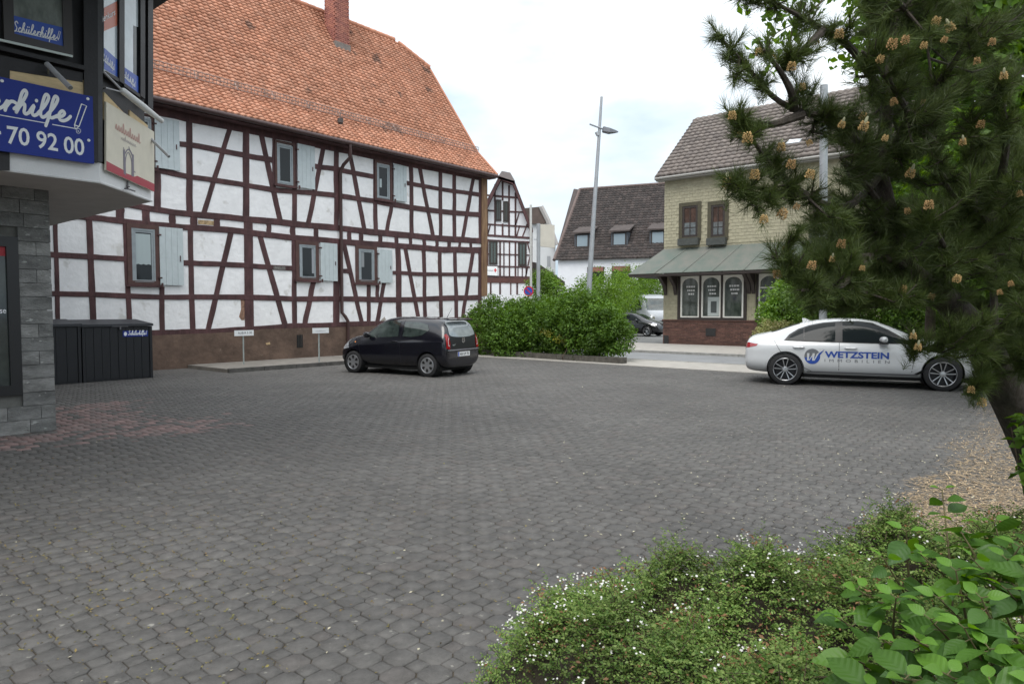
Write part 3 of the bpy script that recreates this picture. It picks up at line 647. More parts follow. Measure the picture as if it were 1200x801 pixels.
# vent pipe and a lug on the slope
def on_roof(px, py):
    n_ = E1.cross(mn).normalized(); P_ = rp(0, T1, Z1); d = ray(px, py); return EYE + d * ((P_ - EYE).dot(n_) / d.dot(n_))
p = on_roof(399, 153); b = MB(); b.tube([p - UP * .1, p + UP * .25], .055, 10); b.lathe([(.055, 0), (.10, .0), (.10, .16), (.0, .2)], p + UP * .25, UP, 12); b.lathe([(.2, -.05), (.12, .03), (.06, .1)], p, nn, 12); b.build('vent_pipe', mat('dark_vent', (.07, .06, .055), .6), house, True)
# chimney of brick courses
ct_ = on_roof(401, 57); cs_, ctt = st(ct_); ctt += .32
ch = thing_part('chimney', PT(cs_, ctt, ct_.z), house)
m_cb = [mat('chimney_brick_%s' % n, c, .85, .15, 8, .3, 60) for n, c in (('a', (.36, .145, .11)), ('b', (.30, .12, .095)), ('c', (.41, .17, .12)))]
b = MB(); cw = .62; cz0 = ct_.z - .9; cz1 = ZR + 2.2
b.box(PT(cs_, ctt, (cz0 + cz1) / 2), cw - .02, cw - .02, cz1 - cz0, E1); b.build('core', mat('mortar', (.42, .38, .34), .95), ch)
bricks = [[], [], []]
bb = MB(); zz = cz0; row = 0
while zz < cz1:
    for face in range(4):
        ux = (E1, E2, -E1, -E2)[face]; ny = ux.cross(UP)
        for k in range(3):
            c_ = PT(cs_, ctt, zz + .033) + ny * (cw / 2 - .02) + ux * ((k - 1) * .205 + (.05 if row % 2 else -.05))
            bb.box(c_, .192, .07 + random.uniform(-.006, .006), .063, ux, mi=random.randrange(3))
    zz += .074; row += 1
bb.build('bricks', m_cb, ch)['kind'] = 'stuff'
b = MB(); b.box(PT(cs_, ctt, ct_.z - .05), cw + .12, cw + .12, .5, E1); b.build('flashing', mat('lead', (.20, .17, .15), .7, .2, 8), ch)
# ---- raised strip along the house with its kerb stones
ks = thing_part
kt = st(G(263.5, 437.3))[1]; s_l = st(G(236, 433))[0]
stp = MB(); stp.prism([PT(s_l, kt + .12, -.05), PT(SE - .3, kt + .12, -.05), PT(SE - .3, -.065, -.05), PT(s_l, -.065, -.05)], (0, 0, .145)); strip_o = tag(stp.build('raised_strip', mat('strip_slab', (.20, .185, .165), .9, .2, 3, .4, 50)), kind='structure')
km = MB(); km.prism([(0, 0, -.05), (.985, 0, -.05), (.985, .115, -.05), (0, .115, -.05)], (0, 0, .16)); kme = km.mesh('kerb_stone', mat('dark_kerb', (.085, .08, .074), .85, .3, 6, .4, 50))
k = 0
while s_l + k < SE - 1.2:
    o = link('kerb_stone', kme, None, True); o.location = PT(s_l + k, kt, random.uniform(-.006, .006)); o.rotation_euler = (0, 0, AX + random.uniform(-.004, .004)); setparent(o, strip_o); k += 1.0
for (x0, x1, y0, y1, xp, yb, txt, lb) in ((274, 296.5, 386.8, 393.2, 285.6, 426.5, 'AUB-R 5 30', 'small white nameplate on a thin post at the left end of the raised strip'), (365.5, 384.5, 384, 390.2, 374, 424, '', 'small white nameplate on a thin post between the cellar vent and the downpipe')):
    q = G(xp, yb, .1); t = thing('parking_space_sign', (q.x, q.y, .1), lb, 'sign', 0, 'nameplates in front of the half-timbered house')
    pp = Plane(q, E1, -E2); zt_ = pp.sz(xp, y0)[1]
    b = MB(); b.tube([q - UP * .05, Vector((q.x, q.y, zt_ - .02))], .022, 8); b.build('post', mat('galvanised_post', (.34, .38, .37), .5, .15, 10, metal=.3), t)
    a0, a1, z0, z1 = pp.box_of(x0, x1, y0, y1); b = MB(); pp.rect(b, a0, a1, z0, z1, .022, .04); b.build('plate', mat('white_plate', (.75, .77, .78), .4), t)
    if txt: place2d(fit(text_mesh(txt), a0 + .1, z0 + .05, a1 - a0 - .16, (z1 - z0) * .42), lambda x, y: pp.pt(x, y, .043)).build('lettering', mat('grey_print', (.10, .10, .12), .5), t)
    else: place2d(fit(squiggle(8, 4, .22)[0], a0 + .09, z0 + .05, a1 - a0 - .2, (z1 - z0) * .25), lambda x, y, e=0: pp.pt(x, y, .043 + e)).build('lettering', mat('pale_print', (.45, .46, .48), .5), t)

# ================================================================== SHOP BUILDING ON THE LEFT
m_dark = mat('black_timber', (.013, .012, .014), .55, .25, 6, .2, 30)
m_white = mat('white_render', (.74, .74, .74), .8, .05, 3, .2, 40)
m_soff = mat('grey_soffit', (.56, .54, .51), .85, .06, 3)
m_ply = mat('raw_plywood', (.70, .54, .31), .75, .14, 3.5, .15, 60, stretch=(1, 1, 5), spots=((.38, .25, .11), 5, .70))
m_blue = mat('sign_blue', (.014, .034, .26), .45, spec=.25)
m_bsti = mat('sticker_blue', (.02, .08, .42), .35)
m_wsign = mat('sign_white', (.82, .84, .86), .45)
SCP = G(66, 503.5); ZS = 3.27
C1 = G(117, 214, ZS); C1 = Vector((C1.x, C1.y, 0)); DC = Vector((math.cos(AX + R(45)), math.sin(AX + R(45)), 0))
PA = Plane(C1, E1, -E2); NB = Vector((DC.y, -DC.x, 0)); PB = Plane(C1, DC, NB)
LB = PB.sz(177.5, 238)[0]; C2 = C1 + DC * LB
shop = thing('shop_building', Vector((SCP.x, SCP.y, 0)), 'dark timbered shop building with a stone-clad ground floor and white overhanging upper storey', 'building')
# ground floor in dark split-face stone, each block of the visible wall a piece
PS = Plane(SCP, E1, -E2); ZTOP = ZS + .02
gf = MB(); gf.prism([PS.pt(-9, 0, -.05), PS.pt(-.05, 0, -.05), PS.pt(-.05, 0, -8), PS.pt(-9, 0, -8)], (0, 0, ZS + .06)); gfo = gf.build('stone_wall', mat('stone_mortar', (.14, .14, .13), .95, .2, 8), shop)
m_st = [mat('slate_block_%s' % n, c, .75, .4, 3.2, .8, 30, stretch=(1, 1, 2.2), island=.12, spots=((.36, .37, .35), 8.5, .655)) for n, c in (('a', (.185, .186, .18)), ('b', (.22, .22, .212)), ('c', (.155, .157, .152)))]
da0 = PS.sz(0, 370)[0]; WX1 = PS.sz(24, 370)[0]; WZ0 = PS.sz(18, 463)[1]; WZ1 = PS.sz(14, 277)[1]
ch_ = (ZTOP + .0) / 18
for r in range(18):
    z0 = r * ch_; x = 0.0; w = (.34, .17)[r % 2] if r % 3 else .30; first = True
    while x > -1.6:
        ww = w if first else random.choice((.36, .38, .34)); first = False
        x1 = x - ww
        a1, a0 = x - .003, x1 + .003
        if z0 + ch_ > WZ0 and z0 < WZ1:
            if a1 < WX1: break
            if a0 < WX1 + .09: a0 = WX1
        if a1 - a0 > .075:
            b = MB(); d = .0 + random.uniform(-.004, .007); PS.rect(b, a0, a1, z0 + .003, z0 + ch_ - .004, -.06, d); o = b.build('stone_block', random.choice(m_st), gfo)
        x = x1
for r in range(18):                                   # return face round the corner
    z0 = r * ch_; b = MB()
    PR = Plane(SCP, E2, E1)
    for k in range(3): PR.rect(b, .004 + k * .4 + (r % 2) * .1, .4 + k * .4 + (r % 2) * .1, z0 + .003, z0 + ch_ - .004, -.06, .002)
    b.build('stone_block', random.choice(m_st), gfo)
# display window
dw = thing_part('display_window', PS.pt(-1, WZ0, 0), shop)
b = MB(); fw = .13
PS.frame(b, -2.6, WX1 - .005, WZ0 + .006, WZ1 - .006, fw, -.04, .02); b.build('frame', mat('black_frame', (.012, .012, .013), .35), dw)
b = MB(); PS.rect(b, -2.5, WX1 - fw, WZ0 + fw, WZ1 - fw, -.06, -.02); b.build('pane', mat('shop_glass', (.020, .026, .026), .05, spec=.7, col2=(.05, .065, .06), vs=2.4), dw)
b = MB(); PS.rect(b, -2.5, WX1 - fw - .01, PS.sz(8, 300)[1], PS.sz(8, 284)[1], -.019, -.012); b.build('red_banner', mat('banner_red', (.33, .01, .02), .5), dw)
place2d(fit(text_mesh('Kurse', 1, .01), PS.sz(-14, 366)[0], PS.sz(0, 367)[1], PS.sz(7.6, 366)[0] - PS.sz(-14, 366)[0], .075), lambda x, y: PS.pt(x, y, -.011)).build('lettering', m_wsign, dw)
# jettied upper storey
up = MB(); BK = C2 + E2 * 6
foot = [C1 - E1 * 9, C1, C2, BK, BK - E1 * 9]
ZU = 7.2
body = MB(); ins_ = .05
fp = [C1 - E1 * 9 + E2 * .07, C1 + (E2 * .07 - E1 * .03), C2 + Vector((0, 0, 0)) - NB * .07, BK - E1 * .07, BK - E1 * 9]
body.prism([Vector((p.x, p.y, ZS + .25)) for p in fp], (0, 0, ZU - ZS - .25)); body.build('upper_wall', m_dark, shop)
fa = MB()
zL = PA.sz(0, 207)[1]; zLt = PA.sz(0, 175)[1]; zR = PA.sz(117, 213.5)[1]
zt_ = PA.sz(112, 190)[1]; aL = PA.sz(0, 200)[0]
far = C1 - E1 * 9
def P3(p, z): return Vector((p.x, p.y, z))
zfar = zL + (zL - zR) / (0 - aL) * 0
fa.add([P3(C1 - E1 * 9, zR - .0), P3(C1, zR), P3(C1, zt_), P3(C1 - E1 * 9, zt_), P3(C2, zR), P3(C2, PB.sz(177.5, 211)[1]), P3(C1 - E1 * 9 + E2 * .3, zt_), P3(C1 + E2 * .3, zt_), P3(C2 + E2 * .3, PB.sz(177.5, 211)[1]), P3(BK, zR), P3(BK, zt_)],
       [(0, 1, 2, 3), (1, 4, 5, 2), (3, 2, 7, 6), (2, 5, 8, 7), (4, 9, 10, 5)])
fa.build('white_fascia', m_white, shop)
b = MB(); b.prism([P3(p, zR - .012) for p in foot], (0, 0, .03)); b.build('soffit', m_soff, shop)
b = MB(); b.tube([P3(C1 - E1 * 9 - E2 * -.02, zR + .0), P3(C1, zR), P3(C2, zR)], .018, 6); b.build('fascia_edge', m_white, shop)
# posts and rails of the timber front
b = MB(); PA.quad(b, [(96, -60), (112.5, -60), (113.5, 191), (97.5, 188)], -.01, .05); b.build('post', m_dark, shop)
b = MB(); PA.quad(b, [(112.9, -60), (119.3, -60), (119.0, 190), (113.9, 190)], -.01, .035); b.build('post', mat('grey_timber', (.075, .075, .08), .6, .2, 8), shop)
b = MB(); PA.quad(b, [(-120, 28), (97, 79), (97, 84), (-120, 33)], -.01, .085); b.build('ledge', m_dark, shop)
b = MB(); PA.quad(b, [(-120, 40), (96, 86), (96, 97), (-120, 62)], -.01, .03); b.build('rail', m_dark, shop)
b = MB(); PA.quad(b, [(-30, 60), (10.5, 70), (10.5, 200), (-30, 200)], -.01, .032); b.build('rail', m_dark, shop)
b = MB(); PA.quad(b, [(11, 76), (97, 94.5), (97, 140), (11, 125)], -.01, .02); b.build('plywood_board', m_ply, shop)
w = thing_part('window', PA.px(40, 40), shop)
aw1 = PA.sz(83.5, 40)[0]; aw0 = PA.sz(3, 30)[0]; zb = PA.sz(40, 56)[1] - .01; zt2 = zb + 1.5
b = MB(); PA.frame(b, aw0, aw1, zb, zt2, .10, .0, .05); b.build('frame', mat('dark_brown_frame', (.035, .03, .028), .4), w)
b = MB(); PA.rect(b, aw0 + .09, aw1 - .085, zb + .08, zt2 - .08, .0, .02); b.build('pane', mat('office_glass', (.10, .12, .11), .06, spec=.8, col2=(.30, .33, .31), vs=3.2, stretch=(1, 1, .5)), w)  # pale mottling in the pane's base colour imitates white reflections
b = MB(); PA.quad(b, [(-40, 38.5), (83, 66.5), (83, 69), (-40, 41.5)], .05, .07); b.build('drip_strip', mat('alu_strip', (.50, .55, .52), .4, metal=.2), w)
b = MB(); PA.quad(b, [(9, 17.6), (76.2, 34), (76.6, 57), (9.6, 41.6)], .022, .025); b.build('blue_sticker', m_bsti, w)
sw = script('Schulerhilfe!', .30, 1.35)[0]
o0 = PA.sz(15, 35); o1 = PA.sz(70, 47.4); wd = o1[0] - o0[0]
def on(pl, p0, p1, h, d):                              # writing between two pixel points, h tall
    a0, z0 = pl.sz(*p0, d); a1, z1 = pl.sz(*p1, d)
    return lambda x, y, e=0.0: pl.pt(a0 + (a1 - a0) * x, z0 + (z1 - z0) * x + h * y, d + e)
def norm(vf, yu):                                      # x to 0..1, y in x-heights scaled by yu
    v, f = vf; xs = [p[0] for p in v]; a, b_ = min(xs), max(xs); return [((p[0] - a) / (b_ - a), p[1] * yu) + tuple(p[2:]) for p in v], f
place2d(norm(sw, .050), on(PA, (14.5, 36), (71.5, 47.8), 1, .027)).build('lettering', m_wsign, w)
b = MB(); PA.quad(b, [(14.5, 36.0), (66, 48.2), (66, 48.9), (14.5, 36.7)], .026, .027); b.build('underline', m_wsign, w)
# the big blue board
bs = thing('blue_sign', PA.px(50, 190), 'big blue company board with white handwriting and a phone number on the shop front', 'sign')
b = MB(); PA.quad(b, [(-220, 46), (105.2, 115.2), (107, 193.3), (-220, 148)], .06, .10); b.build('board', m_blue, bs)
c0 = PA.sz(-60, 139, .1); 
fw_ = on(PA, (-62, 126.0), (85.5, 147), 1, .103)
# letters r h i l f e with the visible ones at their measured places
full, adv = script('erhilfe', .34, 1.45)
v, f = full; xs = [p[0] for p in v]
a0, z0 = PA.sz(-14, 128.3, .103); a1, z1 = PA.sz(84.5, 143.8, .103); k = (a1 - a0) / (max(xs) - min(xs)); xm = min(xs)
hx = .118
xM = max(xs); v, f = script('Schulerhilfe', .34, 1.45)[0]; vM = max(p[0] for p in v)
b = MB(); b.add([PA.pt(a1 - (vM - p[0]) * k, z1 + p[1] * hx, .103 + p[2]) for p in v], f); b.build('lettering', m_wsign, bs)
b = MB()
for q in ([(-120, 115.8), (53, 146), (53, 147), (-120, 116.8)], [(58, 147.1), (87, 152.2), (87, 153.2), (58, 148.1)]): PA.quad(b, q, .1, .103)
b.build('underline', m_wsign, bs)
def pxrib(pl, pts, wpx, d, mb=None):
    mb = mb or MB(); v, f = ribbon(pts, wpx); mb.add([pl.px(p[0], p[1], d + p[2]) for p in v], [tuple(reversed(q)) for q in f]); return mb
b = MB()
for pts in ([(95.5, 122), (87.3, 146.5), (88.2, 151.5), (92.5, 148.5), (101.5, 124.2), (95.5, 122)], [(87.3, 146.5), (92.5, 148.5)]): pxrib(PA, pts, 1.25, .103, b)
b.build('pencil_emblem', m_wsign, bs)
b = MB(); ang = [2 * math.pi * k / 14 for k in range(15)]
pxrib(PA, [(92 + 2.6 * math.cos(t), 153.6 + 2.8 * math.sin(t)) for t in ang], .5, .103, b); b.build('registered_mark', m_wsign, bs)
place2d(norm(text_mesh('R', 1), 1), on(PA, (91, 154.8), (93.2, 155.1), .03, .103)).build('lettering', m_wsign, bs)
for txt, p0, p1 in (('70', (8.5, 167.5), (35, 171)), ('92', (43, 172.5), (68, 177)), ('00', (75, 178.5), (99, 182.2)), ('-', (-3.2, 161.5), (1.3, 162.1))):
    vf = text_mesh(txt, 1, .016); v, f = vf; xs = [p[0] for p in v]; x0, x1 = min(xs), max(xs)
    place2d(([((p[0] - x0) / (x1 - x0), p[1] / .73) for p in v], f), on(PA, p0, p1, .205, .103)).build('lettering', m_wsign, bs)
for q in ((2.2, 95), (102.8, 116), (103.8, 164.5)):
    b = MB(); b.lathe([(.018, 0), (.018, .008), (0, .01)], PA.px(*q, .1), -E2, 8); b.build('screw', m_wsign, bs)
# chamfered corner: two window casements, boards and the cream sign
w = thing_part('window', PB.px(145, 60), shop)
b = MB()
PB.quad(b, [(119.6, -60), (175.5, -60), (175.5, 122), (119.6, 88)], -.005, .012); b.build('surround', m_dark, w)
b = MB()
for q in ([(135.5, -60), (141.6, -60), (141.6, 99), (135.5, 95)], [(160.5, -60), (166, -60), (166, 116), (160.5, 112)], [(169.5, -60), (175.5, -60), (175.5, 128), (169.5, 124)]): PB.quad(b, q, .01, .05)
PB.quad(b, [(119.8, 83), (135.5, 92), (135.5, 96), (119.8, 87)], .01, .045); PB.quad(b, [(141.6, 97), (160.5, 110.5), (160.5, 114.5), (141.6, 101)], .01, .045)
b.build('frame', m_dark, w)
m_refl = mat('pale_reflection_glass', (.55, .62, .66), .08, .1, 2.5, spec=.8)  # pale base colour paints white reflections onto the corner panes
for q in ([(119.8, -60), (135.5, -60), (135.5, 92.5), (119.8, 84)], [(142, -60), (160.2, -60), (160.2, 111), (142, 98)]):
    b = MB(); PB.quad(b, q, .012, .02); b.build('pane', m_refl, w)
b = MB(); PB.quad(b, [(154.5, 30), (160.2, 32), (160.2, 108), (154.5, 104)], .0205, .022); b.build('pane', m_pane, w)
b = MB(); PB.quad(b, [(119.8, 9.5), (135.3, 1.5), (135.3, 30), (119.8, 36.5)], .0205, .023); b.build('orange_sticker', mat('sticker_orange', (.62, .17, .10), .4), w)
place2d(norm(text_mesh('ienkurs', 1, .01), 1 / .73), on(PB, (120.2, 26), (135.1, 17.5), .085, .026)).build('lettering', m_wsign, w)
for q in ([(119.8, 56), (135.3, 70), (135.3, 90), (119.8, 81)], [(142.2, 78), (160, 90), (160, 110), (142.2, 96.5)]):
    b = MB(); PB.quad(b, q, .0225, .025); b.build('blue_sticker', m_bsti, w)
for p0, p1 in (((121, 71), (134.5, 83.5)), ((144, 89), (159, 103.5))):
    place2d(norm(script('Schulerhilfe!', .30, 1.3)[0], .040), on(PB, p0, p1, 1, .027)).build('lettering', m_wsign, w)
for q in ([(120.2, 108), (144.5, 133.5), (144.5, 152), (120.2, 140)], [(150, 129), (171.5, 147), (171.5, 165), (150, 160)]):
    b = MB(); PB.quad(b, q, -.0, .022); b.build('plywood_board', m_ply, shop)
cs2 = thing('cream_sign', PB.px(148, 208), 'cream shop board with faded red script and a red bottom strip on the chamfered corner', 'sign')
m_cream = mat('cream_board', (.72, .67, .55), .55, .06, 3)
b = MB(); PB.quad(b, [(119.4, 119), (176.3, 154.5), (176.3, 224.5), (119.4, 199)], .03, .055); b.build('board', m_cream, cs2)
b = MB(); PB.quad(b, [(119.4, 188.5), (141, 200), (143, 203), (153, 207), (156, 206), (176.3, 215.5), (176.3, 224.5), (119.4, 199)], .055, .057); b.build('red_strip', mat('strip_red', (.42, .05, .07), .5), cs2)
m_fade = mat('faded_red_ink', (.56, .33, .28), .6); m_fade2 = mat('faded_grey_ink', (.50, .45, .42), .6); m_arch = mat('grey_ink', (.22, .20, .24), .6)
b = MB(); v, f = squiggle(11, 3, .22)[0]; place2d(norm((v, f), .07), on(PB, (135, 151), (165, 169), 1, .058)).build('lettering', m_fade, cs2)
place2d(norm(squiggle(9, 8, .2)[0], .035), on(PB, (142, 163.5), (160, 173), 1, .058)).build('lettering', m_fade2, cs2)
b = MB()
for pts, wd in (([(146, 203), (145.5, 176)], 2.2), ([(156, 206), (155.8, 182)], 2.2), (spline([(147.2, 205), (147.2, 187), (149.5, 179), (152, 181), (154.5, 190), (154.6, 206)], 5), 1.0), (spline([(145.5, 182), (149, 176), (152, 176), (156, 184)], 5), 1.4), ([(145.6, 176), (144.9, 173)], .8), ([(152, 175), (151, 172)], .8), ([(156, 200), (158.5, 202)], 1.0)): pxrib(PB, pts, wd, .058, b)
b.build('arch_emblem', m_arch, cs2)
# a wrought bracket below and the sign lamps
b = MB(); pq = [PB.px(149.5, 212, .02), PB.px(149.5, 222, .02)]; b.tube(pq, .012, 6); b.tube([PB.px(146, 221, .02), PB.px(149, 221, .09), PB.px(158, 224, .05)], .010, 6); b.tube([PB.px(148, 218, .02), PB.px(152, 219, .05)], .009, 6); b.build('wall_bracket', mat('iron_bracket', (.13, .12, .13), .6), shop)
m_lamp = mat('lamp_tube_grey', (.42, .42, .44), .45, .08, 8)
def lamp(name_lbl, p, q, r, arm):
    t = thing('sign_lamp', arm[0], name_lbl, 'lamp', 0, 'sign lamps on the shop front')
    b = MB(); b.tube([p, q], r, 14); b.build('housing', m_lamp, t, True)
    b = MB(); d = (q - p).normalized(); b.tube([q, q + d * .006], r * .82, 14); b.build('lens', mat('lamp_lens', (.18, .19, .19), .2), t)
    b = MB(); b.tube(arm, .012, 6); b.build('arm', mat('lamp_arm', (.20, .21, .19), .5, metal=.4), t)
lamp('grey tube lamp above the blue company board', PA.px(55, 75, .13), PA.px(82.5, 103, .48), .030, [PA.px(56.5, 87, .02), PA.px(56.5, 79, .13)])
lamp('thin grey tube lamp poking out beside the cream board', PB.px(176, 162, .03), PB.px(198, 183.5, .33), .022, [PB.px(172, 160, .0), PB.px(177, 163, .05)])
t = thing('sign_lamp', PB.px(124, 104), 'long white trough lamp slanting under the corner window', 'lamp', 0, 'sign lamps on the shop front')
p0, p1 = PB.px(142, 105, .16), PB.px(191, 143, .22)
b = MB(); d = (p1 - p0).normalized(); sx, sy = frame_of(d)
b.tube([p0, p0 + d * .05, p0 + (p1 - p0) * .5, p1 - d * .04, p1], [.02, .045, .048, .035, .008], 10); b.build('trough', mat('lamp_white', (.72, .73, .72), .4), t, True)
b = MB(); b.tube([PB.px(121, 84, .03), PB.px(143, 106, .16)], .014, 6); b.tube([PB.px(121, 104, .0), PB.px(124, 103, .1), PB.px(143, 108, .16)], .010, 6); b.build('arm', m_lamp, t)
# eaves of the shop roof
sE = (C2 - B0).dot(E1) + .45; zE = None
PE = Plane(PT(sE, 0), E2, E1); rz = PE.sz(187, 7)
tE = rz[0]; b = MB(); zE = rz[1]
b.prism([PT(sE, tE + 8, zE), PT(sE, tE - 6, zE), PT(sE - 9, tE - 6, zE), PT(sE - 9, tE + 8, zE)], (0, 0, .28)); b.build('eaves', mat('dark_eaves', (.03, .028, .028), .7), shop)
b = MB(); b.prism([PT(sE + .02, tE - 6, zE + .28), PT(sE - 4.5, tE - 6, zE + 3.2), PT(sE - 9, tE - 6, zE + .28)], E2 * 14); b.build('roof', mat('shop_roof', (.10, .06, .05), .85, .2, 4), shop)

# ================================================================== BIN STORES
m_bin = mat('black_bin_plastic', (.008, .009, .012), .5, .15, 5, .1, 40)
m_binlid = mat('black_bin_lid', (.028, .030, .036), .5, .15, 5)
pf = G(177.5, 442.5); PBn = Plane(pf, E1, -E2)
tW = st(pf)[1]
def binstore(x0, x1, yb, ndoor, lbl):
    a0, a1 = PBn.sz(x0, 420)[0], PBn.sz(x1, 420)[0]; zt_ = PBn.sz((x0 + x1) / 2, 379.5)[1]; dep = min(-tW - .12, 1.0)
    t = thing('bin_store', PBn.pt((a0 + a1) / 2, 0, -dep / 2), lbl, 'bin store', 0, 'black bin stores against the house')
    b = MB(); PBn.rect(b, a0 + .02, a1 - .02, .0, zt_ - .06, -dep, -.03); b.build('body', m_bin, t)
    b = MB(); b.prism([PBn.pt(a0 - .02, zt_ - .055, .03), PBn.pt(a0 - .02, zt_ + .0, .03), PBn.pt(a0 - .02, zt_ + .10, -dep - .02), PBn.pt(a0 - .02, zt_ + .03, -dep - .02)], E1 * (a1 - a0 + .04)); b.build('lid', m_binlid, t)
    for q0 in (a0, a1 - .06): b = MB(); PBn.rect(b, q0, q0 + .06, .0, zt_ - .06, -.05, .0); b.build('corner_post', m_bin, t)
    for k in range(ndoor):
        u0 = a0 + .065 + (a1 - a0 - .13) * k / ndoor; u1 = a0 + .065 + (a1 - a0 - .13) * (k + 1) / ndoor - .012
        d = thing_part('door', PBn.pt(u0, 0, 0), t); n = max(2, int((u1 - u0) / .16))
        for i in range(n):
            b = MB(); PBn.rect(b, u0 + (u1 - u0) * i / n + .004, u0 + (u1 - u0) * (i + 1) / n - .004, .05, zt_ - .075, -.032, -.012 + .003 * (i % 2)); b.build('panel', m_bin, d)
    return t, a0, a1, zt_
binstore(62, 95.5, 447, 1, 'smaller black bin store half hidden behind the stone corner')
t, a0, a1, zt_ = binstore(97, 179, 444, 2, 'wide black double-door bin store with a small blue sticker')
b = MB(); PBn.quad(b, [(144, 387.5), (173.5, 387), (173.5, 393.8), (144, 394.5)], -.008, -.002); b.build('blue_sticker', m_blue, t)
place2d(norm(script('Schulerhilfe!', .3)[0], .045), on(PBn, (150, 392.3), (172.5, 391.9), 1, .0)).build('lettering', m_wsign, t)
b = MB(); b.add(*[[PBn.px(147 + 1.8 * math.cos(k), 391 + 2.4 * math.sin(k), .0) for k in np.linspace(0, 6.283, 13)[:-1]], [tuple(range(11, -1, -1))]]); b.build('round_emblem', m_wsign, t)
b = MB(); b.tube([PBn.px(131, 382.3, .02), PBn.px(150, 382.2, .02)], .012, 6); b.tube([PBn.px(141, 381, .0), PBn.px(141, 386, .02)], .02, 6); b.build('latch', mat('latch_steel', (.16, .16, .17), .4, metal=.6), t)

# ================================================================== BEIGE SHINGLED HOUSE ACROSS THE ROAD
m_shin = [mat('beige_shingle_%s' % n, c, .85, .10, 6, .3, 40, island=.05) for n, c in (('a', (.345, .320, .225)), ('b', (.335, .311, .219)), ('c', (.355, .329, .231)))]
m_brick = [mat('red_brick_%s' % n, c, .8, .2, 6, .3, 60, island=.2) for n, c in (('a', (.105, .052, .041)), ('b', (.088, .044, .036)), ('c', (.125, .062, .048)))]
m_olive = mat('olive_frame', (.066, .058, .034), .7, .15, 6)
m_drk = mat('dark_brown_wood', (.030, .022, .019), .6, .2, 6)
m_copper = mat('weathered_canopy', (.092, .122, .102), .6, col2=(.15, .150, .130), vs=1.4, bump=.1, bs=12)
m_btile = [mat('grey_brown_tile_%s' % n, c, .9, .2, 4, .3, 50, island=.10, spots=((.30, .27, .235), 6.0, .62)) for n, c in (('a', (.185, .158, .142)), ('b', (.20, .172, .155)), ('c', (.165, .142, .13)))]
CB = G(777, 402.8); BP = Plane(CB, -E2, -E1)                # facade runs right along -E2, faces -E1
bei = thing('shingled_house', CB, 'beige shingle-clad house with a metal shop canopy and brick base across the road', 'house')
BW, BD, BZ = 11.5, 7.4, 8.05
def BPT(a, d, z): q = CB - E2 * a + E1 * d; return Vector((q.x, q.y, z))
b = MB(); b.prism([BPT(0, 0, 0), BPT(BW, 0, 0), BPT(BW, BD, 0), BPT(0, BD, 0)], (0, 0, BZ)); b.prism([BPT(.02, .02, BZ - .02), BPT(.02, BD - .02, BZ - .02), BPT(.02, BD / 2, BZ + 3.0)], -E2 * (BW - .04)); b.build('wall', m_shin[1], bei)
zb = BP.sz(777, 374)[1]; zc = BP.sz(779, 292)[1]
def clad(z0, z1, a0, a1, holes=()):                          # overlapping courses of shingles
    b = MB(); z = z0; r = 0
    while z < z1 - .02:
        hh = min(.155, z1 - z); a = a0 + (.13 if r % 2 else 0) - .26
        while a < a1:
            u0, u1 = max(a, a0), min(a + .255, a1)
            if u1 - u0 > .03 and not any(h0 < (u0 + u1) / 2 < h1 and g0 < z + .07 < g1 for h0, h1, g0, g1 in holes):
                j = random.uniform(-.004, .004); b.add([BP.pt(u0 + .003, z + j, .019), BP.pt(u1 - .003, z + j, .019), BP.pt(u1 - .004, z + hh, .008), BP.pt(u0 + .004, z + hh, .008), BP.pt(u0 + .004, z + j, .004), BP.pt(u1 - .004, z + j, .004)], [(0, 1, 2, 3), (4, 5, 1, 0)], random.randrange(3))
            a += .262
        z += .15; r += 1
    o = b.build('shingles', m_shin, bei); o['kind'] = 'stuff'
wins = [BP.box_of(796, 822, 237, 282), BP.box_of(829.5, 854, 235.5, 281.5), BP.box_of(949, 978, 224, 272), BP.box_of(1085, 1118, 208, 268)]
wins = [wins[0], wins[1], wins[2]]
clad(zc + .1, BZ, 0, BW, [(w[0], w[1], w[2], w[3]) for w in wins])
shopw = [BP.box_of(797, 873, 318, 372), BP.box_of(889, 915, 316, 372), BP.box_of(916.5, 943, 316, 372)]
clad(zb, zc - .3, 0, BW, [(shopw[0][0], shopw[0][1], 0, 9), (shopw[1][0], shopw[2][1], 0, 9)])
b = MB(); z = .0; r = 0
while z < zb - .06:
    a = -.12 * (r % 2)
    while a < BW: BP.rect(b, max(a, 0) + .004, min(a + .236, BW), z + .004, z + .068, -.01, .03 + random.uniform(-.002, .002), random.randrange(3)); a += .24
    z += .075; r += 1
b.build('bricks', m_brick, bei)['kind'] = 'stuff'
b = MB(); BP.rect(b, -.04, BW, zb - .06, zb, -.02, .07); b.build('brick_ledge', m_brick[0], bei)
b = MB(); BP.rect(b, *BP.box_of(827.5, 839, 384.5, 393.5), .03, .05); b.build('cellar_vent', mat('vent_black', (.02, .02, .02), .7), bei)
b = MB(); BP.rect(b, *BP.box_of(778.5, 784, 393, 402.5), .03, .05); b.build('cellar_vent', MAT['vent_black'], bei)
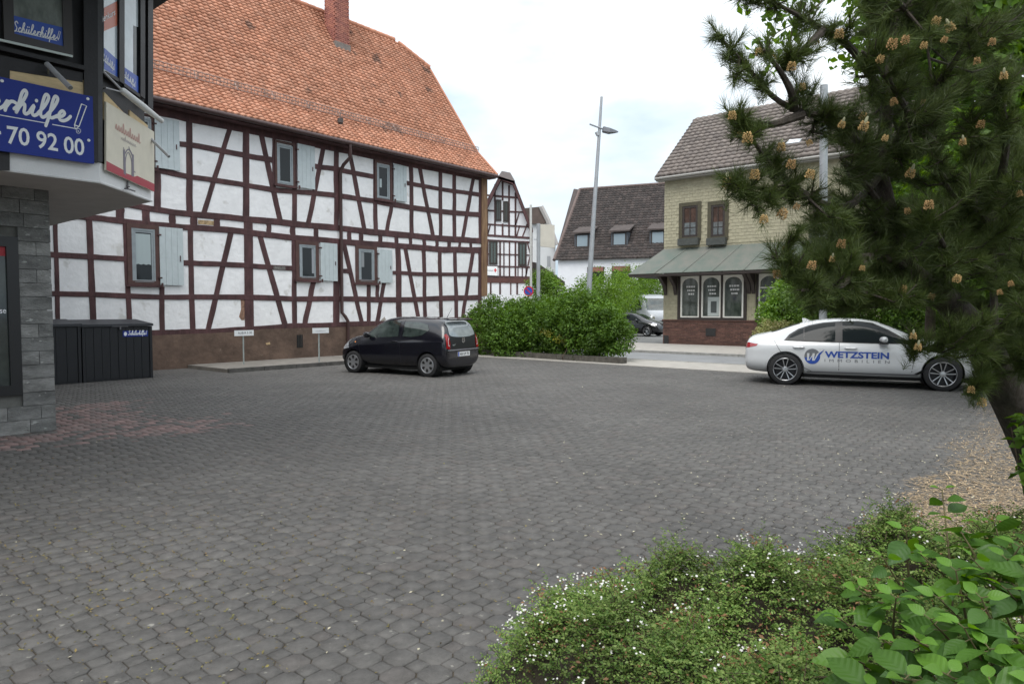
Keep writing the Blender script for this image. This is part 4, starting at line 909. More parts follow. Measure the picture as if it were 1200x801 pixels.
for i, w in enumerate(wins):
    a0, a1, z0, z1 = w; wp = thing_part('window', BP.pt(a0, z0, 0), bei)
    m = MB(); BP.frame(m, a0, a1, z0 - .0, z1, .17, -.01, .05); m.build('surround', m_olive, wp)
    m = MB(); BP.frame(m, a0 + .172, a1 - .172, z0 + .172, z1 - .172, .10, -.01, .035); m.build('frame', m_drk, wp)
    m = MB(); BP.rect(m, a0 + .26, a1 - .26, z0 + .26, z1 - .26, -.01, .006); m.build('pane', mat('blind_glass', (.030, .024, .022), .06, spec=.5, col2=(.09, .06, .05), vs=2), wp)
    m = MB(); zz = z0 + .26 + (z1 - z0 - .52) * .46; BP.rect(m, a0 + .27, (a0 + a1) / 2 - .02, z0 + .27, zz, .006, .012); BP.rect(m, (a0 + a1) / 2 + .02, a1 - .27, z0 + .27, zz, .006, .012); m.build('lower_pane', mat('pale_glass', (.13, .145, .15), .08, .3, 4), wp)
    m = MB(); BP.rect(m, (a0 + a1) / 2 - .018, (a0 + a1) / 2 + .018, z0 + .25, z1 - .25, .012, .03); BP.rect(m, a0 + .25, a1 - .25, zz - .25, zz - .22, .012, .026); m.build('glazing_bar', m_drk if i < 2 else m_wsign, wp)
    m = MB(); BP.rect(m, a0 + .05, a1 - .05, z0 - .22, z0 + .1, .052, .28); m.build('flower_box', mat('box_grey', (.055, .06, .055), .7, .2, 6), wp)
# shop windows with white arched heads
m_cwh = mat('cream_white_frame', (.70, .69, .64), .6); m_sg2 = mat('dim_shop_glass', (.035, .045, .04), .05, spec=.8, col2=(.10, .115, .10), vs=1.6, stretch=(2.5, 2.5, 1))
def arch_window(a0, a1, z0, z1, nm):
    wp = thing_part('shop_window', BP.pt(a0, z0, 0), bei)
    m = MB(); BP.rect(m, a0, a1, z0, z1, -.02, .006); m.build('pane', m_sg2, wp)
    m = MB(); zs = z1 - (z1 - z0) * .28; rr = (a1 - a0) / 2 - .07; am = (a0 + a1) / 2; n = 10
    arc = [(am - rr * math.cos(math.pi * k / n), zs + min(rr * .8, z1 - zs - .25) * math.sin(math.pi * k / n)) for k in range(n + 1)]
    for k in range(n):
        (x0, y0), (x1, y1) = arc[k], arc[k + 1]
        m.prism([BP.pt(x0, y0, .006), BP.pt(x1, y1, .006), BP.pt(x1, z1, .006), BP.pt(x0, z1, .006)], BP.n * .05)
    BP.rect(m, a0, am - rr, z0 + .06, z1, .006, .056); BP.rect(m, am + rr, a1, z0 + .06, z1, .006, .056); BP.rect(m, a0, a1, z0, z0 + .06, .006, .05); m.build('arched_frame', m_cwh, wp)
    return wp
a0, a1, z0, z1 = shopw[0]; w3 = (a1 - a0) / 3
b = MB(); BP.frame(b, a0 - .1, a1 + .1, z0 - .12, z1 + .12, .12, -.01, .075); b.build('shop_front_frame', m_drk, bei)
for k in range(3):
    wp = arch_window(a0 + .05 + k * w3, a0 + (k + 1) * w3 - .05, z0, z1, k)
    if k: b = MB(); BP.rect(b, a0 + k * w3 - .05, a0 + k * w3 + .05, z0, z1, -.01, .08); b.build('mullion', m_drk, bei)
    for r in range(3):
        v = []; m = MB(); x = a0 + k * w3 + .32 + .05 * r
        while x < a0 + (k + 1) * w3 - .35: l_ = random.uniform(.04, .12); BP.rect(m, x, x + l_, z1 - .72 - r * .17, z1 - .64 - r * .17, .006, .010); x += l_ + .025
        m.build('lettering', mat('white_print', (.6, .6, .6), .6), wp)
m = MB(); BP.rect(m, a0 + w3 + .35, a0 + 2 * w3 - .02, z0 + .08, z0 + .95, .006, .009); m.build('poster', mat('pale_poster', (.42, .46, .45), .7, .1, 5), bei)
m = MB(); BP.rect(m, a0 + w3 + .5, a0 + w3 + .78, z0 + .22, z0 + .75, .009, .011); BP.rect(m, a0 + w3 + .98, a0 + w3 + 1.1, z0 + .22, z0 + .75, .009, .011); m.build('poster_picture', mat('poster_dark', (.07, .08, .08), .7), bei)
for q in shopw[1:]:
    wp = arch_window(*q, 0)
    m = MB()
    for t in (.3, .62): BP.rect(m, q[0] + .05, q[1] - .05, q[2] + (q[3] - q[2]) * t, q[2] + (q[3] - q[2]) * t + .05, .006, .03)
    m.build('glazing_bar', m_cwh, wp)
b = MB(); BP.frame(b, shopw[1][0] - .1, shopw[2][1] + .1, z0 - .12, z1 + .12, .12, -.01, .076); b.build('shop_front_frame', m_drk, bei)
# canopy
za = BP.sz(779, 292)[1]; PO = 1.25; PC = Plane(CB - E1 * PO, -E2, -E1); zo = PC.sz(850, 317)[1]
ax0 = -1.25; b = MB(); CR = BW
cp = [BPT(0, -.03, za), BPT(CR, -.03, za), BPT(CR, -PO, zo), BPT(ax0, -PO, zo)]
can = thing_part('canopy', BPT(3, -.6, zo), bei)
na = 9; us = np.linspace(0, CR, na + 1); uo = np.linspace(ax0, CR, na + 1)
def quadprism(m, q, th): 
    n_ = (q[1] - q[0]).cross(q[3] - q[0]).normalized(); n_ = -n_ if n_.z < 0 else n_; m.prism([p - n_ * th for p in q], n_ * th); return m
for k in range(na):
    g = .012; quadprism(MB(), [BPT(uo[k] + g, -PO, zo), BPT(uo[k + 1] - g, -PO, zo), BPT(us[k + 1] - g, -.03, za), BPT(us[k] + g, -.03, za)], .03).build('sheet', m_copper, can)
    b = MB(); b.tube([BPT(uo[k + 1], -PO - .005, zo + .01), BPT(us[k + 1], -.03, za + .01)], .022, 5); b.build('seam', m_copper, can)
m = MB(); m.prism([BPT(ax0, -PO, zo - .03), BPT(0, -.03, za - .03), BPT(0, 1.6, za - .03), BPT(ax0, 1.6, zo - .03)], (0, 0, .03)); m.build('sheet', m_copper, can)
m = MB(); m.prism([BPT(ax0 + .03, -PO + .03, zo - .13), BPT(CR, -PO + .03, zo - .13), BPT(CR, -.03, zo - .13), BPT(.0, -.03, zo - .13), BPT(.0, 1.6, zo - .13), BPT(ax0 + .03, 1.6, zo - .13)], (0, 0, .10)); m.build('underside', m_drk, can)
for a in (.12, a1 + .2, shopw[1][0] - .22, a0 - .22, shopw[2][1] + .3):
    m = MB(); m.prism([BPT(a - .08, -.03, zo - .13), BPT(a - .08, -.75, zo - .13), BPT(a - .08, -.22, zo - .55), BPT(a - .08, -.03, zo - 1.0)], -E2 * .16); m.build('bracket', m_drk, can)
# roof
RB = MB(); OV = .35; zr = 11.45
zl = BZ - .10
RB.add([BPT(-.3, -OV, zl), BPT(BW + .3, -OV, zl), BPT(BW + .3, BD / 2, zr - .06), BPT(-.3, BD / 2, zr - .06), BPT(-.3, BD + OV, zl), BPT(BW + .3, BD + OV, zl)], [(0, 1, 2, 3), (3, 2, 5, 4)]); rb = RB.build('roof', m_tback, bei)
vd = (BPT(0, BD / 2, zr) - BPT(0, -OV, zl)); lay_tiles('t', BPT(-.3, -OV, zl + .05), -E2, vd, BW + .6, vd.length, .30, .33, m_btile, rb, None, 0, 'roof_tile', wave=.075, thick=.085, nx=6, flat=True, jit=.006)
m = MB(); m.tube([BPT(-.3, BD / 2, zr + .02), BPT(BW + .3, BD / 2, zr + .02)], .13, 8); m.build('ridge', m_btile[1], rb)
m = MB(); m.tube([BPT(-.31, -OV, zl + .03), BPT(-.31, BD / 2, zr - .02)], .06, 6); m.build('verge', m_btile[0], rb)
m = MB(); m.prism([BPT(-.28, -OV - .02, zl - .16), BPT(BW + .3, -OV - .02, zl - .16), BPT(BW + .3, .0, zl - .16), BPT(-.28, .0, zl - .16)], (0, 0, .15)); m.tube([BPT(-.3, -OV - .06, zl - .04), BPT(BW + .3, -OV - .06, zl - .04)], .07, 8); m.build('gutter', mat('zinc_gutter', (.30, .29, .27), .5, metal=.3), bei)
def on_bei(px, py):
    n_ = (-E2).cross(vd).normalized(); P_ = BPT(0, -OV, zl); d = ray(px, py); return EYE + d * ((P_ - EYE).dot(n_) / d.dot(n_)), n_
c4 = [on_bei(*q)[0] for q in ((921, 172), (937, 170), (941, 166), (926, 167))]; nn_ = on_bei(921, 172)[1]; nn_ = nn_ if nn_.z > 0 else -nn_
m = MB(); m.prism([p + nn_ * .05 for p in c4], nn_ * .1); m.build('skylight', mat('skylight_glass', (.55, .58, .60), .15), rb)

# ================================================================== FAR HOUSES
m_wh2 = mat('white_far_wall', (.74, .75, .78), .9, .05, 1.5)
m_dt = [mat('dark_tile_%s' % n, c, .9, .2, 2, island=.25) for n, c in (('a', (.052, .043, .040)), ('b', (.065, .052, .048)), ('c', (.045, .038, .036)))]
FA = R(-22); FU = Vector((math.cos(FA), math.sin(FA), 0)); FN = Vector((FU.y, -FU.x, 0)); FB = -FN
f0 = AT(650, 305, 58.0); FP = Plane(Vector((f0.x, f0.y, 0)), FU, FN)
fh = thing('white_house', FP.P, 'long white house with a dark tiled roof, three dormers and red shutters beyond the hedge', 'house')
FZ = f0.z; FW_, FDp, FR = 22.0, 7.6, 12.95
def FPT(a, d, z): q = FP.P + FU * a + FB * d; return Vector((q.x, q.y, z))
m = MB(); m.prism([FPT(.2, .3, 0), FPT(FW_, .3, 0), FPT(FW_, 2 * FDp, 0), FPT(.2, 2 * FDp, 0)], (0, 0, FZ)); m.prism([FPT(.3, .35, FZ), FPT(.3, 2 * FDp - .3, FZ), FPT(.3, FDp, FR - .3)], FU * (FW_ - .3)); m.build('wall', m_wh2, fh)
m = MB(); m.add([FPT(0, 0, FZ), FPT(FW_, 0, FZ), FPT(FW_, FDp, FR), FPT(0, FDp, FR), FPT(0, 2 * FDp, FZ), FPT(FW_, 2 * FDp, FZ)], [(0, 1, 2, 3), (3, 2, 5, 4)]); fr = m.build('roof', m_tback, fh)
fv = FPT(0, FDp, FR) - FPT(0, 0, FZ); lay_tiles('t', FPT(0, 0, FZ + .02), FU, fv, FW_, fv.length, .33, .36, m_dt, fr, None, 0, 'roof_tile', wave=.04, thick=.05, nx=4, jit=.008)
m = MB(); m.tube([FPT(-.05, 0, FZ + .03), FPT(-.05, FDp, FR + .05)], .16, 6); m.tube([FPT(0, FDp, FR + .05), FPT(FW_, FDp, FR + .05)], .15, 6); m.build('verge', mat('verge_brown', (.135, .10, .09), .9, .2, 3), fr)
m = MB(); m.prism([FPT(-.75, 2.6, FZ + .9), FPT(-.1, .0, FZ), FPT(-.1, FDp, FR), FPT(-.75, FDp + .3, FR + .2)], FU * .1) ; m.build('gable_slope', m_dt[1], fr)
n_ = FU.cross(fv).normalized()
def on_far(px, py): d = ray(px, py); P_ = FPT(0, 0, FZ); return EYE + d * ((P_ - EYE).dot(n_) / d.dot(n_))
m_zinc = mat('lead_grey', (.25, .27, .29), .6)
for (x0, x1, yb, yt) in ((675, 690, 289, 274), (718, 734, 287, 272), (763, 779, 285, 270)):
    q = on_far((x0 + x1) / 2, yb); Pd = Plane(Vector((q.x, q.y, 0)) , FU, FN); a0, a1, z0, z1 = Pd.box_of(x0, x1, yt, yb)
    dm = thing_part('dormer', q, fh)
    m = MB(); z1b = z1 + .35
    m.prism([Pd.pt(a0 - .12, z0 - .1, .02), Pd.pt(a1 + .12, z0 - .1, .02), Pd.pt(a1 + .12, z1, .02), Pd.pt(a0 - .12, z1, .02)], FB * 2.6); m.build('cheek', mat('slate_cheek', (.075, .085, .10), .7), dm)
    m = MB(); Pd.rect(m, a0 + .1, a1 - .1, z0 + .02, z1 - .12, .02, .05); m.build('pane', mat('grey_glass', (.26, .32, .36), .1), dm)
    m = MB(); Pd.frame(m, a0, a1, z0 - .06, z1 - .04, .09, .02, .07); m.build('frame', m_drk, dm)
    m = MB(); m.prism([Pd.pt(a0 - .3, z1 + .02, .25), Pd.pt(a1 + .3, z1 + .02, .25), Pd.pt(a1 + .3, z1 + 1.0, -2.9), Pd.pt(a0 - .3, z1 + 1.0, -2.9)], (0, 0, .12)); m.build('dormer_roof', m_dt[1], dm)
    m = MB(); m.tube([Pd.pt(a1 + .26, z0 - .1, -.3), Pd.pt(a1 + .3, z1 + .9, -2.6)], .07, 5); m.build('flashing', m_zinc, dm)
for (x0, x1, y0, y1) in ((688, 706, 313, 332), (717, 737, 312, 332), (748, 766, 311, 332)):
    a0, a1, z0, z1 = FP.box_of(x0, x1, y0, y1); wp = thing_part('window', FP.pt(a0, z0, -.3), fh)
    m = MB(); FP.rect(m, a0, a1, z0, z1, -.31, -.28); m.build('pane', m_pane, wp)
    m = MB(); FP.rect(m, a0, a1, z1 - .36, z1, -.28, -.2); m.build('shutter_box', mat('red_shutter', (.26, .11, .085), .7), wp)
    m = MB(); FP.frame(m, a0 - .06, a1 + .06, z0, z1 + .04, .06, -.31, -.24); m.build('frame', m_drk, wp)

# timbered gable house with the cross sign
TY = 42.0; t0_ = AT(593, 300, TY); TP = Plane(Vector((t0_.x, TY, 0)), Vector((1, 0, 0)), Vector((0, -1, 0)))
th_ = thing('timbered_gable_house', TP.P, 'small white timbered house showing its gable and a white sign with a red cross', 'house')
X = lambda x, y, d=0.0: TP.px(x, y, d)
m = MB(); m.prism([TP.pt(TP.sz(560, 300)[0], 0, 0), TP.pt(TP.sz(622, 300)[0], 0, 0), X(622, 268), X(602, 217), X(586, 211), X(566, 246), X(560, 255)], Vector((0, 9, 0))); m.build('wall', m_wh2, th_)
m = MB()
for q in ([(624.5, 272), (602.5, 215), (601, 218), (622.5, 275)], [(559, 262), (585, 209), (587, 212), (562, 264)], [(584.5, 208), (603, 214.5), (602.5, 218), (584.5, 211.5)]): TP.quad(m, q, .0, .55)
m.build('barge_board', m_beam, th_)
m = MB(); m.prism([X(602, 214, .5), X(624.5, 271, .5), X(624.5, 268, .5) , X(602.5, 211, .5)], Vector((0, 9.6, 0))); m.prism([X(585.5, 208, .5), X(559, 261, .5), X(558.5, 258, .5), X(585, 205.5, .5)], Vector((0, 9.6, 0)))
m.prism([X(584, 209.5, .55), X(603.5, 215, .55), AT(598, 205, TY + 2.5), AT(588, 203, TY + 2.5)], Vector((0, 0, .15))); m.build('roof', m_dt[1], th_)
def tb(pts, w, vert):
    m = MB(); (x0, y0), (x1, y1) = pts; g = w / 2
    q = [(x0 - g, y0), (x0 + g, y0), (x1 + g, y1), (x1 - g, y1)] if vert else [(x0, y0 - g), (x1, y1 - g), (x1, y1 + g), (x0, y0 + g)]
    TP.quad(m, q, -.01, .03 if vert else .04); m.build('beam', m_beam, th_)
for p, w in ((((560, 228), (610, 232)), 2.2), (((560, 246), (618, 249)), 1.8), (((560, 262), (623, 266)), 1.8), (((560, 275), (624, 279)), 2.4), (((560, 281), (624, 284)), 2.2), (((560, 297), (624, 299)), 1.3), (((560, 311.5), (624, 313)), 1.6), (((560, 323.5), (624, 325)), 2)): tb(p, w, False)
for x, y0, y1, w in ((571, 245, 277, 2), (580, 216, 277, 1.8), (589, 212, 235, 2), (596.5, 217, 278, 2), (604, 226, 278, 2), (589, 262, 278, 2), (586, 282, 324, 2), (590.5, 283, 324, 1.4), (597, 283, 324, 1.6), (604, 283, 324, 2), (607, 312, 324, 1.2), (612, 312, 324, 1.2), (616.5, 284, 324, 1.4), (622.5, 270, 340, 3), (571.5, 280, 322, 1.8), (586, 330, 345, 2), (598.5, 330, 345, 1.4), (575, 330, 345, 2), (606, 330, 345, 2)): tb(((x, y0), (x, y1)), w, True)
for p in (((575, 262), (571, 277)), ((608, 250), (604, 264)), ((618, 262), (612, 278)), ((609, 264), (605, 278)), ((621, 300), (616, 324)), ((618, 284), (622, 300))): tb(p, 1.5, True)
m = MB(); TP.quad(m, [(560, 325), (624, 326), (624, 332), (560, 331)], -.01, .045); m.build('brick_band', mat('brown_band', (.10, .045, .04), .85, .2, 3), th_)
for (x0, x1, y0, y1) in ((580.5, 587.5, 234, 259), (589.5, 596, 236, 260), (573, 583, 282, 310), (607, 617, 284, 311.5)):
    a0, a1, z0, z1 = TP.box_of(x0, x1, y0, y1); wp = thing_part('window', TP.pt(a0, z0, 0), th_)
    m = MB(); TP.frame(m, a0, a1, z0, z1, .11, -.01, .07); m.build('frame', m_drk, wp); m = MB(); TP.rect(m, a0 + .1, a1 - .1, z0 + .1, z1 - .1, -.01, .045); m.build('pane', mat('far_glass', (.09, .115, .11), .1), wp)
    m = MB(); TP.rect(m, (a0 + a1) / 2 - .03, (a0 + a1) / 2 + .03, z0 + .1, z1 - .1, .045, .06); m.build('glazing_bar', m_drk, wp)
sg_ = thing('red_cross_sign', X(577, 322), 'white sign with a small red cross beside the corner of the long house', 'sign')
m = MB(); TP.quad(m, [(560, 311.5), (583, 312.3), (583, 323), (560, 322)], .05, .1); m.build('board', m_wsign, sg_)
m = MB(); TP.quad(m, [(579.8, 314.5), (581.0, 314.5), (581.0, 319), (579.8, 319)], .1, .105); TP.quad(m, [(578.7, 316), (582.1, 316), (582.1, 317.3), (578.7, 317.3)], .1, .106); m.build('cross_emblem', mat('cross_red', (.60, .02, .03), .5), sg_)
place2d(norm(text_mesh('Rotes Kreuz', 1, .0), 1 / .73), on(TP, (562, 317.2), (577.6, 317.6), .1, .106)).build('lettering', mat('dark_print', (.07, .07, .08), .5), sg_)
# grey gabled house behind, low roof in front of it
gh = thing('grey_gable_house', AT(640, 350, 60), 'pale grey house with a brown roof behind the timbered gable', 'house')
GP = Plane(AT(640, 350, 60).xy.to_3d(), Vector((1, 0, 0)), Vector((0, -1, 0)))
m = MB(); m.prism([GP.pt(GP.sz(618, 300)[0], 0), GP.pt(GP.sz(651, 300)[0], 0), GP.px(651, 285), GP.px(642, 258), GP.px(634, 244), GP.px(618, 250)], Vector((0, 10, 0))); m.build('wall', mat('pale_grey_wall', (.60, .61, .61), .9, .06, 1), gh)
m = MB(); m.prism([GP.px(613, 244, .3), GP.px(634, 242, .3), GP.px(642, 259, .3), GP.px(638, 262, .3), GP.px(616, 262, .3)], Vector((0, 9, 0))); m.build('roof', mat('brown_far_roof', (.10, .075, .065), .9, .2, 1.5), gh)
m = MB(); m.tube([GP.px(634, 242, .35), GP.px(642, 258, .35), GP.px(652, 287, .35)], .22, 5); m.build('barge_board', mat('pale_barge', (.42, .40, .38), .8), gh)
for (x0, x1, y0, y1) in ((641, 645, 300, 312), (644, 649, 318, 326)):
    m = MB(); GP.quad(m, [(x0, y0), (x1, y0), (x1, y1), (x0, y1)], .0, .03); m.build('window', mat('mid_grey_glass', (.33, .34, .35), .3), gh)  # small windows as flat panels in one even grey
lr = thing('low_shed', AT(645, 345, 48), 'low dark sloping shed roof in front of the pale grey house', 'shed')
LP = Plane(AT(645, 345, 48).xy.to_3d(), Vector((1, 0, 0)), Vector((0, -1, 0)))
m = MB(); m.prism([LP.px(620, 306), LP.px(630, 308), LP.px(662, 330), LP.px(662, 334), LP.px(620, 334)], Vector((0, 4, 0))); m.build('roof', m_dt[0], lr)
m = MB(); m.prism([LP.pt(LP.sz(621, 340)[0], 0, -.1), LP.pt(LP.sz(660, 340)[0], 0, -.1), LP.pt(LP.sz(660, 340)[0], LP.sz(650, 334)[1], -.1), LP.pt(LP.sz(621, 340)[0], LP.sz(650, 334)[1], -.1)], Vector((0, 3.8, 0))); m.build('wall', m_wh2, lr)

# ================================================================== POSTS, LAMPS, SIGNS
m_gal = mat('galvanised_steel', (.36, .38, .40), .5, .08, 4, metal=.35)
p0 = AT(686.5, 395, 27.5); p1 = AT(705, 113.5, 27.5); p0 = p0 + (p0 - p1) * ((p0.z) / (p1.z - p0.z))
sl_ = thing('street_lamp', p0, 'leaning grey street lamp with a flat head rising above the hedge', 'street lamp')
m = MB(); pm2 = p0 + (p1 - p0) * .82; m.tube([p0, p0 + (p1 - p0) * .32, pm2, p1], [.13, .10, .065, .05], 12); m.build('pole', m_gal, sl_, True)
hA = AT(691, 145.5, 27.3); hB = AT(707, 151.5, 27.5)
m = MB(); m.tube([hA, hB], .035, 8); m.tube([AT(698.5, 155, 27.45), AT(700.5, 159, 27.45)], .06, 8); m.build('arm', m_gal, sl_)
m = MB(); x = (AT(724.5, 154.5, 27.5) - AT(706, 151.5, 27.5)); L_ = x.length; xd = x.normalized(); yd = UP.cross(xd).normalized(); zd = xd.cross(yd); o_ = AT(706, 151.5, 27.5)
vs = []
for (u, w_, h0, h1) in ((0, .07, -.08, .08), (.06, .14, -.10, .09), (.45, .18, -.11, .06), (.8, .10, -.06, .03), (1.0, .03, -.02, .01)): vs += [o_ + xd * L_ * u + yd * (s * w_) + zd * h for s, h in ((-1, h0), (1, h0), (.8, h1), (-.8, h1))]
fs = [(i * 4 + k, (i + 1) * 4 + k, (i + 1) * 4 + (k + 1) % 4, i * 4 + (k + 1) % 4) for i in range(4) for k in range(4)] + [(3, 2, 1, 0), (16, 17, 18, 19)]
m.add(vs, fs); m.build('lamp_head', mat('lamp_head_grey', (.13, .14, .16), .5), sl_)
def pole(name, px, yb, yt, Y, r, lbl, cat, mt=None, px2=None):
    q = AT(px, yb, Y); top = AT(px2 or px, yt, Y); t = thing(name, (q.x, q.y, 0), lbl, cat); m = MB(); m.tube([Vector((q.x, q.y, -.05)), top], r, 10); m.build('pole', mt or m_gal, t, True); return t, q, top
t, q, top = pole('sign_pole', 631, 340, 262, 30, .085, 'thick grey pole with a pale square board at its top behind the hedge', 'pole')
m = MB(); SPn = Plane(Vector((q.x, 30, 0)), Vector((1, 0, 0)), Vector((0, -1, 0))); SPn.quad(m, [(632.8, 262.5), (650, 263.5), (650, 290.5), (632.8, 288.5)], -.1, .02); m.build('board', mat('pale_board', (.56, .53, .46), .7, .06, 3), t)
m = MB(); m.tube([AT(625.5, 280, 30), AT(633, 280.5, 30)], .03, 6); m.build('bracket', m_gal, t)
t, q, top = pole('flag_pole', 622.5, 340, 240, 31, .055, 'thin pale mast standing left of the thick grey pole', 'pole', mat('pale_pole', (.55, .55, .53), .5), 622)
q = AT(619.5, 341, 25.9); t = thing('traffic_sign', (q.x, q.y, 0), 'round no-parking sign in red and blue poking out of the hedge', 'sign')
m = MB(); m.tube([Vector((q.x, q.y + .03, -.05)), Vector((q.x, q.y + .03, q.z + .2))], .03, 8); m.build('post', m_gal, t)
m = MB(); m.lathe([(0, 0), (.17, 0), (.17, .01), (0, .01)], q, Vector((-.25, -1, 0)), 24); m.build('disc', mat('traffic_blue', (.03, .08, .42), .4), t)
m = MB(); m.lathe([(.145, .012), (.19, .012), (.19, .0), (.145, .0), (.145, .012)], q, Vector((-.25, -1, 0)), 24); m.box(q + Vector((-.003, -.014, 0)), .04, .30, .006, Vector((.7, -.15, .7)).normalized(), Vector((-.7, .15, .7)).normalized(), Vector((-.25, -1, 0)).normalized()); m.build('red_ring', mat('traffic_red', (.50, .02, .035), .4), t)
t, q, top = pole('mast', 965, 400, 100, 18.5, .10, 'tall straight grey mast behind the pine branches', 'pole', None, 965.5)
pole('short_post', 1117.5, 406, 383, 16.5, .055, 'short pale post standing behind the bonnet of the white saloon', 'post', mat('pale_post', (.50, .50, .47), .7, .1, 4))

# ================================================================== CARS (local axes: x forward, y left, z up, origin on the ground mid-wheelbase)
m_tyre = mat('tyre_rubber', (.016, .016, .017), .8, .2, 20)
m_cgl = mat('car_glass', (.014, .018, .020), .05, spec=.18)
m_cblk = mat('black_trim', (.012, .012, .013), .4)
m_well = mat('wheel_well', (.006, .006, .006), .95)
m_alu = mat('alloy_silver', (.55, .56, .58), .28, metal=.85)
m_chr = mat('bright_chrome', (.75, .76, .78), .12, metal=1.0)
m_red = mat('tail_light_red', (.30, .008, .012), .12, coat=.8)
m_rim = mat('dark_alloy', (.035, .035, .038), .35, metal=.6)
def eval_mesh(o):
    dg = bpy.context.evaluated_depsgraph_get(); return bpy.data.meshes.new_from_object(o.evaluated_get(dg))
def car_body(stations, paint, wheels, arch_r, W):
    """stations: (x, z_low, z_belt, z_top, w_low, w_mid, w_belt, w_top)"""
    vs = []; fs = []; n = 0
    for (x, zl, zb, zt, wl, wm, wb, wt) in stations:
        zm = zl + (zb - zl) * .50
        half = [(0, zl), (wl * .7, zl), (wl, zl + .06), (wm, zm - (zm - zl) * .35), (wm * .984, zm + .05), (wm * .992, zb - .12), (wb, zb), (wb + (wt - wb) * .5, zb + (zt - zb) * .52), (wt, zt - min(.07, (zt - zb) * .28)), (wt * .80, zt - min(.012, (zt - zb) * .1)), (wt * .4, zt), (0, zt)]
        ring = [(y, z) for y, z in half] + [(-y, z) for y, z in reversed(half[1:-1])]
        n = len(ring); vs += [(x, y, z) for y, z in ring]
    for i in range(len(stations) - 1):
        for k in range(n): a, b = i * n + k, i * n + (k + 1) % n; fs.append((a, b, b + n, a + n))
    fs.append(tuple(range(n - 1, -1, -1))); fs.append(tuple(range((len(stations) - 1) * n, len(stations) * n)))
    me = bpy.data.meshes.new('tmp'); me.from_pydata(vs, [], fs); bm = bmesh.new(); bm.from_mesh(me); bmesh.ops.recalc_face_normals(bm, faces=bm.faces); bm.to_mesh(me); bm.free()
    o = bpy.data.objects.new('tmp', me); COL.objects.link(o); md = o.modifiers.new('s', 'SUBSURF'); md.levels = 3; md.render_levels = 3
    sm = eval_mesh(o); o.modifiers.clear(); o.data = sm
    full = BVHTree.FromPolygons([v.co.copy() for v in sm.vertices], [tuple(p.vertices) for p in sm.polygons])
    cut = MB()
    for wx, wr in wheels:
        for s in (-1, 1): cut.lathe([(0, -.001), (arch_r, -.001), (arch_r, .36), (0, .36)][0:4], (wx, s * (W / 2 + .06), wr + .015), (0, -s, 0), 40)
    bmc = bmesh.new(); mc = cut.mesh('cut', paint); bmc.from_mesh(mc); bmesh.ops.remove_doubles(bmc, verts=bmc.verts, dist=1e-5); bmesh.ops.recalc_face_normals(bmc, faces=bmc.faces); bmc.to_mesh(mc); bmc.free()
    c = bpy.data.objects.new('cut', mc); COL.objects.link(c)
    bo = o.modifiers.new('b', 'BOOLEAN'); bo.operation = 'DIFFERENCE'; bo.object = c; bo.solver = 'EXACT'
    res = eval_mesh(o); bpy.data.objects.remove(o); bpy.data.objects.remove(c)
    res.materials.clear(); res.materials.append(paint); res.polygons.foreach_set('use_smooth', [True] * len(res.polygons)); res.polygons.foreach_set('material_index', [0] * len(res.polygons)); res.set_sharp_from_angle(angle=R(35)); res.name = 'body'
    return res, full
def resample(poly, step):
    o = []
    for i in range(len(poly)):
        a = Vector(poly[i]); b = Vector(poly[(i + 1) % len(poly)]); n = max(1, int((b - a).length / step))
        o += [a + (b - a) * (k / n) for k in range(n)]
    return o
def drape(bvh, poly, axis, sgn, off=.004, step=.05, mb=None, mi=0, rnd=True):
    """lay a flat outline onto the body; axis 'y': poly in (x,z) from side sgn, axis 'x': poly in (y,z) from front/rear sgn, axis 'z': (x,y) from above"""
    mb = mb or MB(); pts = resample([p for p in poly], step); bm = bmesh.new()
    bv = [bm.verts.new((p[0], p[1], 0)) for p in pts]
    f = bm.faces.new(bv)
    xs = [p[0] for p in pts]; ys = [p[1] for p in pts]
    for ax in (0, 1):
        lo, hi = (min(xs), max(xs)) if ax == 0 else (min(ys), max(ys)); c = lo + step
        while c < hi - step * .3:
            bmesh.ops.bisect_plane(bm, geom=bm.verts[:] + bm.edges[:] + bm.faces[:], plane_co=(c, 0, 0) if ax == 0 else (0, c, 0), plane_no=(1, 0, 0) if ax == 0 else (0, 1, 0)); c += step
    bmesh.ops.triangulate(bm, faces=bm.faces); bm.verts.index_update(); out_ = []
    for v in bm.verts:
        a, b = v.co.x, v.co.y
        if axis == 'y': o_, d = Vector((a, sgn * 3, b)), Vector((0, -sgn, 0))
        elif axis == 'x': o_, d = Vector((sgn * 6, a, b)), Vector((-sgn, 0, 0))
        else: o_, d = Vector((a, b, 5)), Vector((0, 0, -1))
        h, nr, _, _ = bvh.ray_cast(o_, d)
        if h is None: h, nr, _, _ = bvh.find_nearest(o_ + d * (2.2 if axis == 'y' else 4)); 
        if nr.dot(d) > 0: nr = -nr
        out_.append(h + nr * off)
    fs = [tuple(q.index for q in f.verts) for f in bm.faces]; bm.free()
    # orientation outwards
    ok = []
    for f in fs:
        n_ = (out_[f[1]] - out_[f[0]]).cross(out_[f[2]] - out_[f[0]]); want = {'y': Vector((0, sgn, 0)), 'x': Vector((sgn, 0, 0)), 'z': UP}[axis]
        ok.append(f if n_.dot(want) > 0 else (f[0], f[2], f[1]))
    mb.add(out_, ok, mi); return mb
def smoothed(poly, n=4): return spline(list(poly) + [poly[0]], n)[:-1]
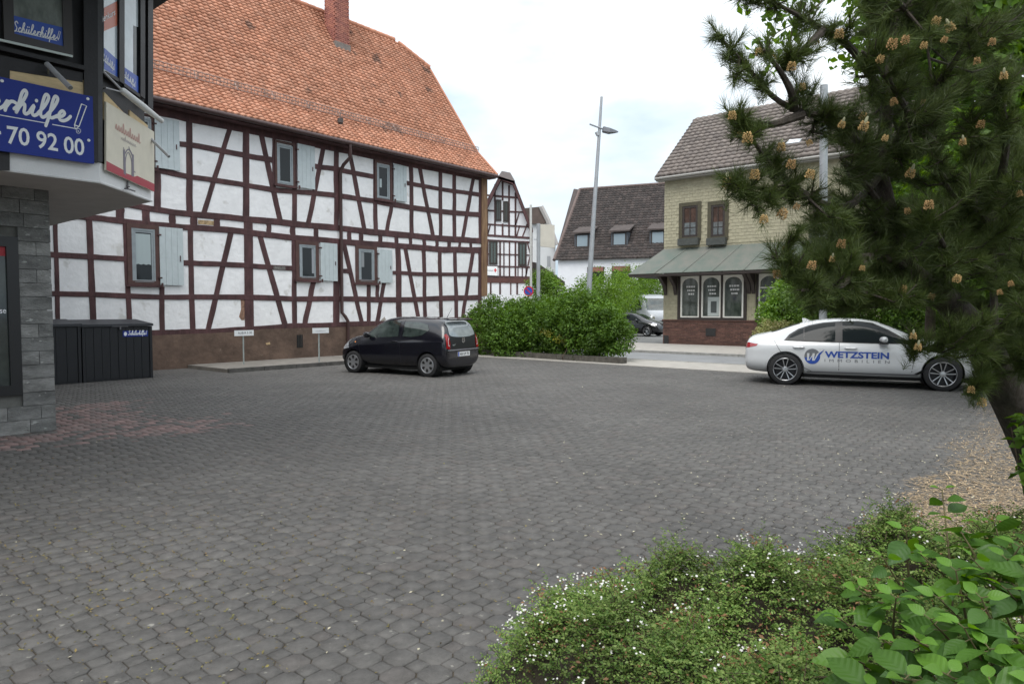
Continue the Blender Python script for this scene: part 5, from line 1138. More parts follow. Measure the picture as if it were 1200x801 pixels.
def inset(poly, d):
    c = sum((Vector(p) for p in poly), Vector((0, 0))) / len(poly); o = []
    P = [Vector(p) for p in poly]; n = len(P); ar = sum(P[i].x * P[(i + 1) % n].y - P[(i + 1) % n].x * P[i].y for i in range(n)); s = 1 if ar > 0 else -1
    for i in range(n):
        e1 = (P[i] - P[i - 1]).normalized(); e2 = (P[(i + 1) % n] - P[i]).normalized(); nr = (Vector((-e1.y, e1.x)) + Vector((-e2.y, e2.x))) * s
        k = max(.5, nr.length ** 2 / 2); o.append(tuple(P[i] + nr / k * d))
    return o
def line(bvh, pts, w, axis, sgn, m, name, par, off=.0025):
    mb = MB()
    for i in range(len(pts) - 1):
        a, b = Vector(pts[i]), Vector(pts[i + 1]); n_ = Vector((-(b - a).y, (b - a).x)).normalized() * w / 2
        drape(bvh, [a - n_, b - n_, b + n_, a + n_], axis, sgn, off, .08, mb)
    return mb.build(name, m, par, True, True)
def wheel(par, x, y, r, w, rr, style, sgn):
    wl = bpy.data.objects.new('wheel', None); COL.objects.link(wl); wl.parent = par; wl.location = (x, y, r); wl.empty_display_size = .1
    ax = Vector((0, sgn, 0)); h = w / 2
    m = MB(); m.lathe([(rr, -h), (r - .03, -h), (r - .006, -h + .02), (r, -h + .05), (r, h - .05), (r - .006, h - .02), (r - .03, h - .004), (rr + .012, h - .002), (rr, h - .012), (rr - .01, -h)], (0, 0, 0), ax, 40); m.build('tyre', m_tyre, wl, True, True)
    m = MB(); m.lathe([(rr, h - .012), (rr - .012, h - .006), (rr - .022, h - .02), (rr - .035, -.02), (.0, -.03)], (0, 0, 0), ax, 40)
    m.build('rim', m_alu if style == 'cap' else m_rim, wl, True, True)
    e1, e2 = Vector((1, 0, 0)), UP
    def P(ra, an, d): return ax * d + e1 * (ra * math.cos(an)) + e2 * (ra * math.sin(an))
    m = MB(); 
    if style == 'twin':
        for k in range(5):
            a = 2 * math.pi * k / 5 + .3
            for da in (-.16, .16):
                p = [P(.045, a + da * 1.6 - .13, h - .03), P(.045, a + da * 1.6 + .13, h - .03), P(rr - .012, a + da * 1.5 + .042, h - .012), P(rr - .012, a + da * 1.5 - .042, h - .012)]
                m.prism(p, -ax * .03)
        m.lathe([(.0, h - .012), (.05, h - .015), (.065, h - .035)], (0, 0, 0), ax, 20); m.build('spokes', m_alu, wl, False, True)
        m = MB(); m.lathe([(rr - .016, h - .014), (rr - .002, h - .004), (rr + .004, h - .008)], (0, 0, 0), ax, 40); m.build('rim_edge', m_alu, wl, True, True)
    else:
        m.lathe([(.0, h - .0), (.06, h - .004), (rr * .6, h - .012), (rr - .03, h - .016), (rr - .002, h - .006)], (0, 0, 0), ax, 40); m.build('hub_cap', m_alu, wl, True, True)
        for k in range(6):
            m = MB(); a = 2 * math.pi * (k + .5) / 6; q = [(rr * .36, a - .12), (rr * .36, a + .12), (rr * .62, a + .25), (rr * .86, a + .20), (rr * .86, a - .20), (rr * .62, a - .25)]
            m.prism([P(ra, an, h - .011) for ra, an in q], ax * .004); m.build('cap_opening', m_cblk, wl, False, True)
    return wl
def place_on_body(bvh, vf, f2, sgn, off=.005):
    v, f = vf; out_ = []
    for x, y in v:
        X_, Z_ = f2(x, y); h, nr, _, _ = bvh.ray_cast(Vector((X_, sgn * 3, Z_)), Vector((0, -sgn, 0))); out_.append(h + Vector((0, sgn * off, 0)))
    return out_, f
# ------------------------------------------------ white saloon
A1 = G(922.9, 450.3); A2 = G(1100, 457.6); dB = (A2 - A1).normalized(); mid = (A1 + A2) / 2
side_n = Vector((dB.y, -dB.x, 0))                       # towards the camera: the near wheels touch here
WBm = 2.975; Wm = 1.87
cpos = mid - side_n * (Wm / 2 - .12)
white_car = thing('parked_car', (cpos.x, cpos.y, .0), 'white saloon with blue estate agent lettering parked beneath the pine', 'car', math.atan2(dB.y, dB.x))
m_wp = mat('white_car_paint', (.60, .61, .62), .25, coat=.6)
stB = [(-2.60, .42, .66, .70, .55, .66, .62, .45), (-2.57, .30, .86, .95, .72, .80, .75, .60), (-2.44, .26, .95, 1.085, .80, .885, .80, .68), (-2.15, .24, .97, 1.115, .82, .915, .82, .64), (-1.75, .22, .965, 1.19, .83, .93, .845, .57),
       (-1.30, .20, .955, 1.36, .83, .932, .86, .575), (-.75, .19, .945, 1.458, .83, .930, .868, .585), (-.15, .19, .935, 1.478, .83, .925, .87, .59), (.35, .19, .925, 1.415, .83, .925, .87, .60), (.80, .19, .92, 1.22, .83, .925, .865, .65), (1.15, .19, .93, 1.04, .83, .93, .84, .74), (1.50, .20, .90, 1.005, .83, .932, .83, .66), (1.95, .21, .82, .925, .80, .90, .78, .58), (2.22, .22, .70, .81, .74, .83, .70, .5), (2.33, .26, .58, .66, .60, .70, .58, .42)]
stB = [(x if x > -1.5 else -1.5 + (x + 1.5) * .78,) + tuple(q) for x, *q in stB]
me, bv = car_body(stB, m_wp, [(-WBm / 2, .345), (WBm / 2, .345)], .385, Wm)
link('body', me, white_car, True)
for wx in (-WBm / 2, WBm / 2):
    for s in (-1, 1):
        wheel(white_car, wx, s * .805, .345, .235, .245, 'twin', s)
    m = MB()
    for s in (-1, 1): m.lathe([(.382, .0), (.382, .30), (0, .30)], (wx, s * .90, .36), (0, -s, 0), 32)
    m.build('wheel_arch_liner', m_well, white_car, True, True)
m = MB(); m.box((.1, 0, .225), 3.9, 1.52, .10); m.build('underbody', m_well, white_car, False, True)  # near-black box set low, so it also stands in for shade beneath the car
for s in (-1, 1):
    rw = [(-1.46, .985), (-1.38, 1.09), (-1.22, 1.20), (-1.0, 1.285), (-.75, 1.345), (-.50, 1.372), (-.50, .965), (-1.0, .972)]
    fw = [(-.36, .962), (-.36, 1.382), (-.1, 1.388), (.18, 1.352), (.48, 1.215), (.80, 1.02), (.86, .96), (.3, .955)]
    drape(bv, [(-1.53, .972), (-1.42, 1.11), (-1.24, 1.23), (-1.02, 1.312), (-.75, 1.372), (-.43, 1.402), (-.05, 1.41), (.22, 1.372), (.52, 1.23), (.86, 1.02), (.93, .942), (.3, .938), (-.5, .948), (-1.1, .958)], 'y', s, .003).build('window_trim', m_cblk, white_car, True, True)
    drape(bv, rw, 'y', s, .007).build('rear_window', m_cgl, white_car, True, True); drape(bv, fw, 'y', s, .007).build('front_window', m_cgl, white_car, True, True)
    line(bv, [(-1.115, .99), (-1.125, 1.25)], .022, 'y', s, m_cblk, 'window_divider', white_car, .009)
    line(bv, [(.945, .92), (.97, .62), (.93, .30)], .009, 'y', s, m_cblk, 'door_seam', white_car); line(bv, [(-.42, .95), (-.42, .29)], .009, 'y', s, m_cblk, 'door_seam', white_car); line(bv, [(-1.72, .96), (-1.60, .75), (-1.34, .52), (-1.02, .35), (-.9, .29)], .009, 'y', s, m_cblk, 'door_seam', white_car)
    drape(bv, [(.98, .33), (1.20, .47), (1.24, .47), (1.20, .40), (1.06, .32)], 'y', s, .006).build('air_breather', m_cblk, white_car, True, True)
    for hx in (-1.22, -.20):
        y = bv.ray_cast(Vector((hx, s * 3, .83)), Vector((0, -s, 0)))[0].y
        m = MB(); m.tube([(hx - .12, y, .835), (hx - .09, y + s * .028, .838), (hx + .09, y + s * .028, .838), (hx + .12, y, .835)], [.012, .02, .02, .012], 8); m.build('door_handle', m_wp, white_car, True, True)
    yb = bv.ray_cast(Vector((.48, s * 3, .95)), Vector((0, -s, 0)))[0].y
    m = MB(); vs = []
    mr_ = thing_part('mirror', (0, 0, 0), None); mr_.parent = white_car
    m = MB(); m.tube([(.36, yb + s * .02, 1.02), (.39, yb + s * .07, 1.03), (.42, yb + s * .15, 1.035), (.42, yb + s * .23, 1.03), (.43, yb + s * .26, 1.02)], [.03, .06, .068, .062, .03], 12); m.build('shell', m_wp, mr_, True, True)
    m = MB(); m.box((.41, yb + s * .12, .955), .16, .2, .03); m.build('mirror_foot', m_cblk, mr_, False, True)
    drape(bv, [(-2.31, .80), (-2.10, .845), (-2.06, .885), (-2.27, .92), (-2.34, .90)], 'y', s, .006, .04).build('tail_light', m_red, white_car, True, True)
    drape(bv, [(2.02, .68), (2.24, .64), (2.26, .72), (2.05, .80)], 'y', s, .006, .04).build('headlight', m_chr, white_car, True, True)
    line(bv, [(-1.05, .305), (1.05, .305)], .03, 'y', s, mat('sill_grey', (.20, .20, .21), .5), 'side_sill', white_car, .004)
def top_patch(bv, poly, m, name, par, off=.005): return drape(bv, poly, 'z', 1, off, .07).build(name, m, par, True, True)
top_patch(bv, [(1.06, -.64), (1.10, 0), (1.06, .64), (.36, .50), (.30, 0), (.36, -.50)], m_cgl, 'windscreen', white_car)
top_patch(bv, [(-1.80, -.50), (-1.85, 0), (-1.80, .50), (-1.22, .47), (-1.17, 0), (-1.22, -.47)], m_cgl, 'rear_window', white_car)
m = MB(); z = bv.ray_cast(Vector((-1.0, 0, 5)), Vector((0, 0, -1)))[0].z
m.prism([(-1.16, -.03, z - .05), (-.98, -.015, z - .01), (-1.12, -.004, z + .055), (-1.18, -.004, z + .05)], (0, .03, 0)); m.build('roof_aerial', m_wp, white_car, True, True)
for s in (-1, 1): drape(bv, [(s * .40, .80), (s * .74, .80), (s * .76, .90), (s * .42, .87)][::s], 'x', -1, .006, .04).build('tail_light', m_red, white_car, True, True)
# lettering on both flanks; the near one runs forward
m_lb = mat('vinyl_blue', (.02, .07, .34), .35); m_lg = mat('vinyl_grey', (.14, .145, .155), .35)
s = -1
def flank(x0, x1, z0, z1): return lambda x, y: (x0 + (x1 - x0) * x, z0 + (z1 - z0) * y)
def n01(vf): v, f = vf; xs = [p[0] for p in v]; ys = [p[1] for p in v]; return [((p[0] - min(xs)) / (max(xs) - min(xs)), (p[1] - min(ys)) / (max(ys) - min(ys))) for p in v], f
b = MB(); b.add(*place_on_body(bv, n01(text_mesh('WETZSTEIN', 1, .036, 1.4)), flank(-.70, .52, .625, .765), s)); b.build('lettering', m_lb, white_car, False, True)
b = MB(); b.add(*place_on_body(bv, n01(text_mesh('IMMOBILIEN', 1, .0, 1.3, 1.9)), flank(-.70, .53, .535, .595), s)); b.build('lettering', m_lg, white_car, False, True)
ang = np.linspace(0, 2 * math.pi, 49)[:-1]; cx_, cz_, rr_ = -.945, .645, .165
def disc_part(lo, hi, n=24):
    a = np.linspace(lo, hi, n); return [(cx_ + rr_ * math.cos(t) * .95, cz_ + rr_ * math.sin(t)) for t in a]
drape(bv, disc_part(R(10), R(190)), 'y', s, .005, .06).build('emblem', m_lg, white_car, True, True)
drape(bv, disc_part(R(190), R(370)), 'y', s, .005, .06).build('emblem', m_lb, white_car, True, True)
b = MB()
for pl_ in ([(-.105, .07), (-.055, .07), (-.07, -.09), (-.10, -.09)], [(-.055, -.09), (-.07, -.09), (.02, .07), (.045, .07)], [(.005, .07), (.05, .07), (.035, -.09), (.0, -.09)], [(.03, -.09), (.045, -.09), (.14, .09), (.09, .06)]):
    drape(bv, [(cx_ + p[0], cz_ + p[1]) for p in pl_], 'y', s, .0075, .05, b)
b.build('emblem_letter', m_wp, white_car, True, True)
drape(bv, [(cx_ + .06, cz_ - .02), (cx_ + .12, cz_ + .06), (cx_ + .24, cz_ + .155), (cx_ + .16, cz_ + .04), (cx_ + .08, cz_ - .08)], 'y', s, .006, .05).build('emblem_tail', m_lb, white_car, True, True)

# ------------------------------------------------ black city car
rl = AT(502.5, 425, 16.78); aU = R(150); dU = Vector((math.cos(aU), math.sin(aU), 0)); nU = Vector((dU.y, -dU.x, 0))
nU = nU if nU.y < 0 else -nU
rw_ = Vector((rl.x, rl.y, 0)); cU = rw_ + dU * 1.21 - nU * .72
city = thing('parked_car', (cU.x, cU.y, 0), 'small black hatchback parked nose to the half-timbered house', 'car', aU)
m_bp = mat('black_car_paint', (.006, .006, .010), .16, coat=.6)
stU = [(-1.755, .33, .62, .68, .58, .66, .62, .50), (-1.74, .25, .86, .96, .66, .75, .70, .60), (-1.66, .21, .97, 1.27, .70, .79, .745, .575), (-1.50, .19, .965, 1.425, .715, .815, .765, .56), (-1.15, .18, .955, 1.462, .72, .82, .77, .565), (-.55, .17, .94, 1.482, .72, .82, .77, .57), (-.05, .17, .925, 1.482, .72, .82, .77, .575), (.30, .17, .915, 1.442, .72, .82, .77, .58), (.62, .18, .905, 1.265, .72, .82, .765, .61), (.90, .18, .90, 1.045, .72, .82, .755, .66), (1.04, .18, .895, 1.000, .72, .815, .745, .64), (1.50, .19, .83, .945, .70, .79, .69, .54), (1.69, .21, .68, .79, .63, .73, .61, .44), (1.765, .26, .52, .60, .48, .58, .48, .34)]
me, bu = car_body(stU, m_bp, [(-1.21, .29), (1.21, .29)], .325, 1.64)
link('body', me, city, True)
for wx in (-1.21, 1.21):
    for s in (-1, 1): wheel(city, wx, s * .715, .29, .175, .195, 'cap', s)
    m = MB()
    for s in (-1, 1): m.lathe([(.322, .0), (.322, .28), (0, .28)], (wx, s * .79, .305), (0, -s, 0), 32)
    m.build('wheel_arch_liner', m_well, city, True, True)
m = MB(); m.box((0, 0, .2), 3.1, 1.35, .1); m.build('underbody', m_well, city, False, True)
m_cgl2 = mat('reflecting_car_glass', (.016, .022, .021), .03, spec=.8, col2=(.05, .066, .06), vs=4)
for s in (-1, 1):
    drape(bu, [(-.28, .98), (-.25, 1.36), (.08, 1.375), (.34, 1.315), (.60, 1.14), (.80, .965), (.4, .945)], 'y', s, .006).build('front_window', m_cgl2, city, True, True)
    drape(bu, [(-.42, .985), (-.40, 1.355), (-.85, 1.345), (-1.12, 1.28), (-1.20, 1.15), (-1.02, 1.02), (-.75, .975)][::-1], 'y', s, .006).build('quarter_window', m_cgl2, city, True, True)
    line(bu, [(-.38, 1.40), (-.36, .95), (-.38, .40), (-.30, .28), (.88, .26), (.96, .5), (1.02, .94)], .008, 'y', s, m_cblk, 'door_seam', city)
    y = bu.ray_cast(Vector((-.2, s * 3, .86)), Vector((0, -s, 0)))[0].y
    m = MB(); m.tube([(-.28, y, .86), (-.25, y + s * .03, .86), (-.1, y + s * .03, .86), (-.07, y, .86)], .015, 8); m.build('door_handle', m_bp, city, True, True)
    yb = bu.ray_cast(Vector((.68, s * 3, .95)), Vector((0, -s, 0)))[0].y
    m = MB(); m.tube([(.66, yb, .99), (.68, yb + s * .07, 1.01), (.68, yb + s * .16, 1.01), (.69, yb + s * .2, 1.0)], [.03, .08, .08, .03], 10); m.build('mirror', m_bp, city, True, True)
    drape(bu, [(1.12, .795), (1.17, .805), (1.17, .835), (1.12, .83)], 'y', s, .006, .03).build('side_indicator', mat('indicator_orange', (.55, .22, .08), .2), city, True, True)
    drape(bu, [(1.35, .66), (1.58, .62), (1.62, .70), (1.42, .80)], 'y', s, .006, .04).build('headlight', m_chr, city, True, True)
    tl_ = drape(bu, [(s * .715, .71), (s * .585, .69), (s * .565, .83), (s * .585, .98), (s * .635, 1.07), (s * .69, 1.04)][::-s], 'x', -1, .008, .04).build('tail_light', m_red, city, True, True)
    m = MB()
    for q in ([(s * .645, .765), (s * .63, .765), (s * .63, .90), (s * .645, .90)], [(s * .63, .765), (s * .60, .765), (s * .60, .785), (s * .63, .785)], [(s * .645, .90), (s * .63, .90), (s * .60, .96), (s * .615, .97)]): drape(bu, q, 'x', -1, .0115, .04, m)
    m.build('light_element', mat('pale_reflector', (.65, .60, .60), .2), city, True, True)
drape(bu, [(-.54, .70), (-.54, 1.34), (.54, 1.34), (.54, .70)], 'x', -1, .004, .06).build('tailgate', m_cblk, city, True, True)
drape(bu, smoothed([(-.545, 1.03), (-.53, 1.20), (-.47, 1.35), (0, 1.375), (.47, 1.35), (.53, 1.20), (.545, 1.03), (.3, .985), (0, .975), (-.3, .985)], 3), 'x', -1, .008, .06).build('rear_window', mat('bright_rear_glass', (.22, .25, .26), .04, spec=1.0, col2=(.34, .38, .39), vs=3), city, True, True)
m = MB(); m.prism([(-1.56, -.56, 1.415), (-1.56, .56, 1.415), (-1.70, .50, 1.385), (-1.70, -.50, 1.385)], (0, 0, .028)); m.build('spoiler', m_bp, city, False, True)
zr_ = bu.ray_cast(Vector((-1.25, 0, 5)), Vector((0, 0, -1)))[0]
m = MB(); m.tube([zr_, zr_ + Vector((-.16, 0, .25))], [.007, .003], 6); m.build('aerial', m_cblk, city, True, True)
xp = bu.ray_cast(Vector((-6, 0, .55)), Vector((1, 0, 0)))[0].x
pl0 = thing_part('number_plate', (0, 0, 0), None); pl0.parent = city
m = MB(); m.box((xp - .012, .0, .555), .012, .52, .112); m.build('plate', mat('plate_white', (.80, .81, .80), .4), pl0, False, True)
m = MB(); m.box((xp - .019, .238, .555), .004, .044, .112); m.build('blue_band', mat('plate_blue', (.02, .07, .45), .4), pl0, False, True)
b = MB(); v, f = n01(text_mesh('AB UP 70', 1, .02)); b.add([Vector((xp - .020, .19 - x * .40, .52 + y * .07)) for x, y in v], f); b.build('lettering', mat('plate_black', (.02, .02, .02), .5), pl0, False, True)
# round badge with its two stacked letters
xb = bu.ray_cast(Vector((-6, 0, .90)), Vector((1, 0, 0)))[0].x - .014
m = MB(); v, f = ribbon([(.062 * math.cos(t), .062 * math.sin(t)) for t in np.linspace(0, 6.2832, 25)], .012)
for pts in ([(-.03, .045), (0, .005), (.03, .045)], [(-.048, .02), (-.022, -.045), (0, -.008), (.022, -.045), (.048, .02)]):
    v2, f2 = ribbon(pts, .011); n_ = len(v); v = v + v2; f = f + [tuple(i + n_ for i in q) for q in f2]
m.add([Vector((xb - p[2], -p[0], .90 + p[1])) for p in v], f); m.build('badge', m_chr, city, False, True)
b = MB(); v, f = n01(text_mesh('up!', 1, .02)); b.add([place_q for place_q in [Vector((bu.ray_cast(Vector((-6, .48 - x * .12, .76 + y * .06)), Vector((1, 0, 0)))[0].x - .012, .48 - x * .12, .76 + y * .06)) for x, y in v]], f); b.build('lettering', m_chr, city, False, True)
line(bu, [(-.68, .665), (.68, .665)], .022, 'x', -1, mat('bumper_edge', (.25, .25, .27), .2), 'bumper_edge', city, .012)
# ------------------------------------------------ cars beyond the road
def far_car(lbl, pos, rz, stt, paint, wheels, wr, W, sidew, front=None):
    t = thing('parked_car', pos, lbl, 'car', rz); me, bv_ = car_body(stt, paint, [(x, wr) for x in wheels], wr + .045, W); link('body', me, t, True)
    for wx in wheels:
        for s in (-1, 1): wheel(t, wx, s * (W / 2 - .11), wr, .2, wr * .7, 'twin', s)
    m = MB(); m.box((0, 0, .25), 2.6, W * .8, .12); m.build('underbody', m_well, t, False, True)
    for s in (-1, 1):
        for q in sidew: drape(bv_, q, 'y', s, .008, .08).build('side_window', m_cgl, t, True, True)
        yb = bv_.ray_cast(Vector((.55, s * 3, .95)), Vector((0, -s, 0)))[0].y; m = MB(); m.tube([(.55, yb, .98), (.56, yb + s * .08, 1.0), (.56, yb + s * .2, 1.0)], [.03, .08, .06], 8); m.build('mirror', paint, t, True, True)
    return t, bv_
k1 = G(770, 394.0); 
blk = mat('black_far_paint', (.012, .012, .015), .2, coat=.7)
stS = [(-2.02, .35, .65, .75, .6, .7, .66, .5), (-1.95, .24, .95, 1.12, .72, .82, .78, .6), (-1.6, .22, .98, 1.38, .76, .87, .80, .6), (-.9, .2, .97, 1.50, .78, .89, .82, .61), (0, .2, .95, 1.51, .78, .89, .82, .61), (.55, .2, .94, 1.36, .78, .89, .82, .63), (1.0, .2, .93, 1.08, .78, .88, .8, .7), (1.5, .22, .86, .98, .76, .86, .76, .58), (1.95, .25, .70, .80, .66, .76, .64, .45), (2.05, .3, .55, .62, .5, .6, .5, .36)]
ccar = G(758.5, 394.0); rzS = R(-38); dS_ = Vector((math.cos(rzS), math.sin(rzS), 0)); nS = Vector((dS_.y, -dS_.x, 0))
pos = ccar - dS_ * 1.28 - nS * .78
t, bv_ = far_car('black five-door car parked beside the far shop, nose to the right', (pos.x, pos.y, 0), rzS, stS, blk, (-1.28, 1.28), .32, 1.78, [[(-1.5, .99), (-1.3, 1.3), (-.5, 1.4), (-.3, 1.4), (-.3, .97)], [(-.2, .97), (-.2, 1.4), (.1, 1.39), (.5, 1.2), (.82, .98)]])
top_patch(bv_, [(.98, -.6), (.98, .6), (.42, .52), (.42, -.52)], m_cgl, 'windscreen', t)
for s in (-1, 1): drape(bv_, [(1.55, .72), (1.86, .68), (1.82, .78), (1.6, .84)], 'y', s, .008, .05).build('headlight', m_chr, t, True, True)
kv = G(757, 392.0); rzV = R(-80); dV = Vector((math.cos(rzV), math.sin(rzV), 0)); vpos = AT(766, 391, 47.0)
stV = [(-2.4, .4, 1.0, 1.75, .7, .8, .78, .7), (-2.3, .3, 1.05, 1.95, .8, .92, .88, .74), (-1, .25, 1.1, 2.12, .82, .95, .9, .76), (.6, .25, 1.1, 2.12, .82, .95, .9, .76), (1.15, .25, 1.1, 2.02, .82, .95, .9, .74), (1.75, .25, 1.1, 1.32, .82, .94, .88, .80), (2.2, .28, .95, 1.16, .8, .9, .84, .72), (2.4, .34, .75, .86, .66, .78, .72, .56)]
t, bv_ = far_car('silver-white van seen head-on behind the black car', (vpos.x, vpos.y + 2.4, 0), rzV, stV, mat('silver_white_paint', (.36, .38, .41), .3, coat=.5), (-1.5, 1.5), .34, 1.9, [[(-.2, 1.2), (-.2, 1.8), (.8, 1.8), (1.3, 1.25)]])
t.scale = (1.32, 1.2, 1.32)
drape(bv_, [(-.78, 1.24), (-.68, 1.86), (.68, 1.86), (.78, 1.24)], 'x', 1, .01, .1).build('windscreen', m_cgl2, t, True, True)
drape(bv_, [(-.62, .60), (-.62, .70), (.62, .70), (.62, .60)], 'x', 1, .012, .1).build('grille', m_cblk, t, True, True)
drape(bv_, [(-.76, .30), (-.78, .48), (.78, .48), (.76, .30)], 'x', 1, .012, .1).build('bumper', m_cblk, t, True, True)
for s in (-1, 1): drape(bv_, [(s * .52, .78), (s * .76, .76), (s * .78, .92), (s * .54, .90)][::-s], 'x', 1, .012, .06).build('headlight', m_chr, t, True, True)

# ================================================================== VEGETATION
L_hedge = leafmat('hedge_leaf', (.046, .104, .014), (.128, .228, .034), .3, .5, .42, .02)
L_bright = leafmat('bright_leaf', (.075, .165, .016), (.165, .275, .042), .35, .5, .45, .03)
L_dark = leafmat('dark_leaf', (.040, .080, .014), (.085, .145, .028))
L_tree = leafmat('tree_leaf', (.060, .13, .014), (.14, .26, .03), .45)
m_bark = mat('bark', (.070, .052, .038), .95, .35, 9, .9, 25, stretch=(1, 1, .35))
m_twig = mat('twig', (.085, .060, .040), .9, .3, 15)
def sprout(mb, p, q, r0, r1, n=4, wob=.06):
    pts = [p + (q - p) * (i / n) + Vector((random.gauss(0, wob), random.gauss(0, wob), random.gauss(0, wob * .5))) * (0 if i in (0,) else 1) for i in range(n + 1)]
    mb.tube(pts, [r0 + (r1 - r0) * i / n for i in range(n + 1)], 6); return pts
def shrub(name, lbl, cat, blobs, n, size, m, stems=6, group=None, tuft=.32, base=None):
    """blobs: (point, radius): big volumes, covered with many small leaf tufts so that the outline is uneven"""
    c0 = sum((Vector(b[0]) for b in blobs), Vector()) / len(blobs); base = base or Vector((c0.x, c0.y, 0)); t = thing(name, base, lbl, cat, 0, group)
    C = []; Rr = []
    tot = sum(b[1] ** 2 for b in blobs)
    for p, r in blobs:
        k = max(8, int(10 * (r / tuft) ** 2))
        for i in range(k):
            d = Vector((random.gauss(0, 1), random.gauss(0, 1), random.gauss(0, 1))).normalized(); q = Vector(p) + d * r * random.uniform(.68, 1.0)
            if q.z < .05: q.z = random.uniform(.05, .3)
            C.append(tuple(q)); Rr.append(tuft * random.uniform(.55, 1.25))
    leafcloud('foliage', C, Rr, n, size, m, t, .5, .55, .3)['kind'] = 'stuff'
    mb = MB()
    for i in range(stems):
        b = random.choice(blobs); sprout(mb, base + Vector((random.uniform(-.3, .3), random.uniform(-.3, .3), -.03)) if len(blobs) < 4 else Vector((b[0][0], b[0][1], -.03)), Vector(b[0]) + Vector((0, 0, b[1] * .6)), .035, .008)
    mb.build('branches', m_twig, t, True); return t
# ---- the clipped hedge at the far side of the lot on its low wall
hb = []
for x, Y, r, z in ((572, 25.2, .95, .9), (590, 24.8, 1.0, 1.15), (606, 24.6, 1.0, 1.1), (622, 24.3, 1.05, 1.25), (640, 24.0, 1.1, 1.2), (656, 23.6, 1.1, 1.35), (672, 23.0, 1.15, 1.45), (688, 22.6, 1.1, 1.40), (703, 22.2, 1.0, 1.15), (716, 22.0, .9, .95), (724, 21.8, .6, .8), (586, 25.6, .9, 1.75), (612, 25.2, .8, 1.7), (650, 24.8, .9, 1.75), (676, 24.0, .85, 1.95), (695, 23.4, .75, 1.7), (630, 24.9, .8, 1.7), (562, 25.9, .8, 1.3), (661, 23.3, .9, .75), (690, 22.4, .9, .7), (600, 24.3, .9, .7), (630, 23.9, .9, .7)):
    q = AT(x, 360, Y); hb.append((Vector((q.x, q.y, z * (.84 if x < 665 else .92))), r * .82))
shrub('hedge', 'long dense green hedge on a low stone edging at the far side of the lot', 'hedge', hb, 80000, .085, L_hedge, 26, tuft=.28)
hw1, hw2 = G(729, 426.5), G(560, 415.5); dh = (hw2 - hw1); n_ = int(dh.length / .52); dn = dh.normalized(); pn = Vector((-dn.y, dn.x, 0)); pn = pn if pn.y > 0 else -pn
ew = thing('low_wall', hw1, 'low dark stone edging wall along the foot of the hedge', 'wall')
m_edge = mat('dark_edging_stone', (.085, .078, .066), .9, .35, 6, .6, 30, island=.2)
for i in range(n_):
    b = MB(); c = hw1 + dn * (i * .52 + .26) + pn * .13; b.box(c + Vector((0, 0, .06 + random.uniform(-.012, .012))), .51, .26, .26, dn); b.build('stone', m_edge, ew)
# yellow-variegated sprays in it
P = []
for x, y in ((655, 398), (664, 396), (672, 399), (640, 390)):
    for k in range(70): q = AT(x + random.gauss(0, 4), y + random.gauss(0, 2.5), 22.4); P.append(tuple(q))
sprq = AT(660, 400, 22.3); t = thing('flowering_shrub', (sprq.x, sprq.y, 0), 'yellowish flowering sprays low in the front of the hedge', 'shrub')
leaves_at('foliage', np.array(P), rng.normal(size=(len(P), 3)) + np.array([0, -1, .5]), .05 + .03 * rng.random(len(P)), leafmat('yellow_leaf', (.30, .27, .03), (.22, .26, .05)), t)['kind'] = 'stuff'
mb = MB(); sprout(mb, Vector((sprq.x, sprq.y, 0)), sprq, .02, .006); mb.build('branches', m_twig, t)
# ---- hedge farther back beside the parked cars
hb = [(AT(x, y, Y), r) for x, y, Y, r in ((700, 344, 40, 1.3), (714, 340, 40.5, 1.4), (733, 336, 49, 1.5), (750, 336, 50, 1.5), (766, 337, 50, 1.3), (719, 352, 42, 1.0), (741, 350, 50, 1.4), (705, 356, 39, 1.2), (757, 348, 51, 1.4), (776, 345, 50, 1.2), (690, 350, 40, 1.2), (706, 372, 39, 1.2), (748, 352, 52, 1.4), (765, 350, 52, 1.4), (735, 345, 46, 1.2), (716, 366, 44, 1.1), (728, 350, 48, 1.4), (740, 368, 52, 1.5))]
shrub('hedge', 'fresh green hedge farther back beside the parked cars', 'hedge', hb, 34000, .12, L_bright, 10, tuft=.45)
# ---- small tree left behind the hedge
hb = [(AT(x, y, 33), r) for x, y, r in ((636, 328, .55), (628, 334, .5), (648, 336, .5), (640, 342, .6), (652, 345, .5))]
shrub('bush', 'small light green bush around the foot of the grey pole', 'bush', hb, 5000, .10, L_bright, 4, tuft=.28)
# ---- bright bush in front of the beige house
hb = [(AT(x, y, 24), r) for x, y, r in ((915, 350, .55), (930, 345, .6), (905, 365, .45), (945, 355, .7), (925, 372, .65), (950, 378, .7), (912, 385, .5), (965, 365, .7))]
shrub('bush', 'bright yellow-green bush between the far shop and the white saloon', 'bush', hb, 14000, .11, L_bright, 6, tuft=.30)
hb = [(AT(x, y, 21.5), r) for x, y, r in ((899, 386, .28), (909, 392, .33), (920, 390, .36), (892, 394, .2))]
shrub('bush', 'small pale blossoming bush at the tail of the white saloon', 'bush', hb, 3000, .07, leafmat('pale_leaf', (.16, .20, .06), (.36, .33, .16)), 3, tuft=.16)
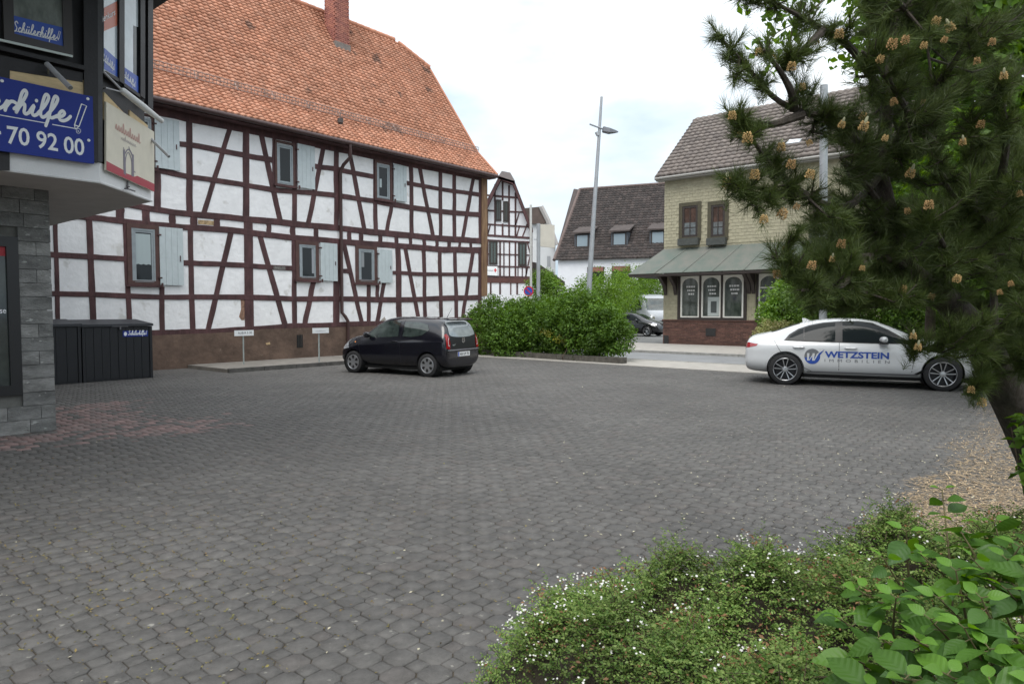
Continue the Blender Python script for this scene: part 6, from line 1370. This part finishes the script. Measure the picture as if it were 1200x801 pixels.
# ---- dark shrubbery behind the white saloon
i = 0
for x, y, Y, r, m, nm in ((985, 350, 20, 1.2, L_dark, 'dark green shrub behind the roof of the white saloon'), (1030, 360, 19.5, 1.2, L_hedge, 'mid green shrub behind the windscreen of the white saloon'), (1080, 352, 19, 1.3, L_dark, 'dark shrub behind the bonnet of the white saloon'), (1135, 350, 17.5, 1.35, L_hedge, 'leafy shrub behind the short pale post'), (1190, 350, 15.5, 1.4, L_dark, 'dark shrub at the right edge behind the pine trunk')):
    c = AT(x, y, Y); hb = [(c, r * .8), (c + Vector((.8, .2, -.2)), r * .7), (c + Vector((-.7, .3, -.3)), r * .7), (c + Vector((.2, .2, .9)), r * .7), (Vector((c.x, c.y, .6)), r * .8), (Vector((c.x + .8, c.y, .6)), r * .7)]
    shrub('shrub', nm, 'shrub', hb, 11000, .10, m, 6, 'shrubs behind the white saloon', .32)
# ---- broadleaved trees behind the pine
def tree(name, lbl, base, trunk_h, r0, blobs, n, size, m, tuft=.55):
    t = thing(name, base, lbl, 'tree'); mb = MB(); top = base + Vector((0, 0, trunk_h))
    mb.tube([base - UP * .1, base + UP * .3, base + UP * trunk_h * .6 + Vector((.05, .1, 0)), top], [r0 * 1.3, r0, r0 * .85, r0 * .7], 12); 
    for p, r in blobs: sprout(mb, top - UP * random.uniform(0, trunk_h * .3), Vector(p), r0 * .5, .02, 5, .12)
    mb.build('trunk', m_bark, t, True); C = []; Rr = []
    for p, r in blobs:
        for i in range(int(9 * (r / tuft) ** 2)):
            d = Vector((random.gauss(0, 1), random.gauss(0, 1), random.gauss(0, 1))).normalized(); C.append(tuple(Vector(p) + d * r * random.uniform(.5, 1.0))); Rr.append(tuft * random.uniform(.5, 1.2))
    leafcloud('crown', C, Rr, n, size, m, t, .6, .6, .2)['kind'] = 'stuff'; return t
bl = [(AT(x, y, Y), r) for x, y, Y, r in ((1120, 20, 10.5, 1.2), (1180, 60, 10, 1.3), (1230, 0, 10, 1.5), (1090, -40, 10.5, 1.1), (1150, -60, 10.5, 1.4), (1060, 30, 11, .8), (1190, 160, 10, 1.2), (1140, 120, 10.5, 1.0), (1230, 230, 10, 1.2), (1170, 240, 11, 1.0), (1100, 90, 11, .8), (1200, -150, 10.5, 1.6), (1050, -90, 11, .9))]
tree('broadleaf_tree', 'bright green broadleaved tree filling the sky behind the pine', Vector((10.2, 11.8, 0)), 3.0, .17, bl, 30000, .13, L_tree)
bl = [(AT(x, y, Y), r) for x, y, Y, r in ((1090, 260, 15, 1.3), (1140, 300, 14.5, 1.3), (1060, 300, 15.5, 1.0), (1190, 310, 14, 1.4), (1110, 200, 15.5, 1.2), (1050, 235, 16, .8))]
tree('broadleaf_tree', 'second broadleaved tree lower behind the pine, above the shrubs', Vector((9.2, 15.0, 0)), 2.4, .12, bl, 20000, .13, L_tree)
# trees on the near side of the lot, seen only as reflections in the panes and the car paint
for i, (x, y, lbl) in enumerate(((-9, -15, 'broad tree behind the viewer on the left'), (3, -19, 'broad tree behind the viewer in the middle'), (15, -13, 'broad tree behind the viewer on the right'))):
    bl = [(Vector((x + random.uniform(-3, 3), y + random.uniform(-2, 2), random.uniform(3.2, 8))), random.uniform(1.5, 2.3)) for _ in range(9)]
    tree('broadleaf_tree', lbl, Vector((x, y, 0)), 3.2, .2, bl, 7000, .34, L_tree, 1.0)
# sprig of light leaves at the upper left of the pine belongs to a branch of a neighbouring tree
sp = thing('leafy_sprig', AT(905, 60, 6.0), 'pale green leafy sprig hanging in front of the sky at the top of the pine', 'branch')
mb = MB(); C = []; 
for a, b_ in (((1010, -60), (895, 55)), ((1000, -50), (915, 20)), ((1010, -60), (900, 85)), ((1000, -50), (880, 15))):
    pts = sprout(mb, AT(a[0], a[1], 6.3), AT(b_[0], b_[1], 6.0), .012, .003, 6, .05); C += [(tuple(p), .11) for p in pts[3:]]
mb.build('branches', m_twig, sp, True); leafcloud('foliage', [c[0] for c in C], [c[1] for c in C], 260, .085, L_tree, sp, .1, .55, .1)['kind'] = 'stuff'

# ---- the pine in the right foreground
pine = thing('pine_tree', Vector((3.15, 3.45, 0)), 'dark leaning pine with orange pollen cones in the right foreground', 'tree')
m_pb = mat('pine_bark', (.050, .040, .032), .95, .4, 14, 1.0, 30, stretch=(1, 1, .5))
m_need = leafmat('pine_needle', (.046, .074, .020), (.090, .118, .034), .18, .4, .38, .025)
trunk_pts = [Vector((3.15, 3.45, -.1)), AT(1225, 545, 3.3), AT(1197, 490, 3.2), AT(1168, 435, 3.1), AT(1140, 385, 3.05), AT(1108, 350, 3.0), AT(1082, 330, 3.0), AT(1062, 312, 3.0), AT(1045, 260, 3.0), AT(1032, 205, 3.0), AT(1040, 120, 3.0), AT(1050, 20, 3.05), AT(1055, -120, 3.1)]
mb = MB(); mb.tube(trunk_pts, [.13, .11, .092, .078, .066, .055, .045, .038, .034, .031, .026, .02, .01], 12); mb.build('trunk', m_pb, pine, True)
limbs = [  # pixel paths with distance
 [(1168, 435, 3.1), (1166, 390, 3.1), (1164, 320, 3.1), (1162, 280, 3.05), (1150, 250, 3.0), (1125, 236, 2.95), (1108, 215, 2.9), (1098, 180, 2.85), (1093, 107, 2.8), (1085, 40, 2.8)],
 [(1125, 236, 2.95), (1150, 222, 2.9), (1172, 214, 2.8), (1210, 205, 2.7)],
 [(1032, 205, 3.0), (1000, 238, 2.8), (970, 240, 2.7), (945, 230, 2.6), (905, 224, 2.5), (860, 215, 2.4)],
 [(945, 230, 2.6), (925, 215, 2.55), (900, 190, 2.5), (880, 160, 2.4)],
 [(1030, 200, 3.0), (1000, 160, 2.75), (965, 138, 2.6), (930, 128, 2.5), (900, 108, 2.45), (875, 78, 2.4), (842, 42, 2.35)],
 [(930, 128, 2.5), (928, 110, 2.45), (915, 85, 2.4), (895, 58, 2.35)], [(940, 134, 2.5), (905, 146, 2.45), (868, 148, 2.4)],
 [(1040, 120, 3.0), (1000, 60, 2.7), (965, 35, 2.6), (930, 15, 2.5), (890, -5, 2.45)], [(965, 35, 2.6), (950, 50, 2.5), (925, 72, 2.45)],
 [(1062, 312, 3.0), (1020, 300, 2.8), (975, 310, 2.65), (935, 315, 2.55), (905, 300, 2.5)], [(1020, 300, 2.8), (985, 335, 2.6), (940, 340, 2.5)],
 [(1082, 330, 3.0), (1040, 345, 2.8), (1000, 340, 2.7)],
 [(1140, 385, 3.05), (1120, 400, 2.9), (1095, 405, 2.8), (1070, 412, 2.75)], [(1168, 435, 3.1), (1150, 440, 2.9), (1140, 456, 2.8)],
 [(1097, 170, 2.85), (1070, 140, 2.7), (1045, 100, 2.6), (1010, 60, 2.5)], [(1085, 40, 2.8), (1060, 10, 2.6), (1030, -20, 2.5)], [(1093, 107, 2.8), (1120, 70, 2.7), (1140, 30, 2.6)],
 [(1162, 280, 3.05), (1185, 250, 2.9), (1215, 230, 2.8)], [(1164, 320, 3.1), (1130, 300, 2.9), (1100, 290, 2.7)], [(1166, 390, 3.1), (1195, 360, 2.9), (1220, 340, 2.7)], [(1160, 430, 3.1), (1190, 420, 2.9), (1220, 410, 2.8)], [(1108, 350, 3.0), (1110, 300, 2.75), (1090, 260, 2.6)],
 [(1172, 214, 2.8), (1180, 160, 2.7), (1170, 100, 2.6)], [(1125, 236, 2.95), (1140, 180, 2.8), (1135, 140, 2.7)], [(1032, 205, 3.0), (1050, 165, 2.75), (1065, 130, 2.6)], [(1045, 260, 3.0), (1010, 210, 2.8), (985, 185, 2.6)]]
NODE = list(trunk_pts[3:]); mb = MB()
for lp in limbs:
    P = [AT(*q) for q in lp]; sp_ = [Vector(q) for q in spline([tuple(p) for p in P], 4)]; n = len(sp_)
    mb.tube(sp_, [max(.005, .014 * (1 - i / n) + .004) for i in range(n)], 7); NODE += sp_
mb.build('limbs', m_pb, pine, True)
# shoots: (base, direction, length); first the measured sprays, then fill
tips = [(842, 42, 2.35), (856, 52, 2.35), (870, 75, 2.4), (862, 100, 2.4), (878, 96, 2.4), (890, 60, 2.35), (868, 132, 2.4), (858, 135, 2.4), (866, 155, 2.4), (880, 150, 2.4), (905, 66, 2.4), (898, 92, 2.4), (927, 78, 2.45), (925, 60, 2.45), (940, 100, 2.5), (955, 60, 2.5), (890, 5, 2.45), (912, 18, 2.5), (935, 8, 2.5), (870, -5, 2.45), (957, 48, 2.5), (983, 40, 2.5), (960, 20, 2.55), (1000, 25, 2.5),
 (852, 214, 2.4), (870, 222, 2.4), (884, 205, 2.45), (876, 162, 2.4), (890, 176, 2.45), (915, 172, 2.5), (900, 190, 2.5), (926, 192, 2.5), (948, 204, 2.55), (914, 230, 2.5), (915, 250, 2.5), (895, 256, 2.45), (932, 240, 2.5), (960, 222, 2.6), (880, 232, 2.4), (905, 240, 2.45),
 (950, 165, 2.55), (985, 145, 2.5), (1010, 135, 2.6), (975, 120, 2.55), (1000, 100, 2.5), (960, 100, 2.5), (1030, 68, 2.5), (1044, 52, 2.5), (1060, 46, 2.5), (1105, 45, 2.6), (1082, 52, 2.6), (1145, 70, 2.6), (1095, 25, 2.6), (1115, 32, 2.6), (1162, 48, 2.5), (1048, 118, 2.55), (1082, 118, 2.6), (1010, 148, 2.6), (1036, 160, 2.6), (1110, 200, 2.7), (1065, 203, 2.6), (1088, 240, 2.6), (1064, 245, 2.6), (1030, 200, 2.6), (1148, 145, 2.6), (1176, 88, 2.5), (1165, 125, 2.6), (1128, 165, 2.6), (1180, 165, 2.6), (1160, 178, 2.6),
 (905, 300, 2.5), (920, 292, 2.5), (935, 275, 2.5), (950, 310, 2.5), (912, 320, 2.5), (935, 330, 2.5), (975, 302, 2.5), (985, 285, 2.55), (1010, 312, 2.6), (1000, 300, 2.55), (960, 330, 2.5), (975, 345, 2.55), (1005, 345, 2.6), (925, 312, 2.5), (950, 340, 2.5), (1030, 335, 2.65), (965, 262, 2.55), (1000, 262, 2.6),
 (1057, 338, 2.7), (1090, 346, 2.75), (1120, 325, 2.7), (1150, 305, 2.7), (1172, 340, 2.7), (1075, 405, 2.72), (1070, 392, 2.72), (1090, 398, 2.75), (1125, 392, 2.8), (1148, 445, 2.8), (1138, 455, 2.8), (1152, 420, 2.85), (1165, 410, 2.8), (1180, 400, 2.75), (1190, 440, 2.75), (1150, 470, 2.8), (1195, 370, 2.7), (1185, 330, 2.7), (1195, 300, 2.7), (1185, 265, 2.7), (1195, 225, 2.65), (1190, 195, 2.6)]
shoots = []; tw = MB(); NA = np.array([tuple(p) for p in NODE])
def add_tip(px, py, Y, nside):
    T = AT(px + random.gauss(0, 2), py + random.gauss(0, 2), Y + random.gauss(0, .06)); i = int(np.argmin(np.linalg.norm(NA - np.array(T), axis=1))); B = NODE[i]
    d = (T - B); L_ = d.length
    if L_ < .02: d = Vector((-.4, -.4, .8)); 
    d.normalize(); mid_ = B + (T - B) * .5 - UP * min(.05, L_ * .12); tw.tube([B, mid_, T - d * .03], [.006, .0045, .003], 5)
    dr = (d + UP * random.uniform(.3, .9) + Vector((random.gauss(0, .25), random.gauss(0, .25), 0))).normalized()
    shoots.append((T - dr * .02, dr, random.uniform(.11, .16)))
    n_along = int(L_ / .055)
    for k in range(n_along):                              # needles along the twig
        t = (k + .5) / max(1, n_along); 
        if t < .25: continue
        q = B + (T - B) * t - UP * min(.05, L_ * .12) * 4 * t * (1 - t) * .5; shoots.append((q, (d + UP * .45).normalized(), .06))
    for k in range(nside):
        a = Vector((random.gauss(0, 1), random.gauss(0, 1), random.gauss(0, .6))); a = (a - d * a.dot(d)).normalized(); dd = (d * .55 + a * .8 + UP * .5).normalized(); q = T - d * random.uniform(.02, min(.12, L_ + .02))
        shoots.append((q + dd * .03, dd, random.uniform(.08, .13))); tw.tube([q, q + dd * .05], [.0035, .002], 4)
    return T, dr
cone_at = {(858, 135), (866, 155), (880, 150), (905, 66), (927, 78), (957, 48), (983, 40), (957, 42), (876, 162), (915, 172), (852, 214), (884, 205), (926, 192), (948, 204), (915, 250), (895, 256), (950, 165), (985, 145), (1010, 148), (1010, 135), (1030, 68), (1044, 52), (1060, 46), (1105, 45), (1082, 52), (1145, 70), (1095, 25), (1115, 32), (1162, 48), (1048, 118), (1082, 118), (1036, 160), (1088, 240), (1064, 245), (1065, 203), (1148, 145), (1176, 88), (912, 320), (920, 292), (975, 302), (985, 285), (1010, 312), (1057, 338), (1090, 346), (1120, 325), (1070, 392), (1075, 405), (1138, 455), (932, 240), (940, 100), (1000, 345), (890, 60), (1172, 340), (1128, 165), (950, 310), (1195, 225), (1150, 470), (1185, 330)}
tipinfo = []
for (px, py, Y) in tips: T, d = add_tip(px, py, Y, 4); tipinfo.append((px, py, T, d))
for k in range(470):                                      # the dense inner and right part
    while True:
        px, py, Y = random.uniform(920, 1230), random.uniform(-80, 470), random.uniform(2.55, 3.5)
        if k < 60: px, py = random.uniform(925, 1110), random.uniform(255, 362)
        if py < 150 and px > 1115 and random.random() < .75: continue
        left = 1005 if py < 120 else (970 if py < 260 else (930 if py < 362 else 1098 + max(0, py - 362) * .65))
        if px > left and not (1080 < px < 1110 and 180 < py < 235 and random.random() < .6): break
    add_tip(px, py, Y, 3)
tw.build('twigs', m_pb, pine)
Bs = np.array([tuple(s[0]) for s in shoots]); Ds = np.array([tuple(s[1]) for s in shoots]); Ls = np.array([s[2] for s in shoots])
NPS = 92; n = len(shoots); k = np.repeat(np.arange(n), NPS); t = rng.random(len(k)); N_ = len(k)
rd = rng.normal(size=(N_, 3)); D = Ds[k]; rd -= D * np.sum(rd * D, 1)[:, None]; rd /= np.linalg.norm(rd, axis=1)[:, None]
ang = np.radians(rng.uniform(28, 68, N_) - 18 * t)[:, None]; nd = D * np.cos(ang) + rd * np.sin(ang); nd[:, 2] += rng.normal(scale=.08, size=N_)
P = Bs[k] + D * (Ls[k] * (t - .75))[:, None]; ln = (.050 + .018 * rng.random(N_))[:, None]; sd = np.cross(nd, rng.normal(size=(N_, 3))); sd /= np.linalg.norm(sd, axis=1)[:, None]
o = tris('needles', np.stack([P - sd * .0009, P + sd * .0009, P + nd * ln], 1), m_need, pine); o['kind'] = 'stuff'
# pollen cones: clusters of small buds round the shoot, some with a pale candle
m_pol = [mat('pollen_cone_%s' % q, c, .8, .2, 60, island=.25) for q, c in (('a', (.46, .31, .13)), ('b', (.39, .245, .105)))]; m_can = mat('pale_candle', (.30, .30, .19), .8, .2, 40)
def cone_mesh(sd_, candle):
    r = random.Random(sd_); m = MB()
    for i in range(46):
        h = (i / 46) * .032; a = i * 2.4; rad = .0125 * (1 - (h / .034) ** 2 * .55) + .002; c = Vector((math.cos(a) * rad, math.sin(a) * rad, h + r.uniform(-.002, .002))); d = Vector((math.cos(a), math.sin(a), .75)).normalized(); s_ = .0062 * r.uniform(.8, 1.15)
        x, y = frame_of(d); pts = [c - d * s_ * .6] + [c + (x * math.cos(q) + y * math.sin(q)) * s_ * .52 for q in (0, 1.257, 2.513, 3.77, 5.027)] + [c + d * s_]
        m.add(pts, [(0, 1 + (q + 1) % 5, 1 + q) for q in range(5)] + [(6, 1 + q, 1 + (q + 1) % 5) for q in range(5)])
    if candle: m.tube([Vector((0, 0, .02)), Vector((0, 0, .036)), Vector((.001, 0, .048)), Vector((.001, .001, .053))], [.006, .0065, .005, .002], 7, 1)
    return m
cms = [cone_mesh(q, q == 0).mesh('pollen_cone', [m_pol[q % 2], m_can], True) for q in range(4)]
for (px, py, T, d) in tipinfo:
    if (px, py) in cone_at:
        o = link('pollen_cone', random.choice(cms), None, True); z = (d * .5 + UP).normalized(); x, y = frame_of(z); sc_ = random.uniform(.6, 1.05); o.matrix_basis = Matrix.Translation(AT(px, py + 5, (T - EYE).y - .04)) @ Matrix((x, y, z)).transposed().to_4x4() @ Matrix.Scale(sc_, 4); setparent(o, pine)

# ---- cotoneaster mound in front
cot = thing('cotoneaster', Vector((1.2, 2.4, 0)), 'low spreading shrub with tiny leaves and white blossom in the foreground', 'shrub')
L_cot = leafmat('cotoneaster_leaf', (.046, .112, .016), (.22, .295, .085), .25, .45, .38, .018)
L_brn = leafmat('withered_leaf', (.16, .075, .035), (.28, .16, .08), .2, .6, .3)
def hgt(x, y):
    e = x + .13 + .10 * math.sin(y * 5.1) - max(0, (2.75 - y)) * .05
    if e <= 0: return 0
    h = (.54 + .085 * x) * (1 - math.exp(-(e / .27) ** 1.25)); bk = 3.22 + .12 * x + .10 * math.sin(x * 4.3) - y
    if bk <= 0: return 0
    return h * (1 - math.exp(-(bk / .16) ** 1.3)) * (1 + .10 * math.sin(x * 7 + y * 5) + .08 * math.sin(x * 13 - y * 11))
P = []; Nn = []; SZ = []; Dd = []; fl = []; br = []; tw = MB()
cnt = 0
while cnt < 15000:
    x, y = random.uniform(-.2, 2.9), random.uniform(1.55, 3.7); h = hgt(x, y)
    if h < .04: continue
    gx = (hgt(x + .05, y) - hgt(x - .05, y)) / .1; gy = (hgt(x, y + .05) - hgt(x, y - .05)) / .1; nr = Vector((-gx, -gy, 1)).normalized()
    dep = abs(random.gauss(0, .05)); b = Vector((x, y, h)) - nr * (dep + .05); d = (nr * random.uniform(.1, .9) + Vector((random.gauss(0, 1), random.gauss(0, 1), random.gauss(0, .3)))).normalized(); L_ = random.uniform(.06, .15) * (1.35 if random.random() < .06 else 1)
    cnt += 1; side = d.cross(UP); side = side.normalized() if side.length > .01 else Vector((1, 0, 0)); nl = int(L_ / .0065)
    if cnt % 5 == 0: tw.tube([b, b + d * L_ * .5 + UP * .006, b + d * L_], [.0022, .0018, .001], 3, caps=False)
    for k in range(nl):
        t = k / nl; q = b + d * L_ * t + UP * .012 * math.sin(t * 3); s_ = 1 if k % 2 else -1; P.append(tuple(q)); dd = (side * s_ * .9 + d * .6 + Vector((random.gauss(0, .3), random.gauss(0, .3), random.gauss(0, .3)))); Dd.append(tuple(dd)); Nn.append((random.gauss(0, .45), random.gauss(0, .45), 1)); SZ.append(random.uniform(.009, .0165))
    px, py = PJ(b + d * L_)
    pf = .010 + .13 * math.exp(-((px - 640) / 65) ** 2 - ((py - 745) / 38) ** 2) + .09 * math.exp(-((px - 715) / 35) ** 2 - ((py - 702) / 12) ** 2) + .08 * math.exp(-((px - 925) / 50) ** 2 - ((py - 660) / 14) ** 2) + .05 * math.exp(-((px - 1000) / 80) ** 2 - ((py - 640) / 16) ** 2) + .06 * math.exp(-((px - 820) / 26) ** 2 - ((py - 755) / 14) ** 2) + .03 * math.exp(-((px - 840) / 60) ** 2 - ((py - 690) / 12) ** 2)
    if random.random() < pf * 1.15:
        for _ in range(random.choice((1, 2, 3, 4))): fl.append(Vector((x, y, h)) + nr * .022 + Vector((random.gauss(0, .016), random.gauss(0, .016), random.gauss(0, .005))))
    pb = .5 * math.exp(-((px - 665) / 26) ** 2 - ((py - 765) / 20) ** 2) + .35 * math.exp(-((px - 712) / 20) ** 2 - ((py - 685) / 8) ** 2) + .3 * math.exp(-((px - 905) / 24) ** 2 - ((py - 748) / 26) ** 2) + .4 * math.exp(-((px - 985) / 22) ** 2 - ((py - 705) / 16) ** 2) + .02
    if random.random() < pb:
        for _ in range(5): br.append(tuple(Vector((x, y, h)) + nr * random.uniform(-.02, .02) + Vector((random.gauss(0, .02), random.gauss(0, .02), 0))))
leaves_at('foliage', np.array(P), np.array(Nn), np.array(SZ), L_cot, cot, .62, .2, np.array(Dd))['kind'] = 'stuff'
leaves_at('withered_leaves', np.array(br), rng.normal(size=(len(br), 3)) * .6 + np.array([0, 0, 1]), .009 + .013 * rng.random(len(br)), L_brn, cot, .5, .4)['kind'] = 'stuff'
for k in range(160):
    x, y = random.uniform(-.1, 2.8), random.uniform(1.6, 3.3); h = hgt(x, y)
    if h > .1: sprout(tw, Vector((x * .8 + .3, y * .9 + .2, .0)), Vector((x, y, h - .04)), .006, .002, 3, .04)
tw.build('branches', m_twig, cot)['kind'] = 'stuff'
FM = MB()
for c in fl:
    n_ = Vector((random.gauss(0, .35), random.gauss(-.25, .35), 1)).normalized(); x, y = frame_of(n_); r = .0044 * random.uniform(.8, 1.2); a0 = random.random() * 6
    for q in range(5):
        a = a0 + q * 1.2566; e = x * math.cos(a) + y * math.sin(a); f_ = n_.cross(e); FM.add([c, c + e * r * .6 + f_ * r * .5, c + e * r * 1.15 + n_ * .001, c + e * r * .6 - f_ * r * .5], [(0, 3, 2, 1)])
FM.build('blossom', mat('white_blossom', (.60, .595, .56), .7), cot)['kind'] = 'stuff'
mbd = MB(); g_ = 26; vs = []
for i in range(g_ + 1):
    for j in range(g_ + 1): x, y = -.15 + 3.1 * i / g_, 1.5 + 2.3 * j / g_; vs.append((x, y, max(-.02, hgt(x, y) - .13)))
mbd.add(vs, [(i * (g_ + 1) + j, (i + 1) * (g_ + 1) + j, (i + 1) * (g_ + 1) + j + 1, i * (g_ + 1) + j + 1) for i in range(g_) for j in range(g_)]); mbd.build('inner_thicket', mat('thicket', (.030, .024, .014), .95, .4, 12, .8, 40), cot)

# ---- the large-leaved shrub at the lower right, each leaf a piece
dog = thing('large_leaved_shrub', Vector((1.55, 1.95, 0)), 'fresh green shrub with big oval leaves in the lower right corner', 'shrub')
def bigleaf(m, seed):
    r = random.Random(seed); ns = 7; v = []; f = []; drp = r.uniform(.1, .35)
    prof = [0.02, .33, .47, .48, .38, .19, .01]
    for i in range(ns):
        t = i / (ns - 1); w = prof[i] * .62; z = -drp * t * t + r.uniform(-.008, .008)
        for k, s_ in enumerate((-1, -.5, 0, .5, 1)): v.append((t, s_ * w, z + abs(s_) * w * r.uniform(.16, .30) - (.02 if k in (1, 3) else 0) * math.sin(i * 2.2 + 1)))
    for i in range(ns - 1):
        for k in range(4): a = i * 5 + k; f.append((a, a + 5, a + 6, a + 1))
    me = bpy.data.meshes.new('leaf'); me.from_pydata(v, [], f); me.materials.append(m); me.polygons.foreach_set('use_smooth', [True] * len(f)); me.update(); return me
def bigleafmat(name, a, b_):
    a = tuple(q * 1.0 for q in a); b_ = tuple(q * 1.0 for q in b_); m = leafmat(name, a, b_, .38, .42, .28, .022); t = m.node_tree; l = t.links.new
    tc_ = t.nodes.new('ShaderNodeTexCoord'); sp_ = t.nodes.new('ShaderNodeSeparateXYZ'); l(tc_.outputs['Object'], sp_.inputs[0])
    ab = t.nodes.new('ShaderNodeMath'); ab.operation = 'ABSOLUTE'; l(sp_.outputs['Y'], ab.inputs[0])
    ml = t.nodes.new('ShaderNodeMath'); ml.operation = 'MULTIPLY_ADD'; ml.inputs[1].default_value = -.75; l(ab.outputs[0], ml.inputs[0]); l(sp_.outputs['X'], ml.inputs[2])
    sn = t.nodes.new('ShaderNodeMath'); sn.operation = 'MULTIPLY'; sn.inputs[1].default_value = 42; l(ml.outputs[0], sn.inputs[0])
    si = t.nodes.new('ShaderNodeMath'); si.operation = 'SINE'; l(sn.outputs[0], si.inputs[0])
    bp = t.nodes.new('ShaderNodeBump'); bp.inputs['Strength'].default_value = .14; bp.inputs['Distance'].default_value = .012; l(si.outputs[0], bp.inputs['Height'])
    for nd_ in t.nodes:
        if nd_.type in ('BSDF_DIFFUSE', 'BSDF_GLOSSY'): l(bp.outputs[0], nd_.inputs['Normal'])
    return m
LM = [bigleaf(bigleafmat('big_leaf_%s' % q, a, b_), i) for i, (q, a, b_) in enumerate((('a', (.050, .125, .018), (.090, .19, .032)), ('b', (.040, .100, .018), (.075, .16, .028)), ('c', (.085, .195, .022), (.13, .26, .04)), ('d', (.035, .088, .022), (.065, .135, .03))))]
stems = [(1104, 574, 2.05), (1062, 622, 1.95), (1036, 655, 1.9), (1120, 612, 1.9), (1165, 612, 1.95), (1195, 640, 1.8), (1080, 650, 1.85), (1140, 655, 1.75), (1005, 690, 1.85), (1050, 700, 1.7), (1100, 700, 1.65), (1180, 690, 1.65), (985, 725, 1.75), (1030, 745, 1.6), (1075, 750, 1.55), (1130, 735, 1.55), (1190, 745, 1.5), (1000, 770, 1.65), (1060, 795, 1.45), (1110, 790, 1.45), (1160, 800, 1.4), (1215, 800, 1.4), (1225, 700, 1.6), (1020, 810, 1.5), (1150, 700, 1.6), (1210, 600, 1.9), (1180, 655, 1.75), (1205, 665, 1.65), (1120, 668, 1.7), (1090, 725, 1.6), (1160, 760, 1.48)]
sm_ = MB(); nleaf = 0
m_stem = mat('green_stem', (.10, .085, .035), .8, .25, 20)
for si_, (px, py, Y) in enumerate(stems):
    T = AT(px, py, Y); B = Vector((1.5 + random.uniform(-.25, .35), 1.95 + random.uniform(-.15, .25), 0)); M_ = B + (T - B) * .6 + Vector((random.gauss(0, .04), random.gauss(0, .04), .12))
    pts = [Vector(q) for q in spline([tuple(B), tuple(M_), tuple(T)], 6)]; sm_.tube(pts, [.0042 * (1 - i / len(pts)) + .0014 for i in range(len(pts))], 6)
    ax = (pts[-1] - pts[-4]).normalized(); ph = random.random() * 3
    for pair in range(5):
        q = T - ax * (pair * .042 - .01) if pair else T
        for s_ in (0, math.pi):
            if pair >= 3 and random.random() < .35: continue
            a = ph + pair * 1.57 + s_ + random.gauss(0, .2); out_d = Vector((math.cos(a), math.sin(a), .55 if pair == 0 else random.uniform(-.45, .45))).normalized(); size = (.045 if pair == 0 else random.uniform(.05, .115)) * (1 - .08 * (pair == 4))
            if si_ == 0: size *= .72
            n_ = (UP * .9 + Vector((random.gauss(0, .42), random.gauss(-.25, .42), 0)) - out_d * random.uniform(-.2, .35)).normalized(); yv = n_.cross(out_d).normalized(); zv = out_d.cross(yv).normalized()
            st_ = q + out_d * .012; sm_.tube([q, st_ + out_d * .004], .0013, 4, caps=False)
            o = link('leaf', LM[random.choice((0, 0, 1, 1, 2, 3)) if pair else 2], None, True); o.matrix_basis = Matrix.Translation(st_) @ Matrix((out_d, yv, zv)).transposed().to_4x4() @ Matrix.Diagonal((size, size, size, 1)); setparent(o, dog); nleaf += 1
sm_.build('stems', m_stem, dog, True)
# inner leaves low in the shrub and small shrub at the right edge beside the trunk
hb = [(Vector((1.5, 1.75, .35)), .3), (Vector((1.75, 2.0, .45)), .35), (Vector((1.2, 1.9, .3)), .25), (Vector((1.9, 1.6, .4)), .3)]
C = [tuple(b[0]) for b in hb]; leafcloud('inner_foliage', C, [b[1] for b in hb], 520, .07, L_hedge, dog, .8, .55, .1)['kind'] = 'stuff'
q = AT(1196, 520, 2.9); t = thing('young_bush', (q.x + .1, q.y + .1, 0), 'small bush of fresh leaves at the right edge below the pine trunk', 'bush'); C = [tuple(AT(x + 8, y, 2.9)) for x, y in ((1190, 495), (1196, 520), (1198, 545), (1192, 560), (1205, 505), (1212, 530), (1215, 560))]
leafcloud('foliage', C, [.04] * len(C), 110, .055, L_hedge, t, .8, .6, .1)['kind'] = 'stuff'
mb = MB()
for c in C: sprout(mb, Vector((q.x + .1, q.y + .1, 0)), Vector(c), .006, .002, 3, .02)
mb.build('branches', m_twig, t)
# weeds along the house
P = []; wd = G(227, 428.5); t = thing('weed', wd, 'tuft of green weed at the foot of the house left of the raised strip', 'weed')
for k in range(60): P.append((wd.x + random.gauss(0, .14), wd.y + random.gauss(0, .1), abs(random.gauss(.05, .05))))
leaves_at('foliage', np.array(P), rng.normal(size=(60, 3)) + np.array([0, -.6, .6]), .06 + .06 * rng.random(60), L_bright, t, .3)['kind'] = 'stuff'
mb = MB(); sprout(mb, wd, wd + Vector((0, 0, .2)), .006, .002); mb.build('stem', m_stem, t)
